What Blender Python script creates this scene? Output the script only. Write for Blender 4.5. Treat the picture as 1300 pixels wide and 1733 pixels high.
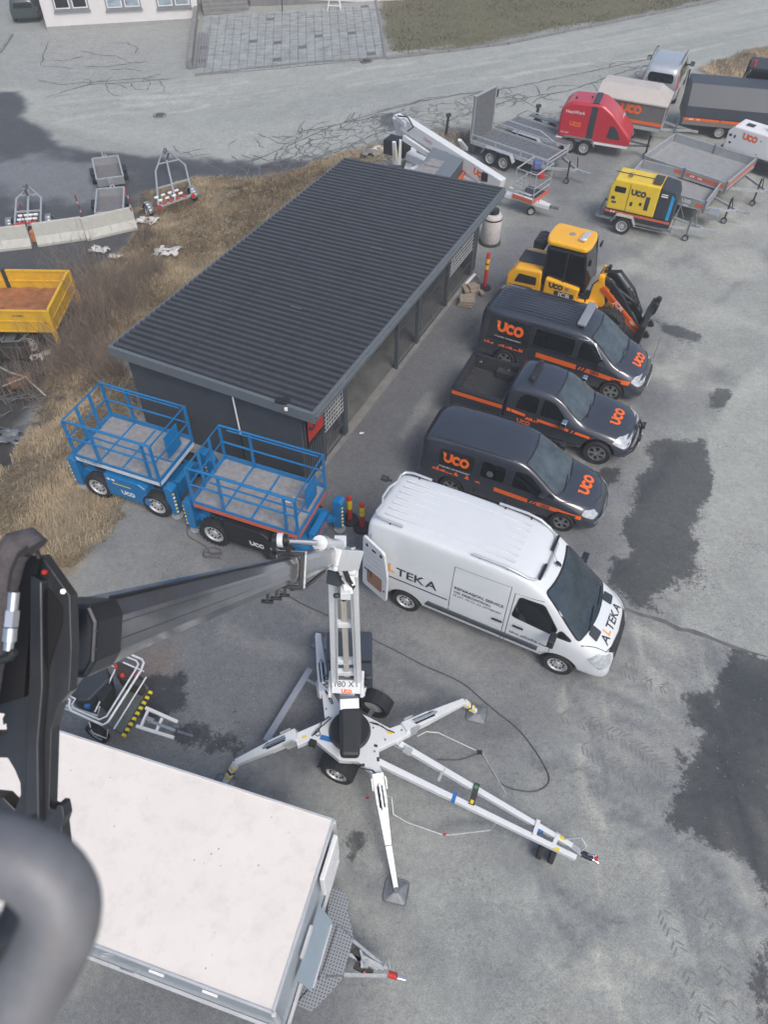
import bpy, bmesh, math, random
import numpy as np
from mathutils import Vector, Matrix
from mathutils.bvhtree import BVHTree
rnd = random.Random(7)
for o in list(bpy.data.objects): bpy.data.objects.remove(o)
S = bpy.context.scene
# ---------------------------------------------------------------- camera
CF, CP, CR, CH = 1264.0, math.radians(48.9), math.radians(1.37), 14.757
_f = Vector((0, math.cos(CP), -math.sin(CP))); _r = Vector((1, 0, 0)); _u = _r.cross(_f)
CX = _r*math.cos(CR)+_u*math.sin(CR); CU = -_r*math.sin(CR)+_u*math.cos(CR)
cd = bpy.data.cameras.new('camera'); cam = bpy.data.objects.new('camera', cd); S.collection.objects.link(cam)
M = Matrix.Identity(4)
for i in range(3): M[i][0] = CX[i]; M[i][1] = CU[i]; M[i][2] = -_f[i]
M[2][3] = CH; cam.matrix_world = M
cd.sensor_fit = 'VERTICAL'; cd.sensor_height = 36; cd.lens = CF/1733*36; cd.clip_start = .05; cd.clip_end = 3000
cd.dof.use_dof = True; cd.dof.focus_distance = 11; cd.dof.aperture_fstop = 6.0
S.camera = cam
# ---------------------------------------------------------------- sky, sun, exposure (bright overcast)
SUN_EL, SUN_AZ = 52, 150
w = bpy.data.worlds.new('World'); S.world = w; w.use_nodes = True
nt = w.node_tree; bg = nt.nodes['Background']; sk = nt.nodes.new('ShaderNodeTexSky'); sk.sky_type = 'NISHITA'
sk.sun_disc = False; sk.sun_elevation = math.radians(SUN_EL); sk.sun_rotation = math.radians(SUN_AZ)
sk.air_density = 1.0; sk.dust_density = 3.5; sk.ozone_density = 1.0; sk.altitude = 0
nt.links.new(sk.outputs[0], bg.inputs[0]); bg.inputs[1].default_value = .12
sd = bpy.data.lights.new('sun', 'SUN'); sun = bpy.data.objects.new('sun', sd); S.collection.objects.link(sun)
sd.energy = 1.2; sd.angle = math.radians(24); sd.color = (1, .965, .90)
el, az = math.radians(SUN_EL), math.radians(SUN_AZ)
sdir = Vector((math.sin(az)*math.cos(el), math.cos(az)*math.cos(el), math.sin(el)))
sun.rotation_euler = sdir.to_track_quat('Z', 'Y').to_euler(); sun.location = (0, 0, 60)
S.view_settings.view_transform = 'Standard'; S.view_settings.look = 'None'; S.view_settings.exposure = .45; S.view_settings.gamma = 1
S.render.engine = 'CYCLES'
# ---------------------------------------------------------------- photo point -> place
def ray(px, py): return _f+CX*((px-650)/CF)-CU*((py-866.5)/CF)
def W(px, py, z=0.):
    d = ray(px, py); t = (z-CH)/d.z; return Vector((d.x*t, d.y*t, z))
def D(px, py, dep): return Vector((0, 0, CH))+ray(px, py)*dep
def sm(t): t = min(1, max(0, t)); return t*t*(3-2*t)
def hgt(x, y):
    s = (x+7.1)*-.899+(y-15.6)*.438
    h = -1.6*sm((s-.5)/(4.5+max(0, y-31)*.9))
    return h
def G(px, py, dz=0):
    z = 0.
    for _ in range(60):
        p = W(px, py, z); z += .4*(hgt(p.x, p.y)-z)
    return Vector((p.x, p.y, hgt(p.x, p.y)+dz))
def yaw(a, b): return math.atan2(b.y-a.y, b.x-a.x)
# ---------------------------------------------------------------- materials
MATS = {}
def mat(name, col, rough=.6, metal=0., var=.12, vs=3., bump=0., bs=60., coat=0., spec=.5, grime=0.):
    if name in MATS: return MATS[name]
    m = bpy.data.materials.new(name); m.use_nodes = True; n = m.node_tree; b = n.nodes['Principled BSDF']
    b.inputs['Roughness'].default_value = rough; b.inputs['Metallic'].default_value = metal
    b.inputs['Coat Weight'].default_value = coat; b.inputs['Coat Roughness'].default_value = .08
    b.inputs['Specular IOR Level'].default_value = spec
    tc = n.nodes.new('ShaderNodeTexCoord')
    nz = n.nodes.new('ShaderNodeTexNoise'); nz.inputs['Scale'].default_value = vs; nz.inputs['Detail'].default_value = 8; nz.inputs['Roughness'].default_value = .65
    n.links.new(tc.outputs['Object'], nz.inputs['Vector'])
    r = n.nodes.new('ShaderNodeValToRGB'); r.color_ramp.elements[0].position = .3; r.color_ramp.elements[1].position = .7
    c = Vector(col[:3]); lo = c*(1-var); hi = c*(1+var)
    r.color_ramp.elements[0].color = (*lo, 1); r.color_ramp.elements[1].color = (*[min(1, v) for v in hi], 1)
    n.links.new(nz.outputs['Fac'], r.inputs['Fac']); out = r.outputs['Color']
    if grime:
        n2 = n.nodes.new('ShaderNodeTexNoise'); n2.inputs['Scale'].default_value = vs*2.7; n2.inputs['Detail'].default_value = 10; n2.inputs['Roughness'].default_value = .75
        n.links.new(tc.outputs['Object'], n2.inputs['Vector'])
        r2 = n.nodes.new('ShaderNodeValToRGB'); r2.color_ramp.elements[0].position = .5; r2.color_ramp.elements[1].position = .75
        r2.color_ramp.elements[0].color = (0, 0, 0, 1); r2.color_ramp.elements[1].color = (grime, grime, grime, 1)
        mx = n.nodes.new('ShaderNodeMixRGB'); mx.inputs[2].default_value = (.2, .18, .15, 1)
        n.links.new(n2.outputs['Fac'], r2.inputs['Fac']); n.links.new(r2.outputs[0], mx.inputs[0]); n.links.new(out, mx.inputs[1]); out = mx.outputs[0]
    n.links.new(out, b.inputs['Base Color'])
    if bump:
        bn = n.nodes.new('ShaderNodeTexNoise'); bn.inputs['Scale'].default_value = bs; bn.inputs['Detail'].default_value = 6
        n.links.new(tc.outputs['Object'], bn.inputs['Vector'])
        bu = n.nodes.new('ShaderNodeBump'); bu.inputs['Strength'].default_value = bump; bu.inputs['Distance'].default_value = .01
        n.links.new(bn.outputs['Fac'], bu.inputs['Height']); n.links.new(bu.outputs[0], b.inputs['Normal'])
    MATS[name] = m; return m
white = mat('white_paint', (.72, .74, .75), .3, coat=.5, var=.03, grime=.12)
vanwhite = mat('van_white', (.70, .73, .75), .22, coat=.8, var=.02, grime=.05)
boxwhite = mat('box_roof_white', (.80, .748, .69), .5, var=.04, vs=1.1, grime=.2)
greyp = mat('grey_paint', (.042, .049, .066), .20, metal=.2, coat=1., var=.06, grime=.06)
blackp = mat('black_plastic', (.018, .02, .023), .45, var=.2)
blackg = mat('black_gloss', (.02, .021, .023), .2, coat=.6, var=.15)
bedliner = mat('bed_liner', (.035, .036, .04), .7, var=.25, vs=9, grime=.12)
orange = mat('orange_film', (.85, .15, .02), .35, var=.04)
orangef = mat('orange_faded', (.62, .13, .06), .5, var=.1, grime=.1)
textw = mat('white_film', (.78, .78, .78), .5, var=.03)
textd = mat('dark_film', (.035, .042, .052), .5, var=.1)
amber = mat('amber_film', (.85, .38, .05), .5, var=.05)
glass = mat('dark_glass', (.006, .008, .010), .04, var=.3, vs=4, spec=.6)
wind = mat('windscreen_glass', (.06, .08, .09), .06, var=.5, vs=2.5, spec=.9)
seal = mat('rubber_seal', (.012, .012, .013), .6)
rubber = mat('tyre_rubber', (.022, .022, .023), .8, var=.3, vs=12, bump=.3)
alloy = mat('alloy_rim', (.45, .46, .47), .3, metal=.8, var=.1)
steelw = mat('painted_rim', (.55, .56, .57), .45, metal=.3, var=.1, grime=.2)
galv = mat('galvanised_steel', (.50, .525, .535), .42, metal=.35, var=.22, vs=14, grime=.15)
galvd = mat('weathered_galvanised', (.22, .235, .25), .5, metal=.5, var=.25, vs=7, grime=.2)
alu = mat('aluminium_panel', (.44, .46, .48), .4, metal=.55, var=.1, vs=4, grime=.12)
chrome = mat('chrome', (.75, .76, .77), .12, metal=1., var=.03)
blue = mat('blue_paint', (.005, .175, .43), .38, coat=.3, var=.1, grime=.1)
yellow = mat('yellow_paint', (.90, .46, .02), .32, coat=.4, var=.06, grime=.08)
yellowb = mat('yellow_generator', (.80, .56, .03), .35, coat=.3, var=.05, grime=.08)
yellowt = mat('yellow_tipper', (.72, .42, .02), .5, var=.12, grime=.3)
red = mat('red_trailer_paint', (.50, .018, .035), .3, coat=.4, var=.06, grime=.06)
redp = mat('red_plastic', (.50, .035, .025), .5, var=.1)
tan = mat('tan_lid', (.50, .46, .43), .5, var=.05, vs=2, grime=.08)
deckm = mat('plywood_deck', (.27, .27, .275), .8, var=.25, vs=6, bump=.3, grime=.35)
decka = mat('trailer_floor', (.30, .305, .305), .65, var=.14, vs=3.5, grime=.3)
conc = mat('concrete_block', (.50, .50, .46), .85, var=.1, vs=4, bump=.3, bs=40, grime=.2)
concd = mat('concrete_dark', (.22, .22, .215), .9, var=.2, vs=3, bump=.4, bs=40, grime=.3)
boomst = mat('boom_steel', (.085, .092, .105), .30, metal=.25, coat=.6, var=.25, vs=3, bump=.15, bs=12, grime=.12)
dark = mat('dark_void', (.012, .012, .014), .9)
shedr = mat('shed_roof_sheet', (.055, .062, .072), .36, var=.12, vs=2, grime=.06)
shedf = mat('shed_fascia', (.125, .145, .16), .5, var=.06, vs=2)
shedw = mat('shed_wall_boards', (.062, .074, .088), .7, var=.12, vs=2.5, grime=.05)
wood = mat('weathered_wood', (.30, .25, .20), .85, var=.25, vs=10, bump=.4)
rust = mat('rusty_load', (.32, .13, .05), .9, var=.4, vs=3, bump=.7, bs=20)
twig = mat('bare_twig', (.25, .195, .155), .85, var=.3, vs=5)
straw = mat('dry_grass', (.37, .295, .19), .9, var=.45, vs=.9)
straw2 = mat('green_grass', (.16, .155, .08), .9, var=.4, vs=1.0)
housew = mat('house_render', (.72, .70, .69), .85, var=.04, vs=1.5, bump=.3, grime=.06)
litterm = mat('plastic_sheet', (.62, .60, .58), .6, var=.15, vs=8)
yel = mat('yellow_reflective', (.80, .62, .02), .4, var=.05)
signblue = mat('blue_label', (.03, .16, .45), .4)
solar = mat('lamp_lens', (.50, .52, .55), .15, var=.1, vs=20, coat=1.)
tyregrey = mat('grey_hose', (.10, .10, .105), .6, var=.2)
darkbox = mat('dark_lid', (.055, .065, .08), .45, var=.08, vs=2, grime=.08)
blankets = mat('hand_rail_steel', (.20, .205, .22), .55, metal=.3, var=.3, vs=14, grime=.5)
brk = mat('bracket_black', (.022, .025, .030), .4, var=.25, vs=4, coat=.2, bump=.15, bs=20)
rubbish = mat('scrap_dark', (.05, .045, .04), .8, var=.4, vs=4)
blue_g = mat('blue_stripe', (.02, .32, .62), .4)
grav = mat('gravel_stone', (.28, .28, .27), .9, var=.3, vs=5)
def add_specks(m, scale, rad, c, thr):
    n = m.node_tree; b = n.nodes['Principled BSDF']; src = b.inputs['Base Color'].links[0].from_socket; tc = [q for q in n.nodes if q.type == 'TEX_COORD'][0]
    v = n.nodes.new('ShaderNodeTexVoronoi'); v.inputs['Scale'].default_value = scale; n.links.new(tc.outputs['Object'], v.inputs['Vector'])
    z = n.nodes.new('ShaderNodeTexNoise'); z.inputs['Scale'].default_value = 1.1; z.inputs['Detail'].default_value = 3; n.links.new(tc.outputs['Object'], z.inputs['Vector'])
    a = n.nodes.new('ShaderNodeMath'); a.operation = 'LESS_THAN'; a.inputs[1].default_value = rad; n.links.new(v.outputs['Distance'], a.inputs[0])
    d = n.nodes.new('ShaderNodeMath'); d.operation = 'GREATER_THAN'; d.inputs[1].default_value = thr; n.links.new(z.outputs['Fac'], d.inputs[0])
    e = n.nodes.new('ShaderNodeMath'); e.operation = 'MULTIPLY'; n.links.new(a.outputs[0], e.inputs[0]); n.links.new(d.outputs[0], e.inputs[1])
    x = n.nodes.new('ShaderNodeMixRGB'); x.inputs[2].default_value = (*c, 1); n.links.new(e.outputs[0], x.inputs[0]); n.links.new(src, x.inputs[1]); n.links.new(x.outputs[0], b.inputs['Base Color'])
add_specks(boxwhite, 7, .10, (.42, .37, .33), .55); add_specks(shedr, 3.5, .04, (.22, .22, .20), .5)
# ---------------------------------------------------------------- mesh helpers
def link(o, parent=None):
    S.collection.objects.link(o)
    if parent: o.parent = parent
    return o
class MB:
    def __init__(s): s.v = []; s.f = []; s.m = []; s.cur = 0
    def add(s, vs, fs):
        b = len(s.v); s.v += [tuple(v) for v in vs]; s.f += [tuple(i+b for i in f) for f in fs]; s.m += [s.cur]*len(fs); return s
    def box(s, c, d, rz=0, M=None):
        x, y, z = d[0]/2, d[1]/2, d[2]/2
        P = [Vector((i, j, k)) for i in (-x, x) for j in (-y, y) for k in (-z, z)]
        T = (M or Matrix.Rotation(rz, 3, 'Z')); P = [T@p+Vector(c) for p in P]
        return s.add(P, [(0, 1, 3, 2), (4, 6, 7, 5), (0, 4, 5, 1), (2, 3, 7, 6), (0, 2, 6, 4), (1, 5, 7, 3)])
    def bb(s, x0, x1, y0, y1, z0, z1): return s.box(((x0+x1)/2, (y0+y1)/2, (z0+z1)/2), (abs(x1-x0), abs(y1-y0), abs(z1-z0)))
    def bar(s, a, b, w, h=None, up=(0, 0, 1), w2=None, h2=None):
        a = Vector(a); b = Vector(b); h = h or w; w2 = w2 or w; h2 = h2 or h
        d = (b-a).normalized(); u = Vector(up)
        if abs(d.dot(u)) > .97: u = Vector((1, 0, 0)) if abs(d.x) < .9 else Vector((0, 1, 0))
        r = d.cross(u).normalized(); u = r.cross(d)
        P = [a+r*i*w/2+u*j*h/2 for i, j in ((-1, -1), (1, -1), (1, 1), (-1, 1))]+[b+r*i*w2/2+u*j*h2/2 for i, j in ((-1, -1), (1, -1), (1, 1), (-1, 1))]
        return s.add(P, [(3, 2, 1, 0), (4, 5, 6, 7), (0, 1, 5, 4), (1, 2, 6, 5), (2, 3, 7, 6), (3, 0, 4, 7)])
    def cyl(s, a, b, r, r2=None, n=14, caps=True):
        a = Vector(a); b = Vector(b); r2 = r if r2 is None else r2; d = (b-a).normalized()
        u = d.orthogonal().normalized(); v = d.cross(u)
        P = [c+(u*math.cos(t)+v*math.sin(t))*q for c, q in ((a, r), (b, r2)) for t in [2*math.pi*i/n for i in range(n)]]
        F = [(i, (i+1) % n, n+(i+1) % n, n+i) for i in range(n)]
        if caps: F += [tuple(range(n-1, -1, -1)), tuple(range(n, 2*n))]
        return s.add(P, F)
    def octbar(s, a, b, w, h, c, w2=None, h2=None):
        a = Vector(a); b = Vector(b); d = (b-a).normalized(); r = d.cross(Vector((0, 0, 1))).normalized(); u = r.cross(d); P = []
        for p, W_, H_ in ((a, w, h), (b, w2 or w, h2 or h)):
            x, y = W_/2, H_/2; P += [p+r*i+u*j for i, j in ((-x+c*.5, -y), (x-c*.5, -y), (x, -y+c), (x, y-c), (x-c*.5, y), (-x+c*.5, y), (-x, y-c), (-x, -y+c))]
        return s.add(P, [tuple(range(7, -1, -1)), tuple(range(8, 16))]+[(i, (i+1) % 8, 8+(i+1) % 8, 8+i) for i in range(8)])
    def tube(s, pts, r, n=8, closed=False):
        pts = [Vector(p) for p in pts]; m = len(pts); P = []; F = []; u = None
        for i, p in enumerate(pts):
            a = pts[(i-1) % m] if (closed or i) else p; b = pts[(i+1) % m] if (closed or i < m-1) else p
            d = (b-a).normalized()
            if u is None: u = d.orthogonal().normalized()
            u = (u-d*u.dot(d)).normalized(); v = d.cross(u)
            P += [p+(u*math.cos(2*math.pi*k/n)+v*math.sin(2*math.pi*k/n))*r for k in range(n)]
        for i in range(m if closed else m-1):
            j = (i+1) % m
            F += [(i*n+k, i*n+(k+1) % n, j*n+(k+1) % n, j*n+k) for k in range(n)]
        if not closed: F += [tuple(range(n-1, -1, -1)), tuple(range((m-1)*n, m*n))]
        return s.add(P, F)
    def lathe(s, prof, c=(0, 0, 0), axis='Y', n=24, closed=True):
        c = Vector(c); P = []; F = []; m = len(prof)
        for i in range(n):
            t = 2*math.pi*i/n; ct, st = math.cos(t), math.sin(t)
            for r, h in prof:
                P.append(c+(Vector((r*ct, h, r*st)) if axis == 'Y' else Vector((r*ct, r*st, h))))
        for i in range(n):
            j = (i+1) % n
            for k in range(m if closed else m-1):
                l = (k+1) % m; F.append((i*m+k, i*m+l, j*m+l, j*m+k))
        return s.add(P, F)
    def prism(s, poly, a, b, axis='Z'):   # polygon in the two other axes, extruded a..b
        n = len(poly); f = {'Z': lambda p, h: (p[0], p[1], h), 'Y': lambda p, h: (p[0], h, p[1]), 'X': lambda p, h: (h, p[0], p[1])}[axis]
        P = [f(p, a) for p in poly]+[f(p, b) for p in poly]
        return s.add(P, [tuple(range(n-1, -1, -1)), tuple(range(n, 2*n))]+[(i, (i+1) % n, n+(i+1) % n, n+i) for i in range(n)])
    def build(s, name, m, parent=None, smooth=None, bevel=0, off=None, fix=True):
        me = bpy.data.meshes.new(name); v = s.v
        if off is not None: v = [tuple(Vector(p)-Vector(off)) for p in v]
        me.from_pydata(v, [], s.f)
        for mm in (m if isinstance(m, (list, tuple)) else [m]): me.materials.append(mm)
        if isinstance(m, (list, tuple)): me.polygons.foreach_set('material_index', s.m)
        if fix:
            bm = bmesh.new(); bm.from_mesh(me); bmesh.ops.recalc_face_normals(bm, faces=bm.faces); bm.to_mesh(me); bm.free()
        if smooth is not None:
            me.polygons.foreach_set('use_smooth', [True]*len(me.polygons))
            if smooth < 180: me.set_sharp_from_angle(angle=math.radians(smooth))
        o = link(bpy.data.objects.new(name, me), parent)
        if bevel:
            b = o.modifiers.new('bevel', 'BEVEL'); b.width = bevel; b.segments = 2; b.limit_method = 'ANGLE'; b.angle_limit = math.radians(40)
        return o
def thing(name, label, cat, loc=(0, 0, 0), rz=0, group=None):
    o = bpy.data.objects.new(name, None); o.empty_display_size = .3; link(o); o.location = loc; o.rotation_euler = (0, 0, rz)
    return tag(o, label, cat, group)
def tag(o, label, cat, group=None):
    o['label'] = label; o['category'] = cat
    if group: o['group'] = group
    return o
def copy_tree(o, parent=None):
    c = o.copy(); S.collection.objects.link(c); c.parent = parent
    for ch in list(o.children):
        copy_tree(ch, c)
    return c
def struct(o, kind='structure'): o['kind'] = kind; return o
# ---------------------------------------------------------------- 2D shapes, lettering, projection on bodies
_tc = {}
def text2d(s, size, bold=.0, sx=1., align='CENTER'):
    k = (s, size, bold, sx, align)
    if k not in _tc:
        c = bpy.data.curves.new('t', 'FONT'); c.body = s; c.size = 1; c.align_x = align; c.align_y = 'CENTER'; c.offset = bold; c.resolution_u = 3
        o = bpy.data.objects.new('t', c); S.collection.objects.link(o); bpy.context.view_layer.update()
        me = bpy.data.meshes.new_from_object(o.evaluated_get(bpy.context.evaluated_depsgraph_get()))
        v = [(p.co.x*size*sx, p.co.y*size) for p in me.vertices]
        _tc[k] = [[v[i] for i in f.vertices] for f in me.polygons]
        bpy.data.objects.remove(o); bpy.data.meshes.remove(me); bpy.data.curves.remove(c)
    return _tc[k]
def stroke(path, w, closed=False):
    P = [Vector(p) for p in path]; n = len(P); L = []; Rr = []
    for i in range(n):
        a = P[(i-1) % n] if (closed or i) else P[i]; b = P[(i+1) % n] if (closed or i < n-1) else P[i]
        d = (b-a).normalized(); q = Vector((-d.y, d.x))*w/2; L.append(P[i]+q); Rr.append(P[i]-q)
    return [[Rr[i], Rr[(i+1) % n], L[(i+1) % n], L[i]] for i in range(n if closed else n-1)]
def arc(cx, cy, r, a0, a1, n=14, ry=None):
    ry = ry or r; return [(cx+r*math.cos(math.radians(a0+(a1-a0)*i/n)), cy+ry*math.sin(math.radians(a0+(a1-a0)*i/n))) for i in range(n+1)]
def logo2d(h):      # the rounded U C O lettering, height h, centred
    k = h; F = []
    F += stroke([(-.98, .5), (-.98, 0)]+arc(-.66, 0, .32, 180, 360, 8, .32)+[(-.34, .5)], .26)
    F += [[(-1.2, .5), (-1.2, .36), (-.85, .36), (-.85, .5)], [(-.5, .5), (-.5, .36), (-.18, .36), (-.18, .5)]]
    F += stroke(arc(.18, -.02, .33, 40, 320, 14, .33), .27)
    F += stroke(arc(.93, -.02, .34, 0, 360, 20, .34)[:-1], .27, True)
    return [[(p[0]*k*.93, p[1]*k) for p in f] for f in F]
def xf(F, dx=0, dy=0, rot=0, mir=False):
    c, s = math.cos(rot), math.sin(rot); out = []
    for f in F:
        g = []
        for p in f:
            x, y = (-p[0] if mir else p[0]), p[1]; g.append((x*c-y*s+dx, x*s+y*c+dy))
        out.append(g)
    return out
def frame(kind):
    if kind == 'R': return lambda u, v: (Vector((u, -4, v)), Vector((0, 1, 0)))       # right side, seen from -y
    if kind == 'L': return lambda u, v: (Vector((u, 4, v)), Vector((0, -1, 0)))
    if kind == 'T': return lambda u, v: (Vector((u, v, 6)), Vector((0, 0, -1)))
    if kind == 'F': return lambda u, v: (Vector((9, u, v)), Vector((-1, 0, 0)))
    if kind == 'B': return lambda u, v: (Vector((-9, u, v)), Vector((1, 0, 0)))
def decal(name, F, kind, bvh, m, parent, off=.006, step=.12, thick=0):
    bm = bmesh.new()
    for f in F:
        try: bm.faces.new([bm.verts.new((p[0], p[1], 0)) for p in f])
        except Exception: pass
    bmesh.ops.remove_doubles(bm, verts=bm.verts, dist=1e-5)
    if step and bm.verts:
        for ax in (0, 1):
            lo = min(v.co[ax] for v in bm.verts); hi = max(v.co[ax] for v in bm.verts)
            k = math.ceil(lo/step)
            while k*step < hi:
                no = [0, 0, 0]; no[ax] = 1; co = [0, 0, 0]; co[ax] = k*step
                bmesh.ops.bisect_plane(bm, geom=bm.verts[:]+bm.edges[:]+bm.faces[:], plane_co=co, plane_no=no, dist=1e-6); k += 1
    fr = frame(kind); bad = []
    for v in bm.verts:
        o, d = fr(v.co.x, v.co.y); h, nn, ix, ds = bvh.ray_cast(o, d)
        if h is None: bad.append(v); continue
        if nn.dot(d) > 0: nn = -nn
        v.co = h+nn*off
    if bad: bmesh.ops.delete(bm, geom=bad, context='VERTS')
    bmesh.ops.recalc_face_normals(bm, faces=bm.faces)
    me = bpy.data.meshes.new(name); bm.to_mesh(me); bm.free()
    me.materials.append(m); me.polygons.foreach_set('use_smooth', [True]*len(me.polygons))
    o = link(bpy.data.objects.new(name, me), parent)
    if thick: t = o.modifiers.new('s', 'SOLIDIFY'); t.thickness = thick; t.offset = 1
    return o
def flat(name, F, origin, U, V, m, parent, off=0.):      # 2D faces on a plane
    U = Vector(U).normalized(); V = Vector(V).normalized(); N = U.cross(V); o = Vector(origin)+N*off; b = MB()
    for f in F: b.add([o+U*p[0]+V*p[1] for p in f], [tuple(range(len(f)))])
    return b.build(name, m, parent, fix=False)
def section(st):
    x, zb, zs, zt, wm, ws, wr = st; zr = zt-.035
    H = [(0, zb), (wm*.88, zb), (wm*.98, zb+.05), (wm, zb+.45*(zs-zb)), (wm*.998, zs-.12 if zs-zb > .3 else zs-.03), (ws, zs),
         ((ws+wr)/2+.02, zs+(zr-zs)*.5), (wr+.03, zr-.05 if zr-zs > .12 else zs+(zr-zs)*.8), (wr-.05, zr), (wr*.5, zt), (0, zt)]
    return [(x, -y, z) for y, z in H]+[(x, y, z) for y, z in H[-2:0:-1]]
def loft(name, stations, m, parent, arches=(), sub=2, archm=None, W2=1.1):
    b = MB(); R_ = [section(s) for s in stations]; n = len(R_[0]); P = [p for r in R_ for p in r]; F = []
    for i in range(len(R_)-1):
        F += [(i*n+k, i*n+(k+1) % n, (i+1)*n+(k+1) % n, (i+1)*n+k) for k in range(n)]
    for e, ring in ((0, R_[0]), (len(R_)-1, R_[-1])):       # caps: quads across
        h = n//2
        for k in range(h):
            a, c, d2, g = e*n+k, e*n+k+1, e*n+(n-k-1) % n, e*n+(n-k) % n
            q = [a, c, d2, g]; q2 = []
            for i in q:
                if i not in q2: q2.append(i)
            if len(q2) >= 3: F.append(tuple(q2))
    b.add(P, F); o = b.build(name, m, None, smooth=180)
    s = o.modifiers.new('s', 'SUBSURF'); s.levels = sub; s.render_levels = sub
    cut = None
    if arches:
        c = MB()
        for ax, az_, ar in arches:
            for sgn in (-1, 1): c.cyl((ax, sgn*(W2-.42), az_), (ax, sgn*(W2+.2), az_), ar, n=32)
        cut = c.build('cut', m, None); bo = o.modifiers.new('b', 'BOOLEAN'); bo.operation = 'DIFFERENCE'; bo.object = cut; bo.solver = 'EXACT'
    bpy.context.view_layer.update()
    me = bpy.data.meshes.new_from_object(o.evaluated_get(bpy.context.evaluated_depsgraph_get())); me.name = name
    o.modifiers.clear(); o.data = me
    if cut: bpy.data.objects.remove(cut)
    me.materials.clear(); me.materials.append(m); me.materials.append(archm or blackp)
    for p in me.polygons:
        p.use_smooth = True
        for ax, az_, ar in arches:
            d = math.hypot(p.center.x-ax, p.center.z-az_)
            if d < ar+.012 and abs(p.normal.y) < .5 and d > ar-.02 and abs(p.center.y) < W2 : p.material_index = 1
            if d < ar-.02 and abs(p.center.y) < W2-.3: p.material_index = 1
    me.set_sharp_from_angle(angle=math.radians(35))
    o.parent = parent
    bm = bmesh.new(); bm.from_mesh(me); bv = BVHTree.FromBMesh(bm); bm.free()
    return o, bv
_wc = {}
def wheel(parent, x, y, r, wd=.2, kind='alloy', side=None, name='wheel', z=None):
    z = r if z is None else z; side = (-1 if y < 0 else 1) if side is None else side
    k = (r, wd, kind, side)
    if k not in _wc:
        hw = wd/2; rr = r*.66; t = MB()
        t.lathe([(rr, -hw*.85), (r*.93, -hw), (r*.985, -hw*.8), (r, -hw*.5), (r, hw*.5), (r*.985, hw*.8), (r*.93, hw), (rr, hw*.85), (rr*.98, 0)], n=32)
        if kind == 'lug':
            for i in range(22):
                a = 2*math.pi*i/22
                for sg in (-1, 1):
                    aa = a+sg*.07; p0 = Vector((r*.99*math.cos(aa), 0, r*.99*math.sin(aa))); p1 = Vector((r*.97*math.cos(aa+.2), sg*hw*1.02, r*.97*math.sin(aa+.2)))
                    t.bar(p0, p1, .035, .05, up=(math.cos(aa), 0, math.sin(aa)))
        T = t.build('tyre', rubber, None, smooth=35); tm = T.data; bpy.data.objects.remove(T)
        q = MB(); f = side*hw
        q.lathe([(rr, f*.8), (rr*.93, f*.86), (rr*.88, f*.55), (rr*.3, f*.35), (rr*.25, f*.7), (.001, f*.72), (.001, f*.1), (rr*.99, -f*.3)], n=32)
        if kind in ('alloy', 'alloy6'):
            for i in range(5 if kind == 'alloy' else 6):
                a = 2*math.pi*i/(5 if kind == 'alloy' else 6)
                for da in (-.13, .13):
                    q.bar((rr*.2*math.cos(a), f*.78, rr*.2*math.sin(a)), (rr*.92*math.cos(a+da), f*.84, rr*.92*math.sin(a+da)), rr*.13, .02, up=(0, 1, 0))
        Q = q.build('rim', (alloy if 'alloy' in kind else steelw), None, smooth=35); qm = Q.data; bpy.data.objects.remove(Q)
        h = MB(); nh = 5 if kind == 'alloy' else 10
        for i in range(nh):
            a = 2*math.pi*(i+.5)/nh; R1 = rr*(.62 if 'alloy' in kind else .62)
            c = Vector((R1*math.cos(a), f*(.53 if 'alloy' in kind else .50), R1*math.sin(a))); rad = rr*(.21 if 'alloy' in kind else .09)
            h.cyl(c, c+Vector((0, side*.02, 0)), rad, n=10)
        Hh = h.build('rim_hole', dark, None); hm = Hh.data; bpy.data.objects.remove(Hh)
        _wc[k] = (tm, qm, hm)
    tm, qm, hm = _wc[k]
    w_ = link(bpy.data.objects.new(name, tm), parent); w_.location = (x, y, z)
    q_ = link(bpy.data.objects.new('rim', qm), w_)
    h_ = link(bpy.data.objects.new('rim_openings', hm), w_)
    return w_
# ================================================================ GROUND
def lat(n, seed): return np.random.RandomState(seed).rand(n, n).astype(np.float32)
_L = [lat(97, i) for i in range(6)]
def vn(x, y, fr, sd=0):
    L = _L[sd % 6]; n = 97; X = x*fr+sd*13.7; Y = y*fr+sd*7.3; xi = np.floor(X).astype(int); yi = np.floor(Y).astype(int); fx = X-xi; fy = Y-yi
    fx = fx*fx*(3-2*fx); fy = fy*fy*(3-2*fy); g = lambda a, b: L[a % n, b % n]
    return (g(xi, yi)*(1-fx)+g(xi+1, yi)*fx)*(1-fy)+(g(xi, yi+1)*(1-fx)+g(xi+1, yi+1)*fx)*fy
def fbm(x, y, fr, sd=0, oc=4):
    t = 0; a = .5
    for i in range(oc): t = t+a*(vn(x, y, fr*2**i, sd+i)-.5); a *= .55
    return t
def sdf(X, Y, poly):
    d = np.full(X.shape, 1e9); ins = np.zeros(X.shape, bool); n = len(poly)
    for i in range(n):
        ax, ay = poly[i]; bx, by = poly[(i+1) % n]; ex, ey = bx-ax, by-ay
        t = np.clip(((X-ax)*ex+(Y-ay)*ey)/(ex*ex+ey*ey+1e-9), 0, 1); d = np.minimum(d, np.hypot(X-ax-ex*t, Y-ay-ey*t))
        c = ((ay > Y) != (by > Y)) & (X < (bx-ax)*(Y-ay)/(by-ay+1e-12)+ax); ins ^= c
    return np.where(ins, -d, d)
def pp(*px): return [tuple(G(*p)[:2]) for p in px]
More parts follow.
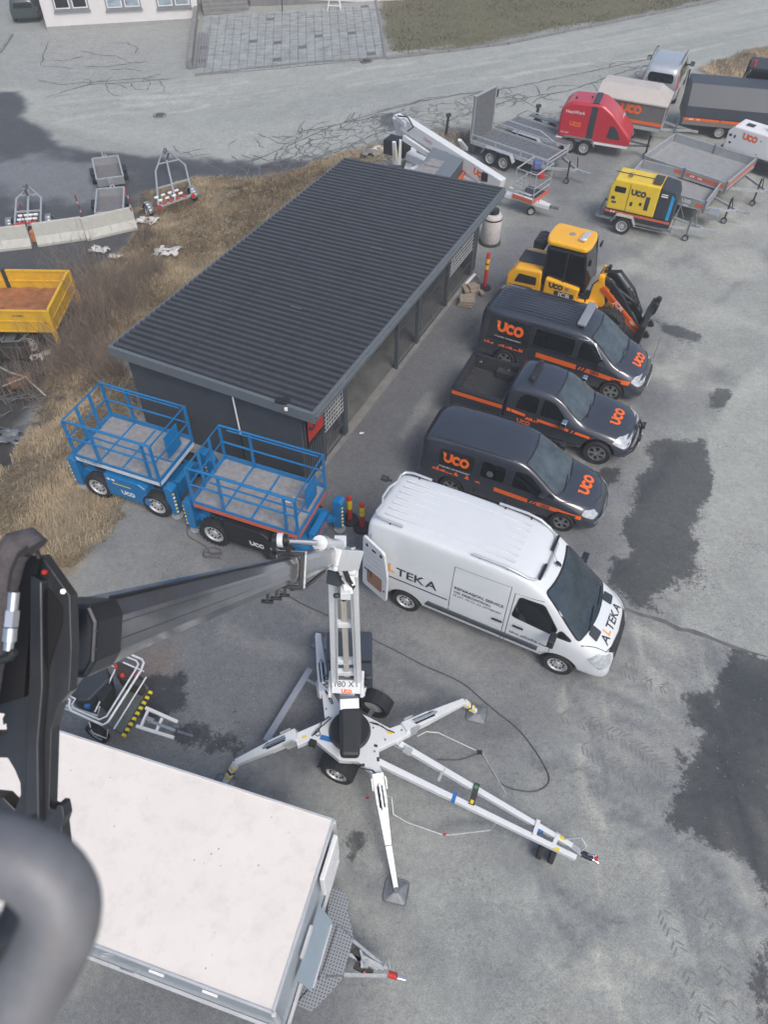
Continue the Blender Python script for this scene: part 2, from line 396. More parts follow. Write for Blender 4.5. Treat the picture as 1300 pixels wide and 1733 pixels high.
def lines(a, b, st, ext):
    L = list(np.arange(a, b, st)); s = st; lo = a; hi = L[-1]; A = []; B = []
    while lo > -ext: s *= 1.35; lo -= s; A.append(lo)
    s = st
    while hi < ext+60: s *= 1.35; hi += s; B.append(hi)
    return np.array(A[::-1]+L+B)
gx = lines(-26, 27, .12, 500); gy = lines(-1, 62, .12, 500)
GX, GY = np.meshgrid(gx, gy); nx, ny = len(gx), len(gy)
GS = (GX+7.1)*-.899+(GY-15.6)*.438
tt = np.clip((GS-.5)/(4.5+np.maximum(0, GY-31)*.9), 0, 1); HB = -1.6*tt*tt*(3-2*tt)
C_ASPH = (.150, .156, .163); 
col = np.empty(GX.shape+(3,)); col[:] = (.285, .288, .285)
def box_of(poly, mg):
    P = np.array(poly); lo, hi = P.min(0)-mg, P.max(0)+mg
    return slice(max(0, np.searchsorted(gy, lo[1])-1), np.searchsorted(gy, hi[1])+1), slice(max(0, np.searchsorted(gx, lo[0])-1), np.searchsorted(gx, hi[0])+1)
def mask(poly, wdt=.3, jit=.5, fr=1., seed=0, oc=5):
    q = box_of(poly, wdt*2+jit*2); X, Y = GX[q], GY[q]; out = np.zeros(GX.shape)
    s = sdf(X, Y, poly)+fbm(X, Y, fr, seed, oc)*jit*2; t = np.clip(.5-s/(2*wdt), 0, 1); out[q] = t*t*(3-2*t); return out
def paint(poly, c, wdt=.5, jit=.6, fr=.8, amt=1., seed=0):
    q = box_of(poly, wdt*2+jit*2); X, Y = GX[q], GY[q]; s = sdf(X, Y, poly)+fbm(X, Y, fr, seed)*jit*2
    t = np.clip(.5-s/(2*wdt), 0, 1); t = (t*t*(3-2*t)*amt)[..., None]; col[q] = col[q]*(1-t)+np.array(c)*t
# yard base: dusty asphalt; lighter concrete yard at right; darker asphalt by the shed
paint(pp((1060, 120), (1300, 60), (1300, 1110), (1180, 1062), (1050, 1020), (1100, 700), (1000, 420), (930, 250)), (.29, .295, .288), .6, .5)
paint(pp((560, 640), (850, 400), (960, 330), (1120, 560), (1130, 700), (1040, 1000), (1000, 1150), (900, 1350), (420, 1330), (150, 1240), (120, 1000), (220, 860)), (.172, .174, .180), 1.6, 1.2, .5, seed=1)
paint(pp((560, 640), (800, 440), (830, 480), (760, 640), (640, 860), (560, 860)), (.150, .152, .160), .6, .5, .5, .9, seed=3)
paint(pp((560, 940), (900, 1100), (960, 1300), (700, 1300), (560, 1250)), (.205, .208, .21), 1., 1., .6, .6, seed=2)
paint(pp((600, 1350), (1000, 1300), (1150, 1500), (1200, 1733), (600, 1733)), (.265, .275, .275), 1.6, 1.6, .7, .8, seed=4)
paint(pp((640, 1130), (800, 1000), (1010, 1160), (1120, 1300), (900, 1200)), (.235, .235, .238), 1., 1., .8, .5, seed=5)
paint(pp((80, 960), (260, 900), (330, 960), (170, 1050), (60, 1060)), (.27, .265, .245), .8, 1., 1., .55, seed=4)
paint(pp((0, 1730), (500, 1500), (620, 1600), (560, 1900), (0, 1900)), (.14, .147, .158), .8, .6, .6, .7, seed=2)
paint(pp((1180, 430), (1290, 415), (1300, 470), (1210, 470)), (.36, .36, .355), .4, .5, 1., .6, seed=1)
paint(pp((890, 370), (1010, 340), (1040, 400), (1000, 440), (930, 420)), (.23, .232, .232), .8, 1.2, 1., .7, seed=1)
paint(pp((900, 240), (1060, 260), (1010, 330), (950, 340), (850, 300), (800, 290)), (.185, .19, .195), .8, .8, 1., .8, seed=2)
paint(pp((0, 0), (200, 0), (420, 60), (650, 100), (650, 240), (560, 262), (440, 280), (320, 250), (0, 120)), (.29, .297, .297), .8, .5, .5, seed=2)
road = pp((-200, 130), (80, 155), (310, 130), (640, 95), (800, 85), (1000, 50), (1300, -10), (1500, -60), (1500, 40), (1300, 82), (1150, 130), (940, 190), (800, 205), (660, 232), (560, 262), (420, 283), (290, 255), (180, 240), (60, 200), (-200, 170))
paint(road, (.335, .345, .338), .5, .5, .6, seed=3)
for q, a in ((((80, 190), (600, 150), (1000, 90), (1000, 110), (600, 185), (300, 220)), .5), (((600, 200), (1200, 60), (1300, 50), (1300, 70), (900, 170), (650, 225)), .55)):
    paint(pp(*q), (.28, .295, .295), .7, 1., .6, a, seed=5)
paint(pp((-300, 150), (30, 155), (75, 240), (170, 260), (320, 270), (440, 275), (560, 262), (600, 275), (330, 430), (200, 420), (-300, 470)), (.075, .08, .088), .35, .9, .5, seed=1)
paint(pp((-40, 285), (60, 262), (200, 290), (190, 340), (80, 345), (0, 330)), (.26, .27, .28), .8, 1.2, 1.2, .6, seed=3)
paint(pp((-300, 420), (60, 400), (230, 395), (240, 440), (150, 470), (-300, 480)), (.075, .078, .08), .3, .3, seed=2)
paint(pp((-300, 590), (60, 575), (130, 620), (60, 700), (30, 800), (-300, 850)), (.05, .046, .042), .6, .8, seed=2)
paint(pp((240, 1110), (300, 1090), (290, 1140), (240, 1150)), (.24, .15, .09), .4, .4, 1., .4, seed=2)
BANK = pp((205, 870), (120, 960), (-60, 1000), (-200, 900), (-200, 830), (20, 790), (60, 700), (95, 600), (130, 470), (200, 430), (240, 385), (235, 330), (330, 300), (430, 300), (560, 268), (650, 245), (690, 262), (600, 290), (500, 340), (200, 590), (240, 690), (210, 800))
paint(BANK, (.26, .205, .135), .35, .6, 1., seed=4)
paint(pp((630, -60), (1260, -60), (1240, -10), (1000, 42), (820, 78), (700, 95), (660, 90)), (.15, .135, .075), .4, .5, seed=1)
GR2 = pp((1180, 118), (1260, 85), (1400, 60), (1400, 150), (1230, 140))
paint(GR2, (.19, .145, .09), .35, .4, seed=2)
paint(pp((640, 240), (940, 205), (1000, 185), (990, 200), (930, 240), (800, 262), (680, 290), (600, 270)), (.16, .145, .125), .5, .7, 1.2, .9, seed=2)
# dusty streaks along the road and wheel lines across the yard
def wline(p0, p1, w, c, amt, seed, bend=0):
    a, c_ = G(*p0), G(*p1); d = (c_-a); d.z = 0; L = d.length; d.normalize(); q = Vector((-d.y, d.x, 0)); N_ = 6
    P = [a+d*L*i/N_+q*bend*math.sin(math.pi*i/N_) for i in range(N_+1)]; poly = [tuple((p+q*w/2)[:2]) for p in P]+[tuple((p-q*w/2)[:2]) for p in P[::-1]]
    paint(poly, c, max(.08, w*.45), w*.25, 1.6, min(.9, amt*1.5), seed)
rr_ = random.Random(77)
for k in range(70):
    t = rr_.random(); x_ = 60+t*1200; yc = 200-t*150+rr_.uniform(-38, 32); l_ = rr_.uniform(60, 260); sl_ = -.10-.12*t
    wline((x_, yc), (x_+l_, yc+l_*sl_+rr_.uniform(-6, 6)), rr_.uniform(.12, .5), (.27, .285, .28) if k % 5 < 3 else (.42, .425, .41), rr_.uniform(.25, .6), k % 5, rr_.uniform(-.4, .4))
for k in range(60):
    x_, y_ = rr_.uniform(900, 1280), rr_.uniform(1000, 1650); a_ = rr_.choice((1.15, 1.25, .35, .5)); l_ = rr_.uniform(60, 240)
    wline((x_, y_), (x_+l_*math.cos(a_), y_+l_*math.sin(a_)), rr_.uniform(.06, .22), (.17, .175, .18) if k % 2 else (.41, .405, .38), rr_.uniform(.25, .55), k % 5, rr_.uniform(-.3, .3))
for k in range(50):
    x_, y_ = rr_.uniform(300, 1000), rr_.uniform(900, 1500); a_ = rr_.uniform(.2, .9); l_ = rr_.uniform(40, 200)
    wline((x_, y_), (x_+l_*math.cos(a_), y_+l_*math.sin(a_)), rr_.uniform(.08, .4), (.12, .122, .128) if k % 2 else (.26, .26, .26), rr_.uniform(.2, .45), k % 5, rr_.uniform(-.3, .3))
for k in range(30):
    x_, y_ = rr_.uniform(640, 1250), rr_.uniform(350, 900); a_ = rr_.uniform(-1.3, -.7); l_ = rr_.uniform(40, 160)
    wline((x_, y_), (x_+l_*math.cos(a_), y_+l_*math.sin(a_)), rr_.uniform(.1, .4), (.19, .19, .195) if k % 2 else (.38, .38, .37), rr_.uniform(.2, .4), k % 5, rr_.uniform(-.3, .3))
paint(pp((1200, 1090), (1310, 1110), (1310, 1500), (1230, 1440), (1140, 1400), (1120, 1330), (1160, 1230)), (.15, .157, .165), 1.3, 1.3, .8, .75, seed=3)
paint(pp((1180, 1400), (1310, 1500), (1310, 1740), (1280, 1700), (1200, 1500)), (.19, .195, .2), 1.2, 1.2, .8, .5, seed=4)
SLAB = pp((1196, 740), (1212, 800), (1196, 880), (1172, 985), (1152, 1062), (1300, 1112), (1600, 1215), (1600, 700), (1300, 600), (1260, 640))
paint(SLAB, (.335, .34, .33), .06, .05, 1., .85, 2)
paint(pp((1185, 960), (1230, 930), (1300, 900), (1300, 1100), (1170, 1060)), (.27, .275, .275), .5, .7, 1.2, .6, 3)
for k in range(46):
    x_, y_ = rr_.uniform(900, 1300), rr_.uniform(330, 700); s_ = rr_.uniform(8, 38); paint(pp((x_-s_*1.6, y_-s_*.4), (x_+s_, y_-s_*.6), (x_+s_*1.7, y_+s_*.4), (x_-s_, y_+s_*.5)), (.17, .172, .175) if k % 3 else (.42, .42, .40), .45, .7, 1.5, .5, seed=k % 5)
paint(pp((1195, 432), (1230, 418), (1285, 420), (1290, 450), (1250, 472), (1205, 465)), (.36, .36, .345), .25, .4, 1., .9, seed=1)
# long soft wheel streaks on the right
for k, (p0, p1) in enumerate((((1100, 1500), (1180, 1733)), ((1135, 1470), (1225, 1733)), ((1165, 1450), (1270, 1700)), ((1120, 1490), (1205, 1733)), ((1190, 1440), (1300, 1690)), ((1020, 1560), (960, 1640)), ((1080, 1180), (1190, 1240)), ((930, 1180), (1120, 1300)), ((960, 1240), (1120, 1370)))):
    paint(pp((p0[0]-5, p0[1]), (p0[0]+5, p0[1]), (p1[0]+5, p1[1]), (p1[0]-5, p1[1])), (.19, .197, .2) if k % 3 else (.36, .37, .37), .10, .12, 1.5, .55, seed=k % 5)
for k in range(26):
    rr_ = random.Random(k); x_, y_ = rr_.uniform(640, 1200), rr_.uniform(1150, 1700); s_ = rr_.uniform(6, 26); paint(pp((x_-s_*2, y_-s_*.5), (x_+s_, y_-s_*.7), (x_+s_*1.5, y_+s_*.5), (x_-s_, y_+s_*.6)), (.17, .176, .18) if k % 3 else (.32, .33, .33), .35, .5, 1.3, .45, seed=k % 5)
# damp patches, plus one painted shadow beside the big box trailer
wet_shadow = np.zeros(GX.shape)
for q in (((1100, 742), (1190, 745), (1212, 800), (1195, 880), (1180, 940), (1165, 985), (1140, 985), (1120, 1020), (1150, 1062), (1060, 1028), (1035, 990), (1040, 950), (1062, 930), (1050, 880), (1070, 850), (1085, 800)),
          ((1225, 1088), (1330, 1120), (1330, 1560), (1275, 1500), (1235, 1440), (1190, 1410), (1140, 1390), (1128, 1340), (1155, 1280), (1195, 1215), (1225, 1150)),
          ((1172, 1180), (1225, 1175), (1230, 1215), (1200, 1240), (1172, 1220)), ((1215, 1080), (1262, 1110), (1275, 1170), (1235, 1180), (1215, 1140)),
          ((1188, 664), (1225, 658), (1242, 678), (1220, 695), (1195, 688)), ((1000, 790), (1040, 790), (1058, 815), (1030, 830), (1000, 825)),
          ((1275, 1640), (1310, 1600), (1310, 1740), (1290, 1740)), ((1110, 545), (1190, 565), (1196, 580), (1170, 578), (1120, 556)),
          ((240, 1165), (280, 1148), (318, 1135), (322, 1160), (338, 1195), (315, 1212), (240, 1215)), ((308, 1226), (350, 1222), (393, 1252), (385, 1272), (350, 1268), (312, 1242)),
          ((578, 1395), (620, 1392), (632, 1430), (610, 1460), (575, 1470)), ((398, 1205), (418, 1206), (420, 1225), (402, 1222)), ((640, 205), (660, 195), (700, 205), (690, 220), (650, 225))):  # first outline here is a painted shadow beside the box trailer
    wet_shadow = np.maximum(wet_shadow, mask(pp(*q), .50, .45, 1.3, seed=2, oc=6))
wet_shadow = wet_shadow*(1-mask(SLAB, .05, .04)*.92)
# blotchy damp film over the right side
wet_shadow = np.maximum(wet_shadow, .62*mask(pp((1040, 1000), (1300, 700), (1300, 1733), (1180, 1733), (1000, 1300)), 1.5, 1., seed=3)*np.clip(fbm(GX, GY, .7, 1, 5)*3+.35, 0, 1))
GZ = HB+fbm(GX, GY, .25, 2)*.03
bk = mask(BANK, .5, .4, seed=1); GZ = GZ+bk*fbm(GX, GY, 1.2, 3)*.28
def gz(x, y):
    ix = int(np.clip(np.searchsorted(gx, x)-1, 0, nx-2)); iy = int(np.clip(np.searchsorted(gy, y)-1, 0, ny-2)); tx = (x-gx[ix])/(gx[ix+1]-gx[ix]); ty = (y-gy[iy])/(gy[iy+1]-gy[iy])
    return float((GZ[iy, ix]*(1-tx)+GZ[iy, ix+1]*tx)*(1-ty)+(GZ[iy+1, ix]*(1-tx)+GZ[iy+1, ix+1]*tx)*ty)
me = bpy.data.meshes.new('ground'); V = np.stack([GX, GY, GZ], -1).reshape(-1, 3)
ii = (np.arange(ny-1)[:, None]*nx+np.arange(nx-1)[None]).ravel(); Q = np.stack([ii, ii+1, ii+nx+1, ii+nx], -1)
me.vertices.add(len(V)); me.vertices.foreach_set('co', V.ravel().astype(np.float32)); me.loops.add(Q.size); me.loops.foreach_set('vertex_index', Q.ravel().astype(np.int32))
me.polygons.add(len(Q)); me.polygons.foreach_set('loop_start', (np.arange(len(Q))*4).astype(np.int32)); me.polygons.foreach_set('use_smooth', np.ones(len(Q), bool)); me.update()
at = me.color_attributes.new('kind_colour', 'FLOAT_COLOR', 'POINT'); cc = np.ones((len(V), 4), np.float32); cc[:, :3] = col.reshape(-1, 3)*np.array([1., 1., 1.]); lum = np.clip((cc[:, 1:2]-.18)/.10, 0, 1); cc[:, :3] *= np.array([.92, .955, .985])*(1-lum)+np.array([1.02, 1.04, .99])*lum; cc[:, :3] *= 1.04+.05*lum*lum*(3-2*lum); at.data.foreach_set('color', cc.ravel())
crk = np.zeros(GX.shape)
for q in (((400, 290), (560, 215), (720, 178), (860, 150), (900, 165), (760, 215), (660, 238), (560, 268), (430, 290)), ((820, 230), (940, 180), (1080, 125), (1100, 140), (960, 195), (860, 235))): crk = np.maximum(crk, mask(pp(*q), .7, .6, 1., seed=2))
a3 = me.attributes.new('crackle', 'FLOAT', 'POINT'); a3.data.foreach_set('value', crk.ravel().astype(np.float32))
a2 = me.attributes.new('damp_and_shadow', 'FLOAT', 'POINT'); a2.data.foreach_set('value', wet_shadow.ravel().astype(np.float32))
ground = struct(link(bpy.data.objects.new('ground', me)))
m = bpy.data.materials.new('yard_surface'); m.use_nodes = True; n = m.node_tree; b = n.nodes['Principled BSDF']; me.materials.append(m)
N = n.nodes.new; K = n.links.new
def noise(sc, det=8, ro=.6, vec=None, dim='3D'):
    z = N('ShaderNodeTexNoise'); z.inputs['Scale'].default_value = sc; z.inputs['Detail'].default_value = det; z.inputs['Roughness'].default_value = ro; K(vec or tc.outputs['Object'], z.inputs['Vector']); return z.outputs['Fac']
def mrange(s, a, b_, c, d):
    r = N('ShaderNodeMapRange'); K(s, r.inputs[0])
    for i, v in enumerate((a, b_, c, d)): r.inputs[i+1].default_value = v
    return r.outputs[0]
def mth(op, a, b_):
    q = N('ShaderNodeMath'); q.operation = op
    for i, v in enumerate((a, b_)):
        if isinstance(v, (int, float)): q.inputs[i].default_value = v
        else: K(v, q.inputs[i])
    return q.outputs[0]
tc = N('ShaderNodeTexCoord'); ca = N('ShaderNodeAttribute'); ca.attribute_name = 'kind_colour'; wa = N('ShaderNodeAttribute'); wa.attribute_name = 'damp_and_shadow'
mul0 = mth('MULTIPLY', mrange(noise(1.2, 12, .8), .45, .60, .95, 1.06), mrange(noise(2.6, 12, .85), .42, .62, .93, 1.05))
mul = mth('MULTIPLY', mth('MULTIPLY', mul0, mrange(noise(7, 10, .85), .32, .68, .74, 1.2)), mth('MULTIPLY', mth('SUBTRACT', 1.03, mth('MULTIPLY', mrange(noise(17, 4, .7), .34, .5, .42, 0), mrange(noise(.8, 6, .75), .42, .62, 0, 1))), mrange(noise(42, 3, .6), .3, .7, .78, 1.22)))
ck = N('ShaderNodeAttribute'); ck.attribute_name = 'crackle'
dst = N('ShaderNodeVectorMath'); dst.operation = 'ADD'; nzv = N('ShaderNodeTexNoise'); nzv.inputs['Scale'].default_value = 1.6; nzv.inputs['Detail'].default_value = 6; K(tc.outputs['Object'], nzv.inputs['Vector']); scv = N('ShaderNodeVectorMath'); scv.operation = 'SCALE'; scv.inputs['Scale'].default_value = .7; K(nzv.outputs['Color'], scv.inputs[0]); K(tc.outputs['Object'], dst.inputs[0]); K(scv.outputs[0], dst.inputs[1])
vc = N('ShaderNodeTexVoronoi'); vc.feature = 'DISTANCE_TO_EDGE'; vc.inputs['Scale'].default_value = 1.5; K(dst.outputs[0], vc.inputs['Vector'])
mul = mth('MULTIPLY', mul, mth('SUBTRACT', 1., mth('MULTIPLY', mrange(vc.outputs['Distance'], .035, .075, 1, 0), mrange(mth('ADD', ck.outputs['Fac'], mth('MULTIPLY', mth('SUBTRACT', noise(.9, 6, .7), .5), 1.4)), .45, .62, 0, .42))))
vo = N('ShaderNodeTexVoronoi'); vo.inputs['Scale'].default_value = 16; K(tc.outputs['Object'], vo.inputs['Vector'])
sp = mrange(vo.outputs['Distance'], .06, .1, 1.5, 1.); spn = mth('GREATER_THAN', noise(1.3, 6, .8), .56)
mul = mth('MULTIPLY', mul, mth('ADD', mth('MULTIPLY', mth('SUBTRACT', sp, 1.), spn), 1.))
wv = mth('ADD', wa.outputs['Fac'], mth('ADD', mth('MULTIPLY', mth('SUBTRACT', noise(8, 12, .9), .5), 1.9), mth('MULTIPLY', mth('SUBTRACT', noise(2, 8, .7), .5), .9)))
wm_ = mrange(wv, .47, .60, 0, 1); mul = mth('MULTIPLY', mul, mrange(wm_, 0, 1, 1, .34))
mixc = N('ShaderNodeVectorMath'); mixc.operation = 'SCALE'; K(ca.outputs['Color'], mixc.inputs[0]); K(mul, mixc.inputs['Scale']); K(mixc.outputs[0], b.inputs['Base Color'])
K(mrange(wm_, 0, 1, .9, .34), b.inputs['Roughness'])
bu = N('ShaderNodeBump'); bu.inputs['Strength'].default_value = .5; bu.inputs['Distance'].default_value = .02; K(mth('ADD', mth('MULTIPLY', noise(30, 5, .7), .7), noise(3, 6, .6)), bu.inputs['Height']); K(bu.outputs[0], b.inputs['Normal'])
# ---- cracks and joints: thin dark strips lying on the surface
def strip(name, lists, wdt, m, lift=.012, jit=.03, seg=.25, src=None):
    b = MB(); r = random.Random(3)
    for L in lists:
        P = [G(*p) for p in L] if src is None else [Vector(p) for p in L]; Qp = []
        for a, c in zip(P, P[1:]):
            k = max(1, int((c-a).length/seg))
            for i in range(k):
                t = i/k; p = a.lerp(c, t); Qp.append(Vector((p.x+r.uniform(-jit, jit), p.y+r.uniform(-jit, jit), 0)))
        Qp.append(P[-1])
        if len(Qp) < 2: continue
        vs = []
        for i, p in enumerate(Qp):
            d = (Qp[min(i+1, len(Qp)-1)]-Qp[max(i-1, 0)]); d.z = 0; d.normalize(); q = Vector((-d.y, d.x, 0)); ww = wdt*(.5+r.random())*(.25 if i in (0, len(Qp)-1) else 1)/2
            for sg in (-1, 1):
                u = p+q*ww*sg; vs.append((u.x, u.y, gz(u.x, u.y)+lift))
        b.add(vs, [(2*i, 2*i+1, 2*i+3, 2*i+2) for i in range(len(Qp)-1)])
    return struct(b.build(name, m, fix=False))
crackm = mat('crack_fill', (.13, .135, .135), .9, var=.3)
def branch(L, n, seed, ln=.9):
    r = random.Random(seed); out = []
    P = [G(*p) for p in L]
    for _ in range(n):
        i = r.randrange(len(P)-1); p = P[i].lerp(P[i+1], r.random()); a = r.uniform(0, 6.28); q = [p]
        for k in range(r.randint(2, 4)):
            a += r.uniform(-.8, .8); p = p+Vector((math.cos(a), math.sin(a), 0))*ln*r.uniform(.3, .8); q.append(p)
        out.append(q)
    return out
cr = [[(560, 262), (640, 225), (760, 205), (860, 170), (960, 155), (1060, 120), (1110, 108)], [(420, 275), (560, 215), (700, 175), (860, 150), (1100, 100)], [(500, 225), (600, 205), (680, 190)],
      [(76, 165), (150, 143), (220, 140), (290, 133)], [(60, 135), (100, 143), (170, 138), (262, 131)], [(137, 86), (160, 92), (195, 95), (219, 107), (250, 104)], [(82, 70), (74, 90), (68, 112)],
      [(85, 102), (110, 103), (140, 95)], [(145, 113), (185, 113), (219, 107)], [(70, 113), (95, 113), (125, 116)], [(185, 118), (215, 116), (240, 120)], [(190, 72), (215, 73), (232, 80), (228, 92)], [(1030, 1020), (1150, 1062), (1215, 1085), (1300, 1112)]]
strip('crack', cr, .07, crackm, jit=.05)
bl = []
for L, nn, sd in ((cr[0], 26, 1), (cr[1], 16, 2), (cr[3], 10, 3), ([(300, 262), (420, 283), (520, 262)], 34, 5), ([(400, 235), (560, 225), (620, 205)], 18, 8)): bl += branch(L, nn, sd)
strip('crack', bl, .05, crackm, src=1, jit=.04, seg=.2)
strip('asphalt_joint', [[(1035, 1022), (1110, 1048), (1200, 1080), (1300, 1112)]], .05, crackm, jit=.01)
# tyre tread marks pressed in the dust
tm_ = mat('tread_mark', (.205, .212, .205), .95, var=.2, vs=6)
def track(name, L, wd, pitch=.11):
    b = MB(); P = [G(*p) for p in L]; acc = 0; r = random.Random(5)
    for a, c in zip(P, P[1:]):
        d = (c-a); ln = d.length; d.normalize(); q = Vector((-d.y, d.x, 0)); t = 0
        while t < ln:
            o = a+d*t; t += pitch
            if r.random() < .3+.35*math.sin(t*1.7+a.x): continue
            for sg in (-1, 1):
                if r.random() < .15: continue
                o = o+q*r.uniform(-.01, .01)
                u = [o+q*sg*.02, o+q*sg*.02+d*pitch*.3, o+q*sg*wd*.5+d*pitch*(1.25+r.uniform(-.1, .1)), o+q*sg*wd*.5+d*pitch*.9]
                b.add([(v.x, v.y, gz(v.x, v.y)+.006) for v in u], [(0, 1, 2, 3)])
    return struct(b.build(name, tm_, fix=False))
track('tyre_track', [(880, 1190), (940, 1208), (1000, 1226), (1050, 1248), (1090, 1272), (1130, 1310)], .34)
track('tyre_track', [(1050, 1130), (1085, 1150), (1120, 1168)], .3, .1)
track('tyre_track', [(985, 1262), (1040, 1295), (1080, 1325), (1110, 1352), (1138, 1382)], .34)
track('tyre_track', [(1060, 1120), (1120, 1160), (1180, 1185)], .3, .12)
track('tyre_track', [(1120, 1540), (1160, 1630), (1200, 1733)], .26, .1)
track('tyre_track', [(1180, 1470), (1215, 1580), (1240, 1733)], .26, .1)
# paved forecourt by the house, drain cover
pv = mat('paving_slab', (.31, .335, .335), .85, var=.3, vs=1.6, bump=.3, grime=.35)
A, B_, C_, D_ = G(345, 28), G(637, 8), G(652, 98), G(330, 126); b = MB(); nu, nv = 22, 9; r = random.Random(2)
for i in range(nu):
    for j in range(nv*2):
        def q(u, v): p = A.lerp(B_, u).lerp(D_.lerp(C_, u), v); return Vector((p.x, p.y, gz(p.x, p.y)+.04))
        u0, u1, v0, v1 = (i+.03)/nu, (i+.97)/nu, (j+.04)/nv/2, (j+.96)/nv/2; dz = Vector((0, 0, r.uniform(-.012, .012)))
        if r.random() < .03: continue
        P = [q(u0, v0)+dz, q(u1, v0)+dz, q(u1, v1)+dz, q(u0, v1)+dz]; P += [p-Vector((0, 0, .06)) for p in P]
        b.add(P, [(0, 1, 2, 3), (0, 4, 5, 1), (1, 5, 6, 2), (2, 6, 7, 3), (3, 7, 4, 0)])
struct(b.build('paving', pv, smooth=None))
pb = MB(); m_ = 24; pb.add([(p.x, p.y, gz(p.x, p.y)+.012) for i in range(m_+1) for j in range(m_+1) for p in [A.lerp(B_, i/m_).lerp(D_.lerp(C_, i/m_), j/m_)]], [(i*(m_+1)+j, (i+1)*(m_+1)+j, (i+1)*(m_+1)+j+1, i*(m_+1)+j+1) for i in range(m_) for j in range(m_)]); struct(pb.build('paving_bed', crackm, fix=False))
kb = MB()
for L in ([(330, 128), (420, 118), (520, 108), (652, 99)], [(652, 98), (645, 50), (636, 0)], [(20, 60), (0, 90)]):
    P = [G(*p) for p in L]
    for a, c in zip(P, P[1:]): kb.bar(a+Vector((0, 0, .03)), c+Vector((0, 0, .03)), .14, .14)
struct(kb.build('kerb', concd))
kb = MB(); P = [G(*p) for p in ((655, 100), (760, 88), (860, 75), (1000, 46), (1200, 5), (1300, -20))]
for a, c in zip(P, P[1:]):
    k = int((c-a).length/1.0)
    for i in range(k): kb.bar(a.lerp(c, i/k)+Vector((0, 0, .02)), a.lerp(c, (i+.95)/k)+Vector((0, 0, .02)), .22, .16)
struct(kb.build('kerb', concd))
for px in ((620, 104), (270, 196)):
    dm = thing('drain_cover', 'round iron drain cover at the edge of the paved forecourt' if px[0] == 620 else 'round drain cover in the middle of the pale road', 'drain cover', G(*px, .03))
    dc = MB(); dc.lathe([(.001, .0), (.30, .0), (.30, .02), (.36, .02), (.36, -.03), (.001, -.03)], axis='Z', n=28); dc.build('lid', galvd if px[0] == 620 else concd, dm)
    db = MB()
    for k in range(-2, 3): db.box((0, k*.1, .006), (.4, .03, .02))
    db.build('lid_pattern', rubbish, dm)
# ---- dry grass on the bank: real blades
def grass(name, poly, n, hmin, hmax, m, seed, wd=.012, lean=.8):
    r = np.random.RandomState(seed); P = np.array(poly); lo = P.min(0); hi = P.max(0); lo = np.maximum(lo, [-30, 0]); hi = np.minimum(hi, [40, 80])
    X = r.uniform(lo[0], hi[0], n*4); Y = r.uniform(lo[1], hi[1], n*4); s = sdf(X, Y, poly)+fbm(X, Y, 1.1, seed)*.9; k = (s < -.02) & (fbm(X, Y, .8, seed+1)+r.rand(len(X))*.5 > .02); X = X[k][:n]; Y = Y[k][:n]
    Z = np.array([gz(a, c) for a, c in zip(X, Y)]); n = len(X); a = fbm(X, Y, .5, seed+2)*9+r.normal(0, .7, n); h = r.uniform(hmin, hmax, n); l = r.uniform(.25, lean, n)*h*1.6
    dx, dy = np.cos(a), np.sin(a); wx, wy = -dy*wd, dx*wd; V = np.empty((n, 5, 3))
    V[:, 0] = np.stack([X-wx, Y-wy, Z-.02], -1); V[:, 1] = np.stack([X+wx, Y+wy, Z-.02], -1)
    V[:, 2] = np.stack([X+wx*.7+dx*l*.45, Y+wy*.7+dy*l*.45, Z+h*.7], -1); V[:, 3] = np.stack([X-wx*.7+dx*l*.45, Y-wy*.7+dy*l*.45, Z+h*.7], -1); V[:, 4] = np.stack([X+dx*l, Y+dy*l, Z+h], -1)
    F = []; 
    for i in range(n): F += [(i*5, i*5+1, i*5+2, i*5+3), (i*5+3, i*5+2, i*5+4)]
    me = bpy.data.meshes.new(name); me.from_pydata(V.reshape(-1, 3).tolist(), [], F); me.materials.append(m); o = link(bpy.data.objects.new(name, me)); o['kind'] = 'stuff'; return o
grass('dry_grass', BANK, 70000, .05, .17, straw, 1)
grass('dry_grass', pp((630, -60), (1260, -60), (1240, -10), (1000, 42), (820, 76), (700, 93), (660, 88)), 16000, .04, .13, straw2, 3, .02)
grass('dry_grass', GR2, 5000, .05, .2, straw, 4, .02)
grass('weeds', pp((640, 245), (940, 208), (990, 190), (930, 238), (800, 258), (690, 285)), 3500, .05, .2, straw, 5, .015)
# ================================================================ VEHICLES
def rrect(x0, y0, x1, y1, r=.05, n=4):
    P = []
    for cx, cy, a in ((x1-r, y1-r, 0), (x0+r, y1-r, 90), (x0+r, y0+r, 180), (x1-r, y0+r, 270)):
        P += [(cx+r*math.cos(math.radians(a+90*i/n)), cy+r*math.sin(math.radians(a+90*i/n))) for i in range(n+1)]
    return P
def rpoly(P, r=.06, n=4):       # polygon with rounded corners
    out = []; m = len(P)
    for i in range(m):
        p = Vector(P[i]); a = (Vector(P[i-1])-p); b = (Vector(P[(i+1) % m])-p); k = min(r, a.length*.4, b.length*.4); a = p+a.normalized()*k; b = p+b.normalized()*k
        out += [tuple(a*(1-t)**2+p*2*t*(1-t)+b*t*t) for t in [j/n for j in range(n+1)]]
    return out
def grow(P, d):
    c = sum((Vector(p) for p in P), Vector((0, 0)))/len(P); out = []; m = len(P)
    for i in range(m):
        a = Vector(P[i-1]); b = Vector(P[(i+1) % m]); t = (b-a)
        if t.length < 1e-6: out.append(P[i]); continue
        t.normalize(); q = Vector((t.y, -t.x)); p = Vector(P[i]); q = q if q.dot(p-c) > 0 else -q; out.append(tuple(p+q*d))
    return out
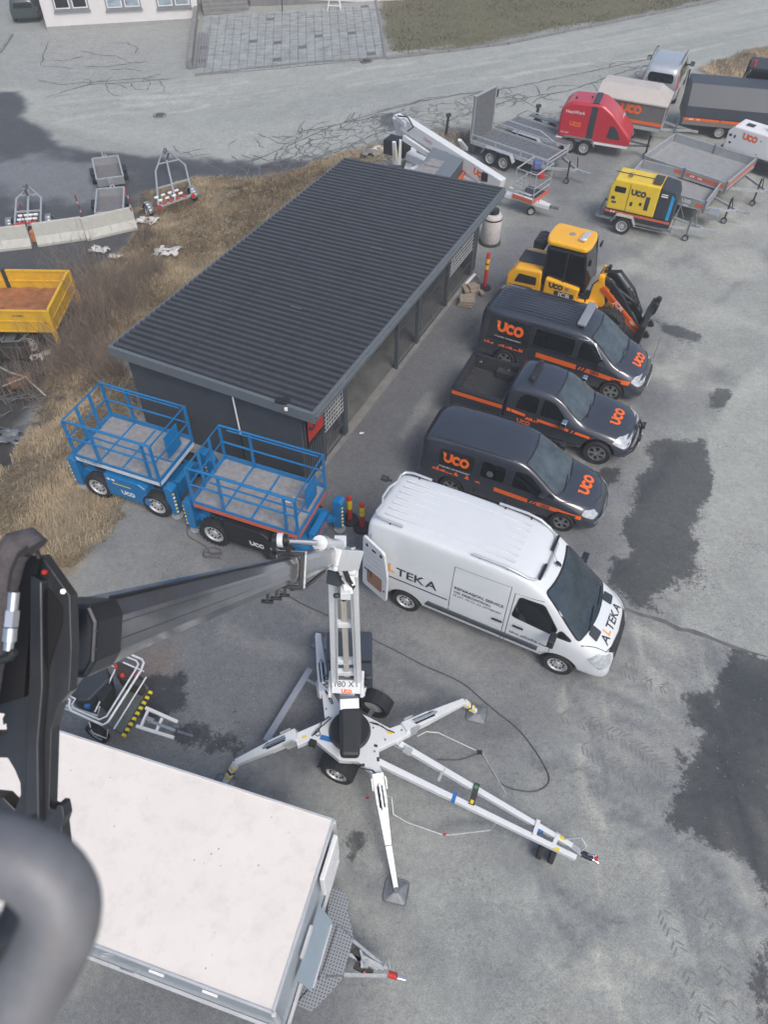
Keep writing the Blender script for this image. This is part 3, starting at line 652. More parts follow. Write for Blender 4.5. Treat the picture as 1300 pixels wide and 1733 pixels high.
def screen(xt, xb, wt, wb, bt=.05, bb=.14, n=8):     # windscreen outline in plan
    top = [(xt+bt*(1-(2*i/n-1)**2), -wt+2*wt*i/n) for i in range(n+1)]; bot = [(xb+bb*(1-(2*i/n-1)**2), -wb+2*wb*i/n) for i in range(n+1)]
    return rpoly(top+bot[::-1], .05, 2)
sealg = mat('window_frame_dark', (.035, .037, .042), .4)
def side_glass(root, bv, outs, m=glass, mats=None):
    for i, o in enumerate(outs):
        o = rpoly(o, .07)
        for k, kk in (('R', -1), ('L', 1)):
            w_ = decal('window', [o], k, bv, (mats or {}).get(i, m), root, .010, .1)
            decal('window_seal', [grow(o, .022)], k, bv, sealg, w_, .005, .1)
def seam(root, bv, pths, name='door_seam', m=seal, w=.014, kinds='RL', off=.004):
    F = []
    for p in pths: F += stroke(p, w)
    for k in kinds: decal(name, F, k, bv, m, root, off, .1)
def mirror(root, x, y, z, s=1., m=blackp):
    for sg in (-1, 1):
        b = MB(); b.bar((x+.02, sg*(y-.06), z-.03), (x-.03, sg*(y+.12*s), z+.02), .07, .05); o = b.build('mirror_arm', m, root)
        b = MB(); b.prism(rpoly([(sg*y+sg*.06*s, z-.07*s), (sg*y+sg*.30*s, z-.05*s), (sg*y+sg*.30*s, z+.15*s), (sg*y+sg*.07*s, z+.16*s)], .05), x-.09, x+.05, 'X'); o2 = b.build('side_mirror', m, root, smooth=40, bevel=.02)
        g = MB(); g.prism(rpoly([(sg*y+sg*.08*s, z-.05*s), (sg*y+sg*.28*s, z-.03*s), (sg*y+sg*.28*s, z+.13*s), (sg*y+sg*.09*s, z+.14*s)], .04), x-.096, x-.092, 'X'); g.build('mirror_glass', chrome, o2)
def wipers(root, bv, pairs, m=blackp):
    for a, c in pairs: decal('wiper', stroke([a, c], .022), 'T', bv, m, root, .02, .1, thick=.012)
def num_plate(root, x, z, y=0, rear=False):
    b = MB(); b.box((x, y, z), (.012, .52, .11)); p = b.build('number_plate', textw, root, bevel=.003)
def underbody(root, x0, x1, w, z=.32):
    b = MB(); b.bb(x0, x1, -w, w, .2, z); b.build('underbody', dark, root)
def wheels(root, xs, y, r, wd, kind):
    for x in xs:
        for sg in (-1, 1): wheel(root, x, sg*y, r, wd, kind)
# ---------------- white high-roof panel van
railm = mat('rail_alu', (.62, .64, .66), .3, metal=.4)
trimg = mat('trim_grey', (.085, .10, .12), .5, var=.08)
ph = math.radians(-25.3)
sv = thing('panel_van', 'white high-roof panel van with grey side trim and one rear door standing open', 'van', (.956, 10.70, 0), ph)
ST = [(-1.08, .60, 1.3, 2.40, .88, .86, .72), (-1.04, .46, 1.35, 2.54, .96, .94, .80), (-.85, .38, 1.4, 2.63, .99, .965, .83), (0, .36, 1.4, 2.68, .99, .97, .84), (1.2, .36, 1.4, 2.69, .99, .97, .84), (2.1, .36, 1.4, 2.68, .99, .97, .83),
      (2.55, .36, 1.4, 2.60, .99, .965, .81), (2.85, .36, 1.4, 2.42, .99, .96, .78), (3.15, .36, 1.39, 2.20, .99, .95, .77), (3.5, .36, 1.37, 1.86, .99, .94, .79), (3.83, .36, 1.32, 1.54, .985, .93, .80), (3.98, .36, 1.26, 1.42, .98, .92, .78),
      (4.3, .34, 1.14, 1.30, .96, .88, .70), (4.52, .32, 1.0, 1.16, .92, .80, .60), (4.64, .30, .84, .98, .84, .70, .5), (4.70, .32, .66, .78, .76, .62, .45), (4.72, .38, .5, .6, .7, .55, .4)]
bd, bv = loft('body', ST, vanwhite, sv, [(0, .36, .43), (3.665, .36, .43)])
underbody(sv, -.9, 4.3, .7)
wheels(sv, (0, 3.665), .87, .345, .22, 'steel')
o = rpoly([(2.42, 1.42), (3.52, 1.34), (3.40, 1.62), (2.98, 2.05), (2.50, 2.10)], .09)
side_glass(sv, bv, [[(2.45, 1.46), (3.35, 1.36), (3.42, 1.50), (3.02, 2.04), (2.52, 2.08)], [(3.44, 1.34), (3.78, 1.33), (3.50, 1.52)]])
sc = screen(2.98, 3.90, .70, .86, .10, .16)
ws_ = decal('windscreen', [sc], 'T', bv, mat('van_windscreen', (.022, .036, .048), .05, var=.5, vs=2.5, spec=.8), sv, .012, .08); decal('windscreen_seal', [grow(sc, .03)], 'T', bv, seal, ws_, .006, .08)
wipers(sv, bv, [((4.02, -.55), (3.93, .05)), ((4.02, .1), (3.93, .66))])
for sg in (-1, 1): decal('bonnet_vent', [rpoly([(4.05, sg*.36), (4.27, sg*.38), (4.24, sg*.66), (4.03, sg*.62)], .04)], 'T', bv, textd, sv, .008)
seam(sv, bv, [[(3.98, -.90), (4.25, -.76), (4.5, -.66), (4.62, -.3), (4.64, 0), (4.62, .3), (4.5, .66), (4.25, .76), (3.98, .90)]], 'bonnet_seam', kinds='T')
decal('grille', [rpoly([(4.54, -.62), (4.64, -.5), (4.70, -.2), (4.70, .2), (4.64, .5), (4.54, .62), (4.57, .3), (4.60, 0), (4.57, -.3)], .02)], 'T', bv, blackp, sv, .01, .06)
decal('grille', [rpoly([(-.45, .62), (.45, .62), (.5, .86), (-.5, .86)], .04)], 'F', bv, blackp, sv, .012)
decal('bumper_intake', [rpoly([(-.6, .36), (.6, .36), (.55, .52), (-.55, .52)], .04)], 'F', bv, blackp, sv, .01)
hl = mat('headlight_glass', (.42, .45, .48), .08, var=.4, vs=8, spec=.9, coat=1.)
for sg, k in ((-1, 'R'), (1, 'L')): decal('headlight', [rpoly([(4.18, 1.00), (4.50, .72), (4.66, .76), (4.60, .98), (4.35, 1.14)], .06)], k, bv, hl, sv, .012, .06)
decal('side_trim', [[(.48, .60), (3.15, .60), (3.15, .78), (.55, .78)]], 'R', bv, trimg, sv, .016, .15, thick=.02)
decal('side_trim', [[(.48, .60), (3.15, .60), (3.15, .78), (.55, .78)]], 'L', bv, trimg, sv, .016, .15, thick=.02)
decal('side_trim', [[(-1.0, .50), (-.46, .50), (-.52, .68), (-1.0, .68)]], 'R', bv, trimg, sv, .016, .15, thick=.02)
seam(sv, bv, [[(1.05, .7), (1.05, 2.25), (2.3, 2.28), (2.32, .5)], [(2.40, .5), (2.40, 2.15), (3.0, 2.14)], [(3.40, 1.34), (3.40, .72), (3.2, .55)], [(-.95, 2.2), (-.9, .75)]], kinds='RL')
seam(sv, bv, [[(-.9, 1.12), (1.0, 1.12)]], 'door_track', textd, .035, 'RL', .008)
for z_ in (1.9, 1.3, .86): seam(sv, bv, [[(-.9, z_), (2.3, z_)]], 'pressed_rib', vanwhite, .02, 'RL', .006)
for x_ in (2.05, 2.52): decal('door_handle', [rrect(x_, 1.17 if x_ > 2.3 else 1.13, x_+.24, (1.17 if x_ > 2.3 else 1.13)+.045, .02)], 'R', bv, blackp, sv, .02, .1, thick=.02)
def word(chars, size, gap=.035):
    x = 0; out = []
    for ch in chars:
        F = text2d(ch, size, .014, 1.15, 'LEFT'); xs = [p[0] for f in F for p in f]; lo, hi = min(xs), max(xs); out.append((ch, xf(F, x-lo, 0))); x += hi-lo+gap*size*2
    return out, x
def alteka(kind, size, cx, cy, rot=0):
    L_, wd_ = word('ALTEKA', size); dk, am = [], []
    for ch, F in L_: (am if ch == 'L' else dk).extend(xf(F, -wd_/2, size*.10 if ch == 'L' else 0))
    decal('lettering', xf(dk, cx, cy, rot), kind, bv, textd, sv, .010); decal('lettering', xf(am, cx, cy, rot), kind, bv, amber, sv, .011)
alteka('R', .34, .0, 1.38)
def fitw(s, width, x, y, bold, name='lettering'):
    F = text2d(s, 1., bold, 1., 'LEFT'); xs = [p[0] for f in F for p in f]; k = width/(max(xs)-min(xs)); decal(name, [[(x+(p[0]-min(xs))*k, y+p[1]*k) for p in f] for f in F], 'R', bv, textd, sv, .010)
fitw('REPARASJON, SERVICE', 1.12, 1.12, 1.62, .018)
fitw('OG ÅRSKONTROLL', .86, 1.12, 1.49, .018)
fitw('PÅ LIFT, TRUCK OG LØFTEBORD!', 1.10, 1.12, 1.38, .006)
decal('lettering', xf(text2d('tko.alteka.no', .13, .006, 1.25, 'LEFT'), 2.48, .92), 'R', bv, textd, sv, .009)
alteka('T', .25, 4.40, 0, math.pi/2)
mirror(sv, 3.42, .96, 1.42, 1.2)
# roof: ribs, steel rails at both ends, wipers of light bar, aerial
b = MB()
for i in range(7):
    y = -.54+i*.18; b.bar((-.75, y, 2.668), (2.2, y, 2.673), .04, .02)
b.build('roof_rib', vanwhite, sv, bevel=.006)
def rail(pts): b = MB(); b.tube(pts, .03, 8); return b
R1 = [(-.25, -.76, 2.70), (-.70, -.76, 2.71), (-.88, -.72, 2.69), (-.95, -.60, 2.67), (-.92, -.38, 2.69), (-1.02, -.16, 2.66), (-1.02, .16, 2.66), (-.92, .38, 2.69), (-.95, .60, 2.67), (-.88, .72, 2.69), (-.70, .76, 2.71), (-.25, .76, 2.70)]
rail(R1).build('roof_rail', railm, sv, smooth=60)
for sg in (-1, 1):
    rail([(1.35, sg*.78, 2.72), (2.0, sg*.78, 2.73), (2.3, sg*.77, 2.68), (2.52, sg*.74, 2.58), (2.66, sg*.68, 2.52), (2.74, sg*.58, 2.50)]).build('roof_rail', railm, sv, smooth=60)
    b = MB()
    for x_ in (-.55, 1.5, 2.1): b.cyl((x_, sg*.74, 2.60), (x_, sg*.77, 2.71), .018, n=8)
    b.build('rail_bracket', blackp, sv)
rail([(2.74, -.58, 2.50), (2.80, -.48, 2.49), (2.82, 0, 2.51), (2.80, .48, 2.49), (2.74, .58, 2.50)]).build('roof_rail', railm, sv, smooth=60)
for y_ in (-.62, .22): b = MB(); b.box((2.76, y_+.20, 2.545), (.06, .44, .06)); b.build('light_bar', blackp, sv, bevel=.015)
b = MB(); b.prism(rpoly([(2.90, 2.46), (3.05, 2.40), (3.0, 2.47), (2.93, 2.50)], .02), -.03, .03, 'Y'); b.tube([(2.95, .0, 2.48), (2.80, .0, 2.75)], .005, 5); b.build('aerial', blackp, sv)
b = MB(); b.cyl((-1.15, .36, 2.66), (-1.30, .36, 2.66), .07, n=12); b.bar((-1.05, .36, 2.66), (-1.2, .36, 2.66), .04); b.build('rear_work_light', textd, sv)
# cargo hold opening and the open rear door, swung round to the right side
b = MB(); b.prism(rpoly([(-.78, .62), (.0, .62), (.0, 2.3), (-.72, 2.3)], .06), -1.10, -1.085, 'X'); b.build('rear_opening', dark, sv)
b = MB(); b.prism(rpoly([(.02, .62), (.78, .62), (.72, 2.3), (.02, 2.3)], .06), -1.12, -1.085, 'X'); b.build('rear_door', vanwhite, sv, bevel=.01)
dr = MB(); ang = math.radians(-19)
T = Matrix.Rotation(ang, 3, 'Z'); hinge = Vector((-1.10, -.99, 0))
dpoly = rpoly([(.02, .50), (.80, .50), (.82, 1.4), (.70, 2.18), (.05, 2.28)], .09)
def door_pt(u, h, t): return hinge+Vector((math.cos(ang)*u+math.sin(ang)*t*-1, math.sin(ang)*u+math.cos(ang)*t, h))
DV = [door_pt(u, h, -.03) for u, h in dpoly]+[door_pt(u, h, .03) for u, h in dpoly]; k = len(dpoly)
dr.add(DV, [tuple(range(k)), tuple(range(2*k-1, k-1, -1))]+[(i, (i+1) % k, k+(i+1) % k, k+i) for i in range(k)])
do = dr.build('rear_door', vanwhite, sv, bevel=.012)
def on_door(name, polys, m, t): 
    b = MB()
    for P in polys:
        k = len(P); b.add([door_pt(u, h, t*.9) for u, h in P]+[door_pt(u, h, t) for u, h in P], [tuple(range(k)), tuple(range(2*k-1, k-1, -1))]+[(i, (i+1) % k, k+(i+1) % k, k+i) for i in range(k)])
    b.build(name, m, do)
wdm = mat('plywood_trim', (.30, .16, .10), .7, var=.15)
for t_ in (-.034,):
    on_door('door_lining', [rrect(.18, .72, .66, 1.22, .06)], wdm, t_)
    on_door('door_recess', [rrect(.15, 2.0, .22, 2.1, .03), rrect(.33, 1.98, .46, 2.05, .03), rrect(.58, 1.98, .65, 2.09, .03), rrect(.70, .82, .75, .88, .02)], dark, t_)
    on_door('door_rib', [rrect(.16, 1.36+i*.16, .68, 1.375+i*.16, .004) for i in range(4)], alu, t_)
    on_door('lock_rod', [rrect(.10, 1.16, .34, 1.20, .01), rrect(.30, 1.0, .34, 1.18, .01)], textd, t_-.01)
# ---------------- dark grey vans and pickup sharing the orange livery
OB = 'dark grey company vehicles with orange lettering'
def livery_hood(root, bv, x, s=.34): decal('lettering', xf(logo2d(s), x, 0, math.pi/2), 'T', bv, orange, root, .007, .1)
def livery_side(root, bv, x, z, s=.36):
    decal('lettering', xf(logo2d(s), x, z), 'R', bv, orange, root, .010, .1)
    decal('lettering', xf(text2d('UTLEIE MED VESTMANNSHJELP', .062, .003, 1.), x+.02, z-s*.5-.14), 'R', bv, textw, root, .010, .1)
def skyline(x0, x1, z, seed, h=.16):      # broken orange silhouettes
    r = random.Random(seed); F = []; x = x0
    while x < x1:
        w_ = r.uniform(.06, .16); a = r.uniform(.3, 1)*h
        F.append([(x, z-h*.5), (x+w_, z-h*.5), (x+w_*r.uniform(.4, 1), z-h*.5+a), (x+w_*r.uniform(0, .4), z-h*.5+a*.8)]); x += w_+r.choice((0, 0, .02, .16))
    return F
def stripe(x0, z0, x1, z1, h): return [[(x0, z0-h/2), (x1, z1-h/2), (x1, z1+h/2), (x0, z0+h/2)]]
# small van
cv = thing('delivery_van', 'dark grey small van with orange side stripe, parked next to the white high-roof van', 'van', (2.083, 14.342, 0), math.radians(-22.7), OB)
ST = [(-.96, .52, .95, 1.52, .76, .74, .58), (-.92, .36, .98, 1.66, .84, .82, .66), (-.74, .27, 1.0, 1.77, .885, .86, .70), (0, .25, 1.02, 1.82, .897, .87, .72), (1.0, .25, 1.02, 1.83, .897, .87, .72), (1.55, .25, 1.02, 1.80, .897, .87, .71),
      (1.85, .25, 1.02, 1.71, .897, .865, .69), (2.2, .25, 1.01, 1.48, .895, .86, .70), (2.55, .25, .99, 1.23, .89, .85, .72), (2.75, .25, .96, 1.10, .89, .84, .72), (2.9, .25, .93, 1.05, .89, .82, .70), (3.4, .24, .84, .98, .87, .78, .60), (3.68, .24, .72, .86, .80, .68, .48), (3.82, .26, .6, .72, .70, .58, .40), (3.88, .32, .48, .58, .6, .48, .34)]
bd, bv = loft('body', ST, greyp, cv, [(0, .33, .37), (3.006, .33, .37)], W2=1.)
underbody(cv, -.8, 3.6, .6, .28); wheels(cv, (0, 3.006), .79, .32, .2, 'alloy')
side_glass(cv, bv, [[(.72, 1.06), (1.36, 1.05), (1.36, 1.50), (.74, 1.52)], [(1.56, 1.04), (2.40, 1.0), (2.32, 1.16), (1.96, 1.48), (1.60, 1.52)], [(2.50, 1.02), (2.70, 1.0), (2.52, 1.12)]])
decal('blanked_window', [rpoly([(-.42, 1.03), (.52, 1.04), (.52, 1.54), (-.38, 1.52)], .08)], 'R', bv, blackg, cv, .008, .1)
decal('cargo_roundel', [arc(.98, 1.20, .09, 0, 360, 16)[:-1]], 'R', bv, alloy, cv, .014, .1)
sc = screen(1.80, 2.72, .60, .74, .06, .13); ws_ = decal('windscreen', [sc], 'T', bv, wind, cv, .011, .08); decal('windscreen_seal', [grow(sc, .03)], 'T', bv, seal, ws_, .006, .08)
wipers(cv, bv, [((2.84, -.5), (2.78, .05)), ((2.84, .08), (2.78, .6))])
for sg, k in ((-1, 'R'), (1, 'L')): decal('headlight', [rpoly([(3.42, .74), (3.72, .62), (3.80, .66), (3.66, .80), (3.45, .84)], .04)], k, bv, hl, cv, .011, .06)
decal('grille', [rpoly([(-.5, .46), (.5, .46), (.56, .58), (-.56, .58)], .03)], 'F', bv, blackp, cv, .01)
b = MB(); b.tube([(3.78, -.72, .50), (3.90, -.4, .50), (3.95, 0, .50), (3.90, .4, .50), (3.78, .72, .50)], .018, 8); b.build('bumper_trim', chrome, cv, smooth=60)
seam(cv, bv, [[(.62, .4), (.60, 1.60), (1.44, 1.60), (1.46, .4)], [(1.50, .4), (1.50, 1.60), (1.9, 1.58)], [(2.62, .98), (2.60, .42)], [(-.80, 1.5), (-.86, .5)]])
seam(cv, bv, [[(2.86, -.80), (3.3, -.66), (3.6, -.5), (3.72, 0), (3.6, .5), (3.3, .66), (2.86, .80)]], 'bonnet_seam', kinds='T')
livery_side(cv, bv, .02, 1.27, .30); livery_hood(cv, bv, 3.30, .30)
decal('livery_stripe', stripe(1.15, .78, 2.05, .74, .14)+[[(2.09, .69), (2.14, .69), (2.2, .79), (2.15, .79)], [(2.18, .69), (2.22, .69), (2.28, .79), (2.24, .79)]]+stripe(2.28, .74, 2.9, .72, .13)+[[(2.9, .67), (3.44, .60), (3.44, .71), (2.9, .77)]], 'R', bv, orange, cv, .009, .1)
decal('livery_stripe', skyline(-.55, .66, .88, 3, .14), 'R', bv, orange, cv, .010, .1)
decal('lettering', xf(logo2d(.10), 2.5, .735), 'R', bv, textd, cv, .014)
mirror(cv, 2.42, .86, 1.10, .8)
b = MB()
for sg in (-1, 1):
    b.tube([(-.6, sg*.69, 1.785), (.6, sg*.715, 1.80), (1.5, sg*.70, 1.79)], .008, 6)
b.build('roof_gutter', blackp, cv)
num_plate(cv, 3.93, .42)
# pickup
pk = thing('pickup_truck', 'dark grey double-cab pickup with open load bed between the two dark vans', 'pickup truck', (3.36, 16.94, 0), math.radians(-24.0), OB)
ST = [(.30, .40, 1.02, 1.50, .90, .86, .62), (.34, .34, 1.03, 1.64, .92, .88, .66), (.55, .32, 1.04, 1.74, .93, .89, .68), (1.1, .32, 1.05, 1.77, .93, .89, .68), (1.6, .32, 1.05, 1.73, .93, .89, .66), (1.95, .32, 1.05, 1.56, .93, .89, .68), (2.25, .32, 1.05, 1.34, .93, .88, .70), (2.5, .32, 1.04, 1.18, .925, .87, .72),
      (2.65, .34, 1.02, 1.14, .925, .86, .72), (3.2, .36, .98, 1.10, .92, .84, .66), (3.65, .38, .90, 1.02, .88, .78, .56), (3.85, .40, .78, .90, .80, .68, .48), (3.92, .46, .62, .72, .72, .58, .4)]
bd, bv = loft('body', ST, greyp, pk, [(3.095, .42, .47)], W2=1.02)
BZ = 1.13; b = MB()
b.bb(-1.22, .28, -.93, -.83, .48, BZ); b.bb(-1.22, .28, .83, .93, .48, BZ); b.bb(-1.28, -1.20, -.92, .92, .46, BZ); b.bb(.22, .28, -.84, .84, .7, BZ+.02)
bed = b.build('load_bed', greyp, pk, bevel=.03)
c = MB()
for sg in (-1, 1): c.cyl((0, sg*.6, .40), (0, sg*1.2, .40), .46, n=32)
cut = c.build('cut', blackp, None); bo = bed.modifiers.new('b', 'BOOLEAN'); bo.object = cut; bo.operation = 'DIFFERENCE'; bpy.context.view_layer.update()
me = bpy.data.meshes.new_from_object(bed.evaluated_get(bpy.context.evaluated_depsgraph_get())); bed.modifiers.clear(); bed.data = me; bpy.data.objects.remove(cut)
b = MB(); b.bb(-1.19, .21, -.82, .82, .66, .72)
for i in range(15): b.bb(-1.18, .20, -.76+i*.105, -.73+i*.105, .72, .735)
b.bb(-.42, .42, -.82, -.58, .7, .96); b.bb(-.42, .42, .58, .82, .7, .96); b.bb(-1.19, .21, -.83, -.80, .7, BZ-.02); b.bb(-1.19, .21, .80, .83, .7, BZ-.02); b.bb(-1.2, -1.17, -.8, .8, .7, BZ-.02); b.bb(.18, .21, -.8, .8, .7, BZ-.02)
b.build('bed_liner', bedliner, pk, bevel=.02)
b = MB()
for sg in (-1, 1): b.bb(-1.24, .26, sg*.80, sg*.94, BZ, BZ+.025)
b.bb(-1.29, -1.18, -.93, .93, BZ, BZ+.025); b.build('bed_rail_cap', blackp, pk, bevel=.008)
b = MB()
for x_ in (-1.0, -.1):
    for sg in (-1, 1): b.tube([(x_, sg*.79, 1.0), (x_, sg*.76, .97), (x_+.04, sg*.76, .97), (x_+.04, sg*.79, 1.0)], .012, 6)
b.build('tie_down_hook', chrome, pk)
underbody(pk, -1.1, 3.6, .55, .5); wheels(pk, (0, 3.095), .80, .385, .25, 'alloy6')
side_glass(pk, bv, [[(.62, 1.10), (1.24, 1.09), (1.24, 1.54), (.86, 1.56), (.70, 1.46)], [(1.34, 1.09), (2.10, 1.08), (2.04, 1.18), (1.66, 1.52), (1.36, 1.55)]])
sc = screen(1.62, 2.42, .60, .74, .06, .12); ws_ = decal('windscreen', [sc], 'T', bv, wind, pk, .011, .08); decal('windscreen_seal', [grow(sc, .03)], 'T', bv, seal, ws_, .006, .08)
wipers(pk, bv, [((2.56, -.5), (2.50, .05)), ((2.56, .08), (2.50, .62))])
decal('rear_window', [rpoly([(-.5, 1.15), (.5, 1.15), (.48, 1.5), (-.48, 1.5)], .06)], 'B', bv, glass, pk, .01)
for sg, k in ((-1, 'R'), (1, 'L')): decal('headlight', [rpoly([(3.40, .86), (3.74, .74), (3.86, .78), (3.80, .94), (3.5, .98)], .04)], k, bv, hl, pk, .012, .06)
decal('grille', [rpoly([(-.45, .60), (.45, .60), (.5, .78), (-.5, .78)], .03)], 'F', bv, chrome, pk, .01)
b = MB()
for z_ in (.52, .66): b.tube([(3.80, -.82, z_), (3.98, -.5, z_), (4.04, 0, z_), (3.98, .5, z_), (3.80, .82, z_)], .028, 8)
b.build('bull_bar', blackp, pk, smooth=60)
for y_ in (-.28, .28):
    b = MB(); b.cyl((3.98, y_, .84), (4.08, y_, .84), .10, n=16); b.bar((4.0, y_, .66), (4.0, y_, .78), .03); b.build('spot_lamp', blackp, pk, smooth=40)
seam(pk, bv, [[(.54, .95), (.56, 1.55)], [(1.29, .4), (1.29, 1.60)], [(2.36, 1.06), (2.34, .44)], [(.50, .9), (.36, .8)]])
seam(pk, bv, [[(2.62, -.82), (3.2, -.74), (3.66, -.6), (3.80, 0), (3.66, .6), (3.2, .74), (2.62, .82)]], 'bonnet_seam', kinds='T')
b = MB(); b.box((.86, 0, 1.83), (.14, .95, .09)); b.build('light_bar', blackp, pk, bevel=.03)
b = MB(); b.box((.80, -.30, 1.775), (.10, .06, .06)); b.box((.80, .30, 1.775), (.10, .06, .06)); b.build('bar_foot', blackp, pk)
for y_ in (-.40, .40):
    b = MB(); b.box((.86, y_, 1.885), (.10, .10, .03)); b.build('beacon_lens', textd, pk, bevel=.01)
livery_hood(pk, bv, 3.30, .30)
b = MB(); b.add([(-1.24, -.936, .96), (.27, -.936, .96), (.27, -.936, 1.09), (-1.24, -.936, 1.09)], [(0, 1, 2, 3)]); b.build('livery_stripe', orange, pk, fix=False)
decal('livery_stripe', [[(.40, .94), (.52, .94), (.52, 1.03), (.40, 1.03)], [(.54, .94), (.95, .92), (.95, 1.0), (.54, 1.03)]]+skyline(.95, 1.35, .90, 5, .12)+stripe(1.3, .93, 2.2, .90, .09)+[[(2.26, .85), (2.30, .85), (2.34, .94), (2.30, .94)], [(2.36, .85), (3.30, .78), (3.44, .84), (2.40, .93)]], 'R', bv, orange, pk, .009, .1)
decal('lettering', xf(logo2d(.17), .92, .72), 'R', bv, orange, pk, .009); decal('lettering', xf(logo2d(.09), 1.98, .91), 'R', bv, textd, pk, .014)
mirror(pk, 2.08, .90, 1.16, .9, chrome); num_plate(pk, 4.07, .56)
b = MB(); b.tube([(.6, -.93, .40), (2.4, -.93, .40)], .035, 8); b.tube([(.6, .93, .40), (2.4, .93, .40)], .035, 8); b.build('side_step', blackp, pk)
# big grey van
tv = thing('crew_van', 'dark grey long van with grey roof light bar, parked beside the yellow loader', 'van', (4.054, 19.893, 0), math.radians(-25.4), OB)
ST = [(-.98, .50, 1.05, 1.66, .80, .78, .64), (-.94, .36, 1.08, 1.80, .90, .88, .72), (-.74, .27, 1.10, 1.92, .945, .92, .78), (0, .25, 1.12, 1.96, .952, .93, .80), (1.2, .25, 1.12, 1.97, .952, .93, .80), (2.0, .25, 1.12, 1.95, .952, .93, .79), (2.35, .25, 1.12, 1.88, .952, .93, .77),
      (2.7, .25, 1.12, 1.66, .952, .92, .77), (3.05, .25, 1.10, 1.38, .95, .91, .78), (3.3, .25, 1.06, 1.22, .95, .90, .78), (3.45, .25, 1.02, 1.15, .95, .88, .76), (3.85, .24, .90, 1.04, .92, .82, .64), (4.10, .24, .76, .90, .84, .72, .52), (4.24, .28, .6, .72, .74, .6, .42), (4.29, .34, .48, .58, .64, .5, .36)]
bd, bv = loft('body', ST, greyp, tv, [(0, .34, .39), (3.4, .34, .39)], W2=1.05)
underbody(tv, -.8, 4.0, .62, .28); wheels(tv, (0, 3.4), .85, .335, .22, 'alloy')
side_glass(tv, bv, [[(.78, 1.16), (2.02, 1.16), (2.02, 1.68), (.82, 1.70)], [(2.16, 1.16), (2.96, 1.12), (2.90, 1.26), (2.56, 1.64), (2.20, 1.68)]])
decal('blanked_window', [rpoly([(-.70, .98), (.66, .98), (.66, 1.72), (-.62, 1.70)], .06)], 'R', bv, blackg, tv, .007, .1)
sc = screen(2.42, 3.28, .66, .80, .06, .14); ws_ = decal('windscreen', [sc], 'T', bv, wind, tv, .011, .08); decal('windscreen_seal', [grow(sc, .03)], 'T', bv, seal, ws_, .006, .08)
wipers(tv, bv, [((3.40, -.55), (3.34, .05)), ((3.40, .08), (3.34, .66))])
for sg, k in ((-1, 'R'), (1, 'L')): decal('headlight', [rpoly([(3.86, .80), (4.10, .66), (4.22, .68), (4.14, .86), (3.92, .92)], .05)], k, bv, hl, tv, .011, .06)
decal('grille', [rpoly([(-.5, .52), (.5, .52), (.58, .70), (-.58, .70)], .03)], 'F', bv, blackp, tv, .01)
seam(tv, bv, [[(.68, .4), (.70, 1.80), (2.05, 1.80), (2.08, .4)], [(2.12, .4), (2.12, 1.78), (2.5, 1.74)], [(3.1, 1.08), (3.05, .44)], [(-.84, 1.7), (-.88, .5)]])
seam(tv, bv, [[(.74, 1.72), (.74, 1.14), (2.06, 1.13)], [(2.12, 1.13), (2.95, 1.08), (2.90, 1.28), (2.56, 1.68)]], 'window_trim', chrome, .014, 'R', .012)
seam(tv, bv, [[(.70, 1.76), (2.4, 1.74)]], 'window_trim', chrome, .02, 'R', .008)
seam(tv, bv, [[(.72, 1.10), (2.9, 1.06)]], 'window_trim', chrome, .018, 'R', .008)
seam(tv, bv, [[(3.42, -.84), (3.8, -.72), (4.05, -.5), (4.12, 0), (4.05, .5), (3.8, .72), (3.42, .84)]], 'bonnet_seam', kinds='T')
livery_side(tv, bv, -.02, 1.42, .36); livery_hood(tv, bv, 3.84, .28)
decal('livery_stripe', skyline(-.75, .5, .86, 9, .16), 'R', bv, orange, tv, .009, .1)
decal('livery_stripe', stripe(.95, .86, 2.22, .84, .17)+[[(2.27, .78), (2.32, .78), (2.38, .90), (2.33, .90)], [(2.37, .78), (2.42, .78), (2.48, .90), (2.43, .90)], [(2.47, .75), (3.82, .70), (3.86, .82), (2.55, .91)]], 'R', bv, orange, tv, .009, .1)
decal('lettering', xf(logo2d(.11), 2.78, .825), 'R', bv, textd, tv, .014)
b = MB()
for i in range(10): b.bar((-.7, -.62+i*.138, 1.966), (1.9, -.62+i*.138, 1.972), .028, .018)
b.build('roof_rib', greyp, tv, bevel=.005)
b = MB(); b.box((2.02, 0, 2.06), (.26, 1.25, .10)); b.build('light_bar', alu, tv, bevel=.03)
b = MB(); b.box((2.02, -.5, 1.99), (.2, .08, .08)); b.box((2.02, .5, 1.99), (.2, .08, .08)); b.build('bar_foot', blackp, tv)
mirror(tv, 2.95, .92, 1.18, .85); num_plate(tv, 4.32, .42)
b = MB(); b.cyl((4.2, .35, .95), (4.2, .35, 1.7), .006, n=6); b.build('flag_stick', textd, tv)
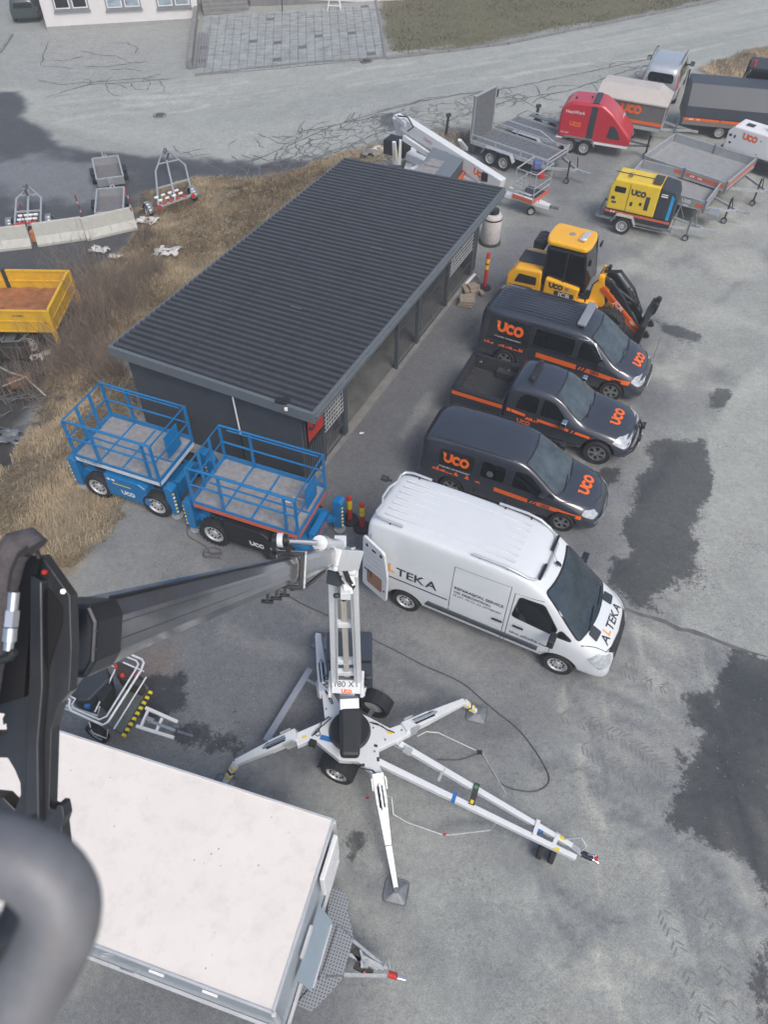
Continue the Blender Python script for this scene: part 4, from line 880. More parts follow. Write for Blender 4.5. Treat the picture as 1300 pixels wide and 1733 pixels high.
# silver car on the road, seen from behind
silver = mat('silver_paint', (.58, .61, .63), .25, metal=.5, coat=.8, var=.05)
a = W(1127, 160, 1.0); sz = math.atan2(43.35-40.25, 14.47-13.15)
sl = thing('parked_car', 'silver people carrier with roof rails at the road side behind the trailers', 'car', (13.5, 41.4, 0), sz); sl.scale = (1.06, 1.06, 1.06)
ST = [(-.92, .5, .95, 1.35, .72, .70, .52), (-.88, .34, 1.0, 1.54, .84, .80, .60), (-.66, .25, 1.02, 1.74, .89, .86, .68), (0, .25, 1.02, 1.80, .90, .87, .70), (1.2, .25, 1.02, 1.80, .90, .87, .70), (1.7, .25, 1.02, 1.70, .90, .86, .68), (2.3, .25, 1.0, 1.34, .90, .85, .70), (2.7, .25, .97, 1.12, .89, .83, .70), (3.3, .24, .86, .98, .87, .78, .6), (3.6, .26, .66, .8, .72, .6, .4), (3.66, .32, .5, .6, .6, .5, .34)]
bd, bv = loft('body', ST, silver, sl, [(0, .32, .37), (2.75, .32, .37)], W2=1.)
wheels(sl, (0, 2.75), .80, .32, .2, 'alloy'); side_glass(sl, bv, [[(-.5, 1.06), (.5, 1.06), (.5, 1.50), (-.35, 1.48)], [(.6, 1.06), (1.35, 1.05), (1.35, 1.5), (.6, 1.5)], [(1.45, 1.04), (2.2, 1.02), (1.8, 1.46), (1.45, 1.5)]])
rw = rpoly([(-.60, 1.06), (.60, 1.06), (.56, 1.44), (-.56, 1.44)], .14); w_ = decal('rear_window', [rw], 'B', bv, glass, sl, .01, .08)
sc = screen(1.72, 2.6, .58, .72); decal('windscreen', [sc], 'T', bv, wind, sl, .01, .08)
for sg, k in ((-1, 'R'), (1, 'L')): decal('tail_lamp', [[(-.90, .84), (-.72, .84), (-.62, 1.36), (-.74, 1.36)]], k, bv, red, sl, .01, .08)
for sg in (-1, 1): b = MB(); b.tube([(-.5, sg*.70, 1.78), (-.4, sg*.71, 1.85), (1.4, sg*.71, 1.85), (1.55, sg*.69, 1.76)], .022, 6); b.build('roof_rail', blackp, sl)
mirror(sl, 2.05, .87, 1.08, .9, blackp)
b = MB(); b.tube([(-.80, -.68, .55), (-.98, -.55, .56), (-1.0, 0, .56), (-.98, .55, .56), (-.80, .68, .55)], .05, 8); b.build('rear_bumper', silver, sl)
# dark car by the house
carm = mat('dark_car_paint', (.03, .055, .05), .25, coat=.8, var=.1)
a = G(46, 42); dcg = thing('parked_car', 'dark green car with rounded rear parked beside the white house', 'car', (a.x-.25, a.y+.95, a.z), math.radians(104))
bd, bv = loft('body', [(s[0], s[1], s[2]*.9, s[3]*.86, s[4], s[5], s[6]) for s in ST], carm, dcg, [(0, .32, .36), (2.75, .32, .36)], W2=1.)
wheels(dcg, (0, 2.75), .80, .31, .2, 'alloy'); side_glass(dcg, bv, [[(-.5, .98), (.5, .98), (.5, 1.32), (-.3, 1.30)], [(.6, .98), (2.1, .96), (1.75, 1.28), (.6, 1.32)]])
decal('rear_window', [rpoly([(-.58, .92), (.58, .92), (.52, 1.24), (-.52, 1.24)], .08)], 'B', bv, glass, dcg, .01, .08)
for sg, k in ((-1, 'R'), (1, 'L')): decal('tail_lamp', [[(-.88, .74), (-.70, .74), (-.74, .94), (-.86, .94)]], k, bv, red, dcg, .01, .08)
mirror(dcg, 2.05, .87, 1.0, .9, blackp)
# ================================================================ SHED
SA, SB, SC, SDD = W(186, 590, 2.75), W(530, 704, 2.95), W(853, 322, 2.95), W(583, 271, 2.75)
ux = (SC-SB); ux.z = 0; SL = ux.length; ux.normalize(); uy = (SA-SB); uy.z = 0; SWd = uy.length; uy.normalize()
shed = thing('storage_shed', 'long dark shed with ribbed black metal roof and open mesh-gated front', 'shed', (SB.x, SB.y, 0))
def SP(u, v, z): return Vector((SB.x, SB.y, 0))+ux*u+uy*v+Vector((0, 0, z))       # u along the front, v towards the back
def RZ(v): return 2.95-.2*v/SWd
nr_ = 58; pit = SL/nr_; b = MB(); prof = []
for i in range(nr_):
    s = i*pit; prof += [(s+.0*pit, 0), (s+.44*pit, 0), (s+.52*pit, .085), (s+.92*pit, .085)]
prof.append((SL, 0))
SCd = SDD-SC; SCd.z = 0
def RP(s, v, h):    # roof point; far end follows its own corner
    t = s/SL; p0 = SP(s, 0, 0); bk_ = Vector((SA.x, SA.y, 0)).lerp(Vector((SDD.x, SDD.y, 0)), t); p = p0.lerp(bk_, v); return Vector((p.x, p.y, 2.95-.2*v+h))
vs = []
for s, h in prof: vs += [RP(s, 0.005, h+.02), RP(s, .995, h+.02)]
b.add(vs, [(2*i, 2*i+1, 2*i+3, 2*i+2) for i in range(len(prof)-1)]); vs2 = [v-Vector((0, 0, .03)) for v in vs]
b.add(vs2, [(2*i, 2*i+2, 2*i+3, 2*i+1) for i in range(len(prof)-1)])
rf = b.build('roof', shedr, shed, off=shed.location, smooth=20, fix=False)
b = MB()
for v_ in (.08, .36, .64, .92):
    for i in range(nr_):
        p = RP(i*pit+.72*pit, v_, .105); b.box(p, (.022, .022, .012))
b.build('roof_screws', mat('screw_zinc', (.16, .17, .18), .5), rf, off=shed.location)
b = MB()
for v_ in (.335, .665):
    for i in range(nr_): p0, p1 = RP(i*pit+.50*pit, v_, .109), RP(i*pit+.94*pit, v_, .109); b.bar(p0, p1, .02, .006)
b.build('sheet_lap', mat('sheet_lap_dark', (.035, .04, .046), .5), rf, off=shed.location)
rs = mat('lead_streak', (.16, .17, .18), .6)
b = MB()
for (s, v0, v1) in ((7.4, .30, .37), (3.6, .40, .46)): b.add([RP(s+.0, v0, .11), RP(s+.03, v0, .11), RP(s+.03, v1, .11), RP(s, v1, .11)], [(0, 1, 2, 3)])
b.build('roof_scratch', rs, rf, off=shed.location, fix=False)
b = MB()
for (a, c, o) in ((RP(0, 0, 0), RP(SL, 0, 0), 0), (RP(0, -.008, 0), RP(0, 1.008, 0), 1), (RP(SL, -.008, 0), RP(SL, 1.008, 0), 2), (RP(0, 1, 0), RP(SL, 1, 0), 3)):
    d = (c-a).normalized(); sd_ = Vector((0, 0, 1)); b.bar(a-Vector((0, 0, .06)), c-Vector((0, 0, .06)), .10 if o in (0, 1) else .06, .28, up=sd_)
fs = b.build('fascia', shedf, shed, off=shed.location)
b = MB(); a, c = RP(0, .0, 0), RP(SL, 0, 0); q = -uy*.075; b.bar(a+q-Vector((0, 0, .02)), c+q-Vector((0, 0, .02)), .07, .05, up=(0, 0, 1)); b.build('gutter', shedf, shed, off=shed.location)
F0u, F0v, BKv = .30, .60, SWd-.30; EN = SL-.35
b = MB()
def wall(bb, u0, v0, u1, v1, z0, z1, t=.12): p, q = SP(u0, v0, 0), SP(u1, v1, 0); zc = (z0+z1)/2; bb.bar(p+Vector((0, 0, zc)), q+Vector((0, 0, zc)), t, z1-z0, up=(0, 0, 1))
wall(b, F0u, F0v, F0u, BKv, -1.2, 2.72); b.build('end_wall', shedw, shed, off=shed.location)
b = MB(); wall(b, F0u-.05, BKv, EN+.05, BKv, -1.2, 2.60); b.build('back_wall', shedw, shed, off=shed.location)
b = MB(); wall(b, EN, F0v, EN, BKv, -.5, 2.72); b.build('end_wall', shedw, shed, off=shed.location)
def du(px, py): p = W(px, py, 0)-SP(0, 0, 0); return p.dot(ux)
P1, P2, P3, P4, P5, P6 = du(551, 781), du(588, 737), du(660, 622), du(703, 580), du(755, 520), du(803, 468)
EN2 = min(EN, P6)
b = MB(); wall(b, F0u-.05, F0v, P1, F0v, 0, 2.74, .08); fw = b.build('front_panel', shedw, shed, off=shed.location)
b = MB(); u = F0u+.05
while u < P1-.02: wall(b, u, F0v-.05, u+.015, F0v-.05, .05, 2.7, .012); u += .12
b.build('board_joint', seal, fw, off=shed.location)
for pu, ww in ((P1, .09), (P2, .20), (P3, .09), (P4, .20), (P5, .12), (EN2, .22)):
    b = MB(); b.bar(SP(pu, F0v, 0.02), SP(pu, F0v, 2.75), ww, .12, up=tuple(uy)); b.build('post', shedw, shed, off=shed.location, bevel=.006)
wire = mat('white_wire', (.62, .64, .65), .5); 
def slats(u0, u1, z0, z1, mm=shedw, gap=.13, th=.014):
    b = MB(); u = u0+.03
    while u < u1: b.bar(SP(u, F0v, z0), SP(u, F0v, z1), th, th, up=tuple(uy)); u += gap
    for z in (z0, (z0+z1)/2, z1): b.bar(SP(u0, F0v, z), SP(u1, F0v, z), .03, .04, up=(0, 0, 1))
    b.build('gate', mm, shed, off=shed.location)
def meshp(u0, u1, z0, z1):
    b = MB(); u = u0
    while u < u1: b.bar(SP(u, F0v-.03, z0), SP(u, F0v-.03, z1), .012, .012, up=tuple(uy)); u += .13
    z = z0
    while z < z1: b.bar(SP(u0, F0v-.03, z), SP(u1, F0v-.03, z), .012, .012, up=(0, 0, 1)); z += .14
    b.build('wire_mesh', wire, shed, off=shed.location)
slats(P1, P2, .06, 1.0); meshp(P1+.04, P2-.1, 1.02, 2.7)
slats(P3, P4, .06, 2.6); slats(P4, P5, .06, 2.6); slats(P5, EN2, .06, 1.1); meshp(P5+.1, EN2-.1, 1.1, 2.7)
b = MB(); wall(b, F0u, F0v-.02, EN2+.1, F0v-.02, -.05, .05, .26); b.build('sill', concd, shed, off=shed.location)
fl = MB(); fl.add([SP(F0u+.1, F0v+.1, .02), SP(EN-.1, F0v+.1, .02), SP(EN-.1, BKv-.1, .02), SP(F0u+.1, BKv-.1, .02)], [(0, 1, 2, 3)]); fl.build('floor', mat('dusty_floor', (.125, .13, .128), .95, var=.35, vs=1.6, bump=.5, bs=12, grime=.3), shed, off=shed.location, fix=False)
# red warning board on the front panel
flat('warning_board', [[(0, 0), (.75, 0), (.75, .85), (0, .85)]], SP(F0u+.18, F0v-.10, 1.45), ux, (0, 0, 1), redp, shed).location = -Vector(shed.location)
flat('board_emblem', xf(logo2d(.30), .37, .50, .5), SP(F0u+.18, F0v-.115, 1.45), ux, (0, 0, 1), textd, shed).location = -Vector(shed.location)
b = MB(); wall(b, F0u+.16, F0v-.09, F0u+.96, F0v-.09, 1.30, 1.42, .03); b.build('board_rail', blackp, shed, off=shed.location)
# flood lamp on the near corner
fl_ = W(477, 682, 2.98); fp = thing('flood_lamp', 'black flood lamp clamped on the shed roof corner with a loop of cable', 'lamp', fl_)
b = MB(); b.box((0, 0, .06), (.30, .16, .10), rz=-.3); b.build('lamp_housing', blackp, fp, bevel=.02)
b = MB(); b.tube([(.1+.11*math.cos(t), .02+.1*math.sin(t), .05+.02*t) for t in [i*.5 for i in range(14)]], .012, 6); b.build('cable_loop', blackp, fp)
b = MB(); b.box((.12, -.22, .0), (.08, .05, .09)); b.build('sensor', textw, fp, bevel=.01)
pl = thing('white_pole', 'thin white pole leaning on the dark end wall of the shed', 'pole', W(405, 730, 1.3)); b = MB(); b.cyl(W(407, 735, 1.3), W(392, 665, 2.7), .022); b.build('pole_tube', textw, pl, off=pl.location)
b = MB(); b.cyl(W(407, 735, 1.3), W(407, 735, 1.3)+Vector((0, .0, -1.3)), .02); b.build('pole_foot', blackp, pl, off=pl.location)
# tank at the far corner of the shed
tk = thing('white_tank', 'rusty white cylinder tank with black top standing at the far corner of the shed', 'tank', W(829, 410, 0))
tkm = mat('tank_white', (.60, .57, .56), .6, var=.08, grime=.6); b = MB(); b.lathe([(.001, .0), (.30, .02), (.36, .10), (.36, 1.05), (.30, 1.16), (.001, 1.2)], axis='Z', n=32, closed=False); b.build('tank_body', tkm, tk, smooth=50)
b = MB(); b.lathe([(.37, .98), (.37, 1.03), (.355, 1.03), (.355, .98)], axis='Z', n=32); b.lathe([(.001, 1.2), (.22, 1.2), (.2, 1.32), (.001, 1.34)], axis='Z', n=24, closed=False); b.build('tank_collar', blackp, tk, smooth=50)
b = MB(); b.lathe([(.25, 0), (.42, 0), (.42, .05), (.25, .05)], axis='Z', n=24); b.build('tank_foot', rubbish, tk)
# bollards
def bollard(px, py, h, label, dx=0, base=True):
    t = thing('marker_bollard', label, 'bollard', W(px, py, 0), 0, 'red marker bollards with yellow bands')
    b = MB(); b.lathe([(.001, 0), (.065, 0), (.065, h-.03), (.05, h), (.001, h)], axis='Z', n=16, closed=False); b.build('bollard_post', redp, t, smooth=40)
    for z in (h*.62, h*.80):
        b = MB(); b.lathe([(.069, z-.09), (.069, z+.07)], axis='Z', n=16, closed=False); b.build('yellow_band', yel, t, smooth=60)
    b = MB(); b.lathe([(.001, .0), (.24, 0), (.22, .05), (.08, .08), (.001, .08)], axis='Z', n=20, closed=False); b.build('rubber_base', blackp, t, smooth=40)
bollard(820, 487, 1.35, 'red and yellow marker bollard beside the scrap boards at the shed'); bollard(613, 893, .95, 'red bollard behind the rear door of the white van'); bollard(592, 880, .9, 'red bollard half hidden by the blue outrigger of the scissor lift')
# pile of old boards / crates
wp = thing('paving_stack', 'stack of two dirty square slabs on the ground near the red bollard', 'slab stack', W(788, 515, 0), -.25)
for i in range(3): b = MB(); b.box((.02*i, .01*i, .045+.085*i), (.52, .46, .07), rz=.1*i); b.build('slab', wood, wp, bevel=.008)
wp = thing('broken_slab', 'broken dirty slab lying behind the slab stack', 'slab', W(797, 492, 0), .3); b = MB(); b.prism([(-.3, -.2), (.25, -.25), (.38, .1), (.1, .26), (-.28, .18)], .02, .14); b.build('slab', wood, wp, bevel=.01); b = MB(); b.prism([(-.1, -.2), (.28, -.12), (.2, .2), (-.12, .14)], .14, .22); b.build('slab_piece', wood, wp, bevel=.01)
wp = thing('broken_slab', 'small heap of broken slab pieces on the right of the slab stack', 'rubble', W(806, 500, 0), -.4)
r = random.Random(4)
for i in range(4): b = MB(); b.box((r.uniform(-.2, .2), r.uniform(-.15, .15), .05+.03*i), (.26, .16, .07), rz=r.uniform(0, 3)); b.build('slab_piece', wood, wp, bevel=.01)
wp = thing('timber_offcut', 'pale timber offcut leaning at the shed gate behind the slabs', 'timber', W(795, 478, 0)); b = MB(); b.bar((-.15, -.2, .05), (.2, .25, .2), .09, .04); b.build('board', textw, wp, bevel=.004); b = MB(); b.bar((.2, .25, .2), (.34, .22, .05), .05, .04); b.build('cross_piece', wood, wp)
# ================================================================ SCISSOR LIFTS
def scissor(label, P, rows, film, wheelk, cover, name_text, deckpat, sz=2.5):
    nl, nr, fl_ = [W(*p, sz) for p in P]; yw = yaw(nl, nr); L = (nr-nl).length; B = 1.55
    t = thing('scissor_lift', label, 'scissor lift', (nl.x, nl.y, 0), yw, 'blue scissor lifts beside the shed'); DZ = 1.36; RZ_ = sz
    b = MB(); b.bb(0, L, 0, B, DZ-.02, DZ); b.build('deck', deckm, t)
    b = MB()
    for x in (L*.28, L*.55): b.bb(x, x+.05, .03, B-.03, DZ, DZ+.012)
    b.bb(.03, L-.03, B*.42, B*.42+.05, DZ, DZ+.011); b.build('deck_joint', blue, t)
    b = MB()
    for y in (-.03, B): b.bb(-.03, L+.03, y, y+.03, DZ-.17, DZ+.14 if y > 0 else DZ+.04)
    b.bb(-.03, 0, 0, B, DZ-.17, DZ+.14); b.bb(L, L+.03, 0, B, DZ-.17, DZ+.06); b.build('deck_frame', blue, t, bevel=.004)
    b = MB(); b.bb(0, L, -.035, -.03, DZ-.16, DZ-.04) ; b.bb(L+.031, L+.035, 0, B, DZ-.16, DZ-.04); b.build('side_film', film, t)
    if name_text:
        flat('lettering', text2d(name_text, .13, .005, 1.1), (.45, -.040, DZ-.10), (1, 0, 0), (0, 0, 1), textw, t)
    b = MB()
    for z in (RZ_, DZ+.60):
        b.tube([(0, 0, z), (L, 0, z), (L, B, z), (0, B, z)], .030, 8, closed=True)
    b.tube([(.25, .06, RZ_-.03), (L-.1, .06, RZ_-.03)], .018, 8); b.tube([(.25, B-.06, RZ_-.03), (L-.1, B-.06, RZ_-.03)], .018, 8)
    b.build('guard_rail', blue, t, smooth=50)
    for x, y in ((0, 0), (L, 0), (L, B), (0, B), (L*.3, 0), (L*.3, B), (0, B*.35), (0, B*.68), (L*.9, 0)):
        b = MB(); b.bar((x, y, DZ), (x, y, RZ_), .08, .045); b.build('rail_post', blue, t, bevel=.004)
    b = MB(); b.bb(L-.02, L+.0, B*.35, B*.72, DZ+.25, DZ+.95); b.build('control_panel', blue, t)
    # scissor stack, chassis
    b = MB()
    for y in (.25, B-.3):
        for k in range(5): b.bar((.2, y, .62+k*.13), (L-.2, y, .62+((k+1) % 2)*.06+k*.13), .05, .07)
    b.build('scissor_arms', rubbish, t)
    b = MB(); b.bb(-.05, L+.15, .12, B-.12, .42, .72); b.build('chassis', blue, t, bevel=.01)
    b = MB(); b.prism([(.78, .32), (1.98, .32), (1.98, .92), (1.80, 1.05), (.78, 1.05)], -.10, .28, 'Y'); cv_ = b.build('side_cover', cover, t, bevel=.02)
    b = MB(); b.prism([(.78, .32), (1.98, .32), (1.98, 1.05), (.78, 1.05)], B-.28, B+.10, 'Y'); b.build('side_cover', cover, t, bevel=.02)
    flat('lettering', logo2d(.17), (1.38 if cover is blue else 1.62, -.105, .56), (1, 0, 0), (0, 0, 1), textw, cv_)
    if cover is blue:
        flat('warning_strip', [[(0, 0), (.55, 0), (.55, .035), (0, .035)]], (1.0, -.104, .80), (1, 0, 0), (0, 0, 1), yel, cv_)
        flat('lettering', [rrect(0, 0, .10, .08, .02), rrect(.14, 0, .24, .08, .02)], (.86, -.104, .90), (1, 0, 0), (0, 0, 1), textw, cv_)
    for x in (.42, 2.18):
        for y in (.02, B-.02): wheel(t, x, y, .40, .26, wheelk, side=-1 if y < .5 else 1)
    for (x, y, tilt) in rows:
        b = MB(); b.prism([(x-.11, .22), (x+.11, .22), (x+.13, 1.10), (x+.05, 1.18), (x-.12, 1.14)], y-.12, y+.12, 'Y')
        o = b.build('outrigger', blue, t, bevel=.01); b = MB(); b.cyl((x, y, .05), (x, y, .25), .04); b.cyl((x, y, .03), (x, y, .07), .15, n=18); b.build('foot_pad', galv, o)
        b = MB(); b.bar((x, y, .5), (max(0.1, min(L-.1, x)), B/2+(y-B/2)*.5, .55), .16, .14); b.build('outrigger_beam', blue, o)
        for k in range(6):
            b = MB(); b.box((x+(.135 if x > 1 else -.12), y-.10, .34+k*.13), (.04, .05, .035)); b.build('bolt', yel if k % 2 else textw, o)
    b = MB(); b.bb(L+.05, L+.22, B*.25, B*.75, .45, .98); e = b.build('end_cover', blue, t, bevel=.02)
    for y in (B*.28, B*.72): b = MB(); b.bar((-.12, y, .35), (-.02, y, DZ), .03, .03); b.build('ladder_side', blue, t)
    return t, L, B
s1, L1, B1 = scissor('blue scissor lift with blue side covers and white edge strip next to the dry grass', [(104, 712), (252, 757), (168, 650)], ((-.22, .08, 0), (2.62, .10, 0), (2.75, 1.5, 0)), mat('white_side_film', (.62, .66, .70), .5), 'steel', blue, None, 0)
flat('lettering', text2d('GS-3268RT', .13, .006, 1.1), (.45, -.042, 1.30), (1, 0, 0), (0, 0, 1), blue, s1)
s2, L2, B2 = scissor('blue scissor lift with black side cover and orange edge strip next to the white van', [(313, 792), (498, 848), (373, 717)], ((-.28, .15, 0), (3.12, 1.50, 0), (-.5, 1.62, 0)), orangef, 'lug', blackp, None, 1)
flat('lettering', xf(logo2d(.22), 0, 0), (L2+.225, B2*.5, .72), (0, 1, 0), (0, 0, 1), orangef, s2)
b = MB(); b.box((2.3, 1.0, 1.372), (.3, .02, .004)); b.box((2.1, .8, 1.372), (.15, .03, .004)); b.build('paint_scrape', textw, s2)
# ================================================================ LITTER BARRIERS POLES
def concrete_barrier(pts, label):
    a, c = G(*pts[0]), G(*pts[1]); yw = yaw(a, c); L = (c-a).length; t = thing('concrete_barrier', label, 'barrier', a, yw, 'pale concrete barriers in a row')
    b = MB(); b.prism([(0, 0), (.62, 0), (.62, .12), (.42, .38), (.36, .9), (.26, .9), (.20, .38), (0, .12)], 0, L, 'X'); b.build('block', conc, t, bevel=.02)
    b = MB(); b.bar((L/2, .004, .1), (L/2, .19, .37), .02, .02); b.build('block_joint', concd, t)
    return t, L
concrete_barrier([(148, 409), (150+84, 397-8)], 'pale concrete barrier at the right end of the row, in front of the small trailers')
concrete_barrier([(64, 419), (146, 407)], 'pale concrete barrier in the middle of the row, beside the orange bag')
concrete_barrier([(-45, 432), (54, 421)], 'pale concrete barrier at the left edge of the row, below the small boat trailer')
for (a, c, lb) in (((126, 330), (143, 372), 'thin red and white pole standing behind the middle barrier'), ((213, 320), (224, 365), 'thin red and white pole standing at the right-hand barrier'), ((32, 345), (47, 385), 'thin red and white pole behind the left barrier in front of the boat trailer')):
    g = G(c[0]+3, c[1]+14); t = thing('marker_pole', lb, 'pole', g, 0, 'red and white marker poles'); b = MB(); tp = W(a[0], a[1], g.z+1.9)
    b.cyl((0, 0, 0), tp-g, .028, n=8); b.build('pole_tube', redp, t, smooth=60)
    b = MB(); 
    for k in (.25, .5, .75): p = (tp-g)*k; q = (tp-g)*(k+.08); b.cyl(p, q, .030, n=8)
    b.build('white_band', textw, t, smooth=60)
og = thing('orange_bag', 'crumpled orange bag wedged between two barriers', 'bag', G(62, 408)); b = MB(); b.prism([(-.15, -.15), (.14, -.12), (.12, .2), (-.12, .22)], 0, .5); o = b.build('bag_cloth', mat('orange_cloth', (.6, .22, .1), .8), og, bevel=.05)
def scrap(px, py, s, label, m=litterm, seed=0, name='plastic_sheet', cat='litter'):
    g = G(px, py, .02); t = thing(name, label, cat, g); r = random.Random(seed); n = 9; b = MB(); V_ = []; F_ = []
    for i in range(n):
        for j in range(n):
            x = (i/(n-1)-.5)*s*r.uniform(.85, 1.15); y = (j/(n-1)-.5)*s*.6*r.uniform(.8, 1.2); V_.append((x+.25*y, y, r.uniform(0, .16)*s+.05))
    F_ = [(i*n+j, (i+1)*n+j, (i+1)*n+j+1, i*n+j+1) for i in range(n-1) for j in range(n-1) if r.random() > .12]
    b.add(V_, F_); o = b.build('sheet', m, t, smooth=180, fix=False); q = o.modifiers.new('s', 'SOLIDIFY'); q.thickness = .01
scrap(283, 430, 1.0, 'crumpled white plastic sheet lying on the grass bank left of the shed', seed=1); scrap(248, 378, .9, 'grey plastic sheet beside the right-hand barrier', seed=2)
scrap(168, 427, .8, 'dirty white plastic scrap above the bare bushes', seed=3); scrap(195, 437, .5, 'small grey scrap at the edge of the bushes', seed=4); scrap(62, 605, .8, 'torn white sheet among the scrap below the yellow tipper', seed=5)
scrap(22, 745, 1.1, 'grey metal sheet lying in the scrap at the left edge', galvd, 6); scrap(632, 262, 1.1, 'heap of grey rubble and plastic behind the far end of the shed', concd, 7); scrap(645, 255, .8, 'white rubble bag behind the shed', litterm, 8)
scrap(612, 736, .12, 'tiny white paper scrap on the asphalt by the shed', textw, 9)
# stones scattered
def stones(name, poly, n, s0, s1_, m, seed):
    r = np.random.RandomState(seed); P = np.array(poly); lo, hi = P.min(0), P.max(0); b = MB(); c = 0
    while c < n:
        x, y = r.uniform(lo[0], hi[0]), r.uniform(lo[1], hi[1])
        if sdf(np.array([x]), np.array([y]), poly)[0] > 0: continue
        c += 1; s = r.uniform(s0, s1_); z = gz(x, y); V_ = [(x+s*dx*r.uniform(.6, 1), y+s*dy*r.uniform(.6, 1), z+s*dz*r.uniform(.5, .9)) for dx, dy, dz in ((1, 0, .2), (0, 1, .2), (-1, 0, .2), (0, -1, .2), (.1, .1, .9))]
        b.add(V_, [(0, 1, 4), (1, 2, 4), (2, 3, 4), (3, 0, 4)])
    o = b.build(name, m, fix=False); o['kind'] = 'stuff'; return o
stones('loose_gravel', pp((600, 270), (690, 235), (940, 205), (940, 222), (700, 290), (640, 285)), 420, .04, .16, concd, 1)
stones('loose_gravel', pp((880, 330), (1050, 330), (1060, 420), (900, 450)), 600, .012, .035, grav, 2)
stones('loose_gravel', pp((600, 900), (1300, 900), (1300, 1733), (600, 1733)), 900, .006, .02, grav, 3)
stones('loose_gravel', pp((80, 900), (500, 900), (560, 1300), (300, 1300), (60, 1200)), 500, .006, .022, grav, 4)
# ================================================================ BARE BUSHES
def bush(px, py, n, h, spread, label, seed, lean=(0, 0)):
    g = G(px, py); r = random.Random(seed); b = MB()
    for i in range(int(n*.72)):
        x0, y0 = r.gauss(0, spread*.45), r.gauss(0, spread*.45); z0 = gz(g.x+x0, g.y+y0)-g.z; a = r.uniform(0, 6.28); l = h*r.uniform(.55, 1.1); ln = r.uniform(.08, .6)
        p0 = Vector((x0, y0, z0)); d = Vector((math.cos(a)*ln+lean[0], math.sin(a)*ln+lean[1], 1)).normalized(); P = [p0]; 
        for k in range(4): d = (d+Vector((r.gauss(0, .07), r.gauss(0, .07), 0))).normalized(); P.append(P[-1]+d*l/4)
        for k in range(4): b.cyl(P[k], P[k+1], .011*(1-k*.2), .011*(1-(k+1)*.2), n=3, caps=False)
        for q in range(3):
            k = r.randint(1, 3); e = (d+Vector((r.gauss(0, .4), r.gauss(0, .4), 0))).normalized(); b.cyl(P[k], P[k]+e*l*.28, .006, .003, n=3, caps=False)
    t = b.build('bare_bush', twig, None, fix=False); t.location = g; tag(t, label, 'bush', 'leafless bushes on the bank')
bush(170, 560, 260, 2.3, 1.3, 'largest leafless bush, covering the right end of the yellow tipper', 1)
bush(130, 620, 240, 2.1, 1.3, 'dense leafless bush below the yellow tipper', 2); bush(215, 520, 200, 2.0, 1.1, 'leafless bush against the left corner of the shed', 3)
bush(190, 640, 160, 1.6, 1.0, 'leafless bush just above the left scissor lift', 4); bush(150, 490, 150, 1.9, 1.2, 'leafless bush between the dark track and the yellow tipper', 5)
bush(60, 660, 110, 1.5, 1.3, 'thin leafless bush over the scrap machine', 6); bush(248, 405, 60, 1.1, .4, 'small leafless bush beside the right-hand barrier', 7); bush(250, 470, 110, 1.2, 1.0, 'low leafless bush on the bank behind the shed', 8)
# ================================================================ TRAILER PARTS
def drawbar(t, x0, w, xh, z=.5, m=galv, jockey=True, jx=None):
    b = MB(); b.bar((x0, -w/2, z), (xh-.35, -.04, z), .06, .09); b.bar((x0, w/2, z), (xh-.35, .04, z), .06, .09); b.bar((xh-.45, 0, z), (xh-.1, 0, z), .09, .09); dbo = b.build('drawbar', m, t)
    b = MB(); b.bar((xh-.12, 0, z), (xh+.12, 0, z+.02), .10, .09); b.bar((xh-.15, 0, z+.06), (xh+.02, 0, z+.16), .025); b.build('coupling', chrome, dbo)
    b = MB(); b.bar((xh-.42, .06, z+.05), (xh-.55, .10, z+.38), .03); b.build('brake_lever', blackp, dbo)
    if jockey:
        jx = jx or xh-.55; b = MB(); b.cyl((jx, -.12, .25), (jx, -.12, z+.42), .035); b.bar((jx, -.12, z+.42), (jx+.1, -.2, z+.46), .02); b.build('jockey_stand', galv, t)
        wheel(t, jx, -.12, .11, .07, 'steel', side=-1, name='jockey_wheel')
def twheels(t, xs, y, r=.32, w_=.2, guard=True, m=galv):
    for x in xs:
        for sg in (-1, 1): wheel(t, x, sg*y, r, w_, 'steel')
    b = MB()
    for sg in (-1, 1): b.bar((min(xs)-.2, sg*(y-.22), r+.05), (max(xs)+.2, sg*(y-.22), r+.05), .05, .06)
    for x in xs: b.cyl((x, -y, r), (x, y, r), .035)
    b.build('axle', m, t)
    if guard:
        for sg in (-1, 1):
            b = MB(); P = [(min(xs)-r-.10, r-.02), (min(xs)-r*.62, r+r+.02), (max(xs)+r*.62, r+r+.02), (max(xs)+r+.10, r-.02)]; 
            for a, c in zip(P, P[1:]): b.bar((a[0], sg*y, a[1]), (c[0], sg*y, c[1]), .24, .018, up=(0, 1, 0)) if 0 else b.add([(a[0], sg*y-.13, a[1]), (c[0], sg*y-.13, c[1]), (c[0], sg*y+.13, c[1]), (a[0], sg*y+.13, a[1]), (a[0], sg*y-.13, a[1]+.02), (c[0], sg*y-.13, c[1]+.02), (c[0], sg*y+.13, c[1]+.02), (a[0], sg*y+.13, a[1]+.02)], [(0, 1, 2, 3), (4, 5, 6, 7), (0, 1, 5, 4), (2, 3, 7, 6), (0, 3, 7, 4), (1, 2, 6, 5)])
            b.build('mudguard', m, t)
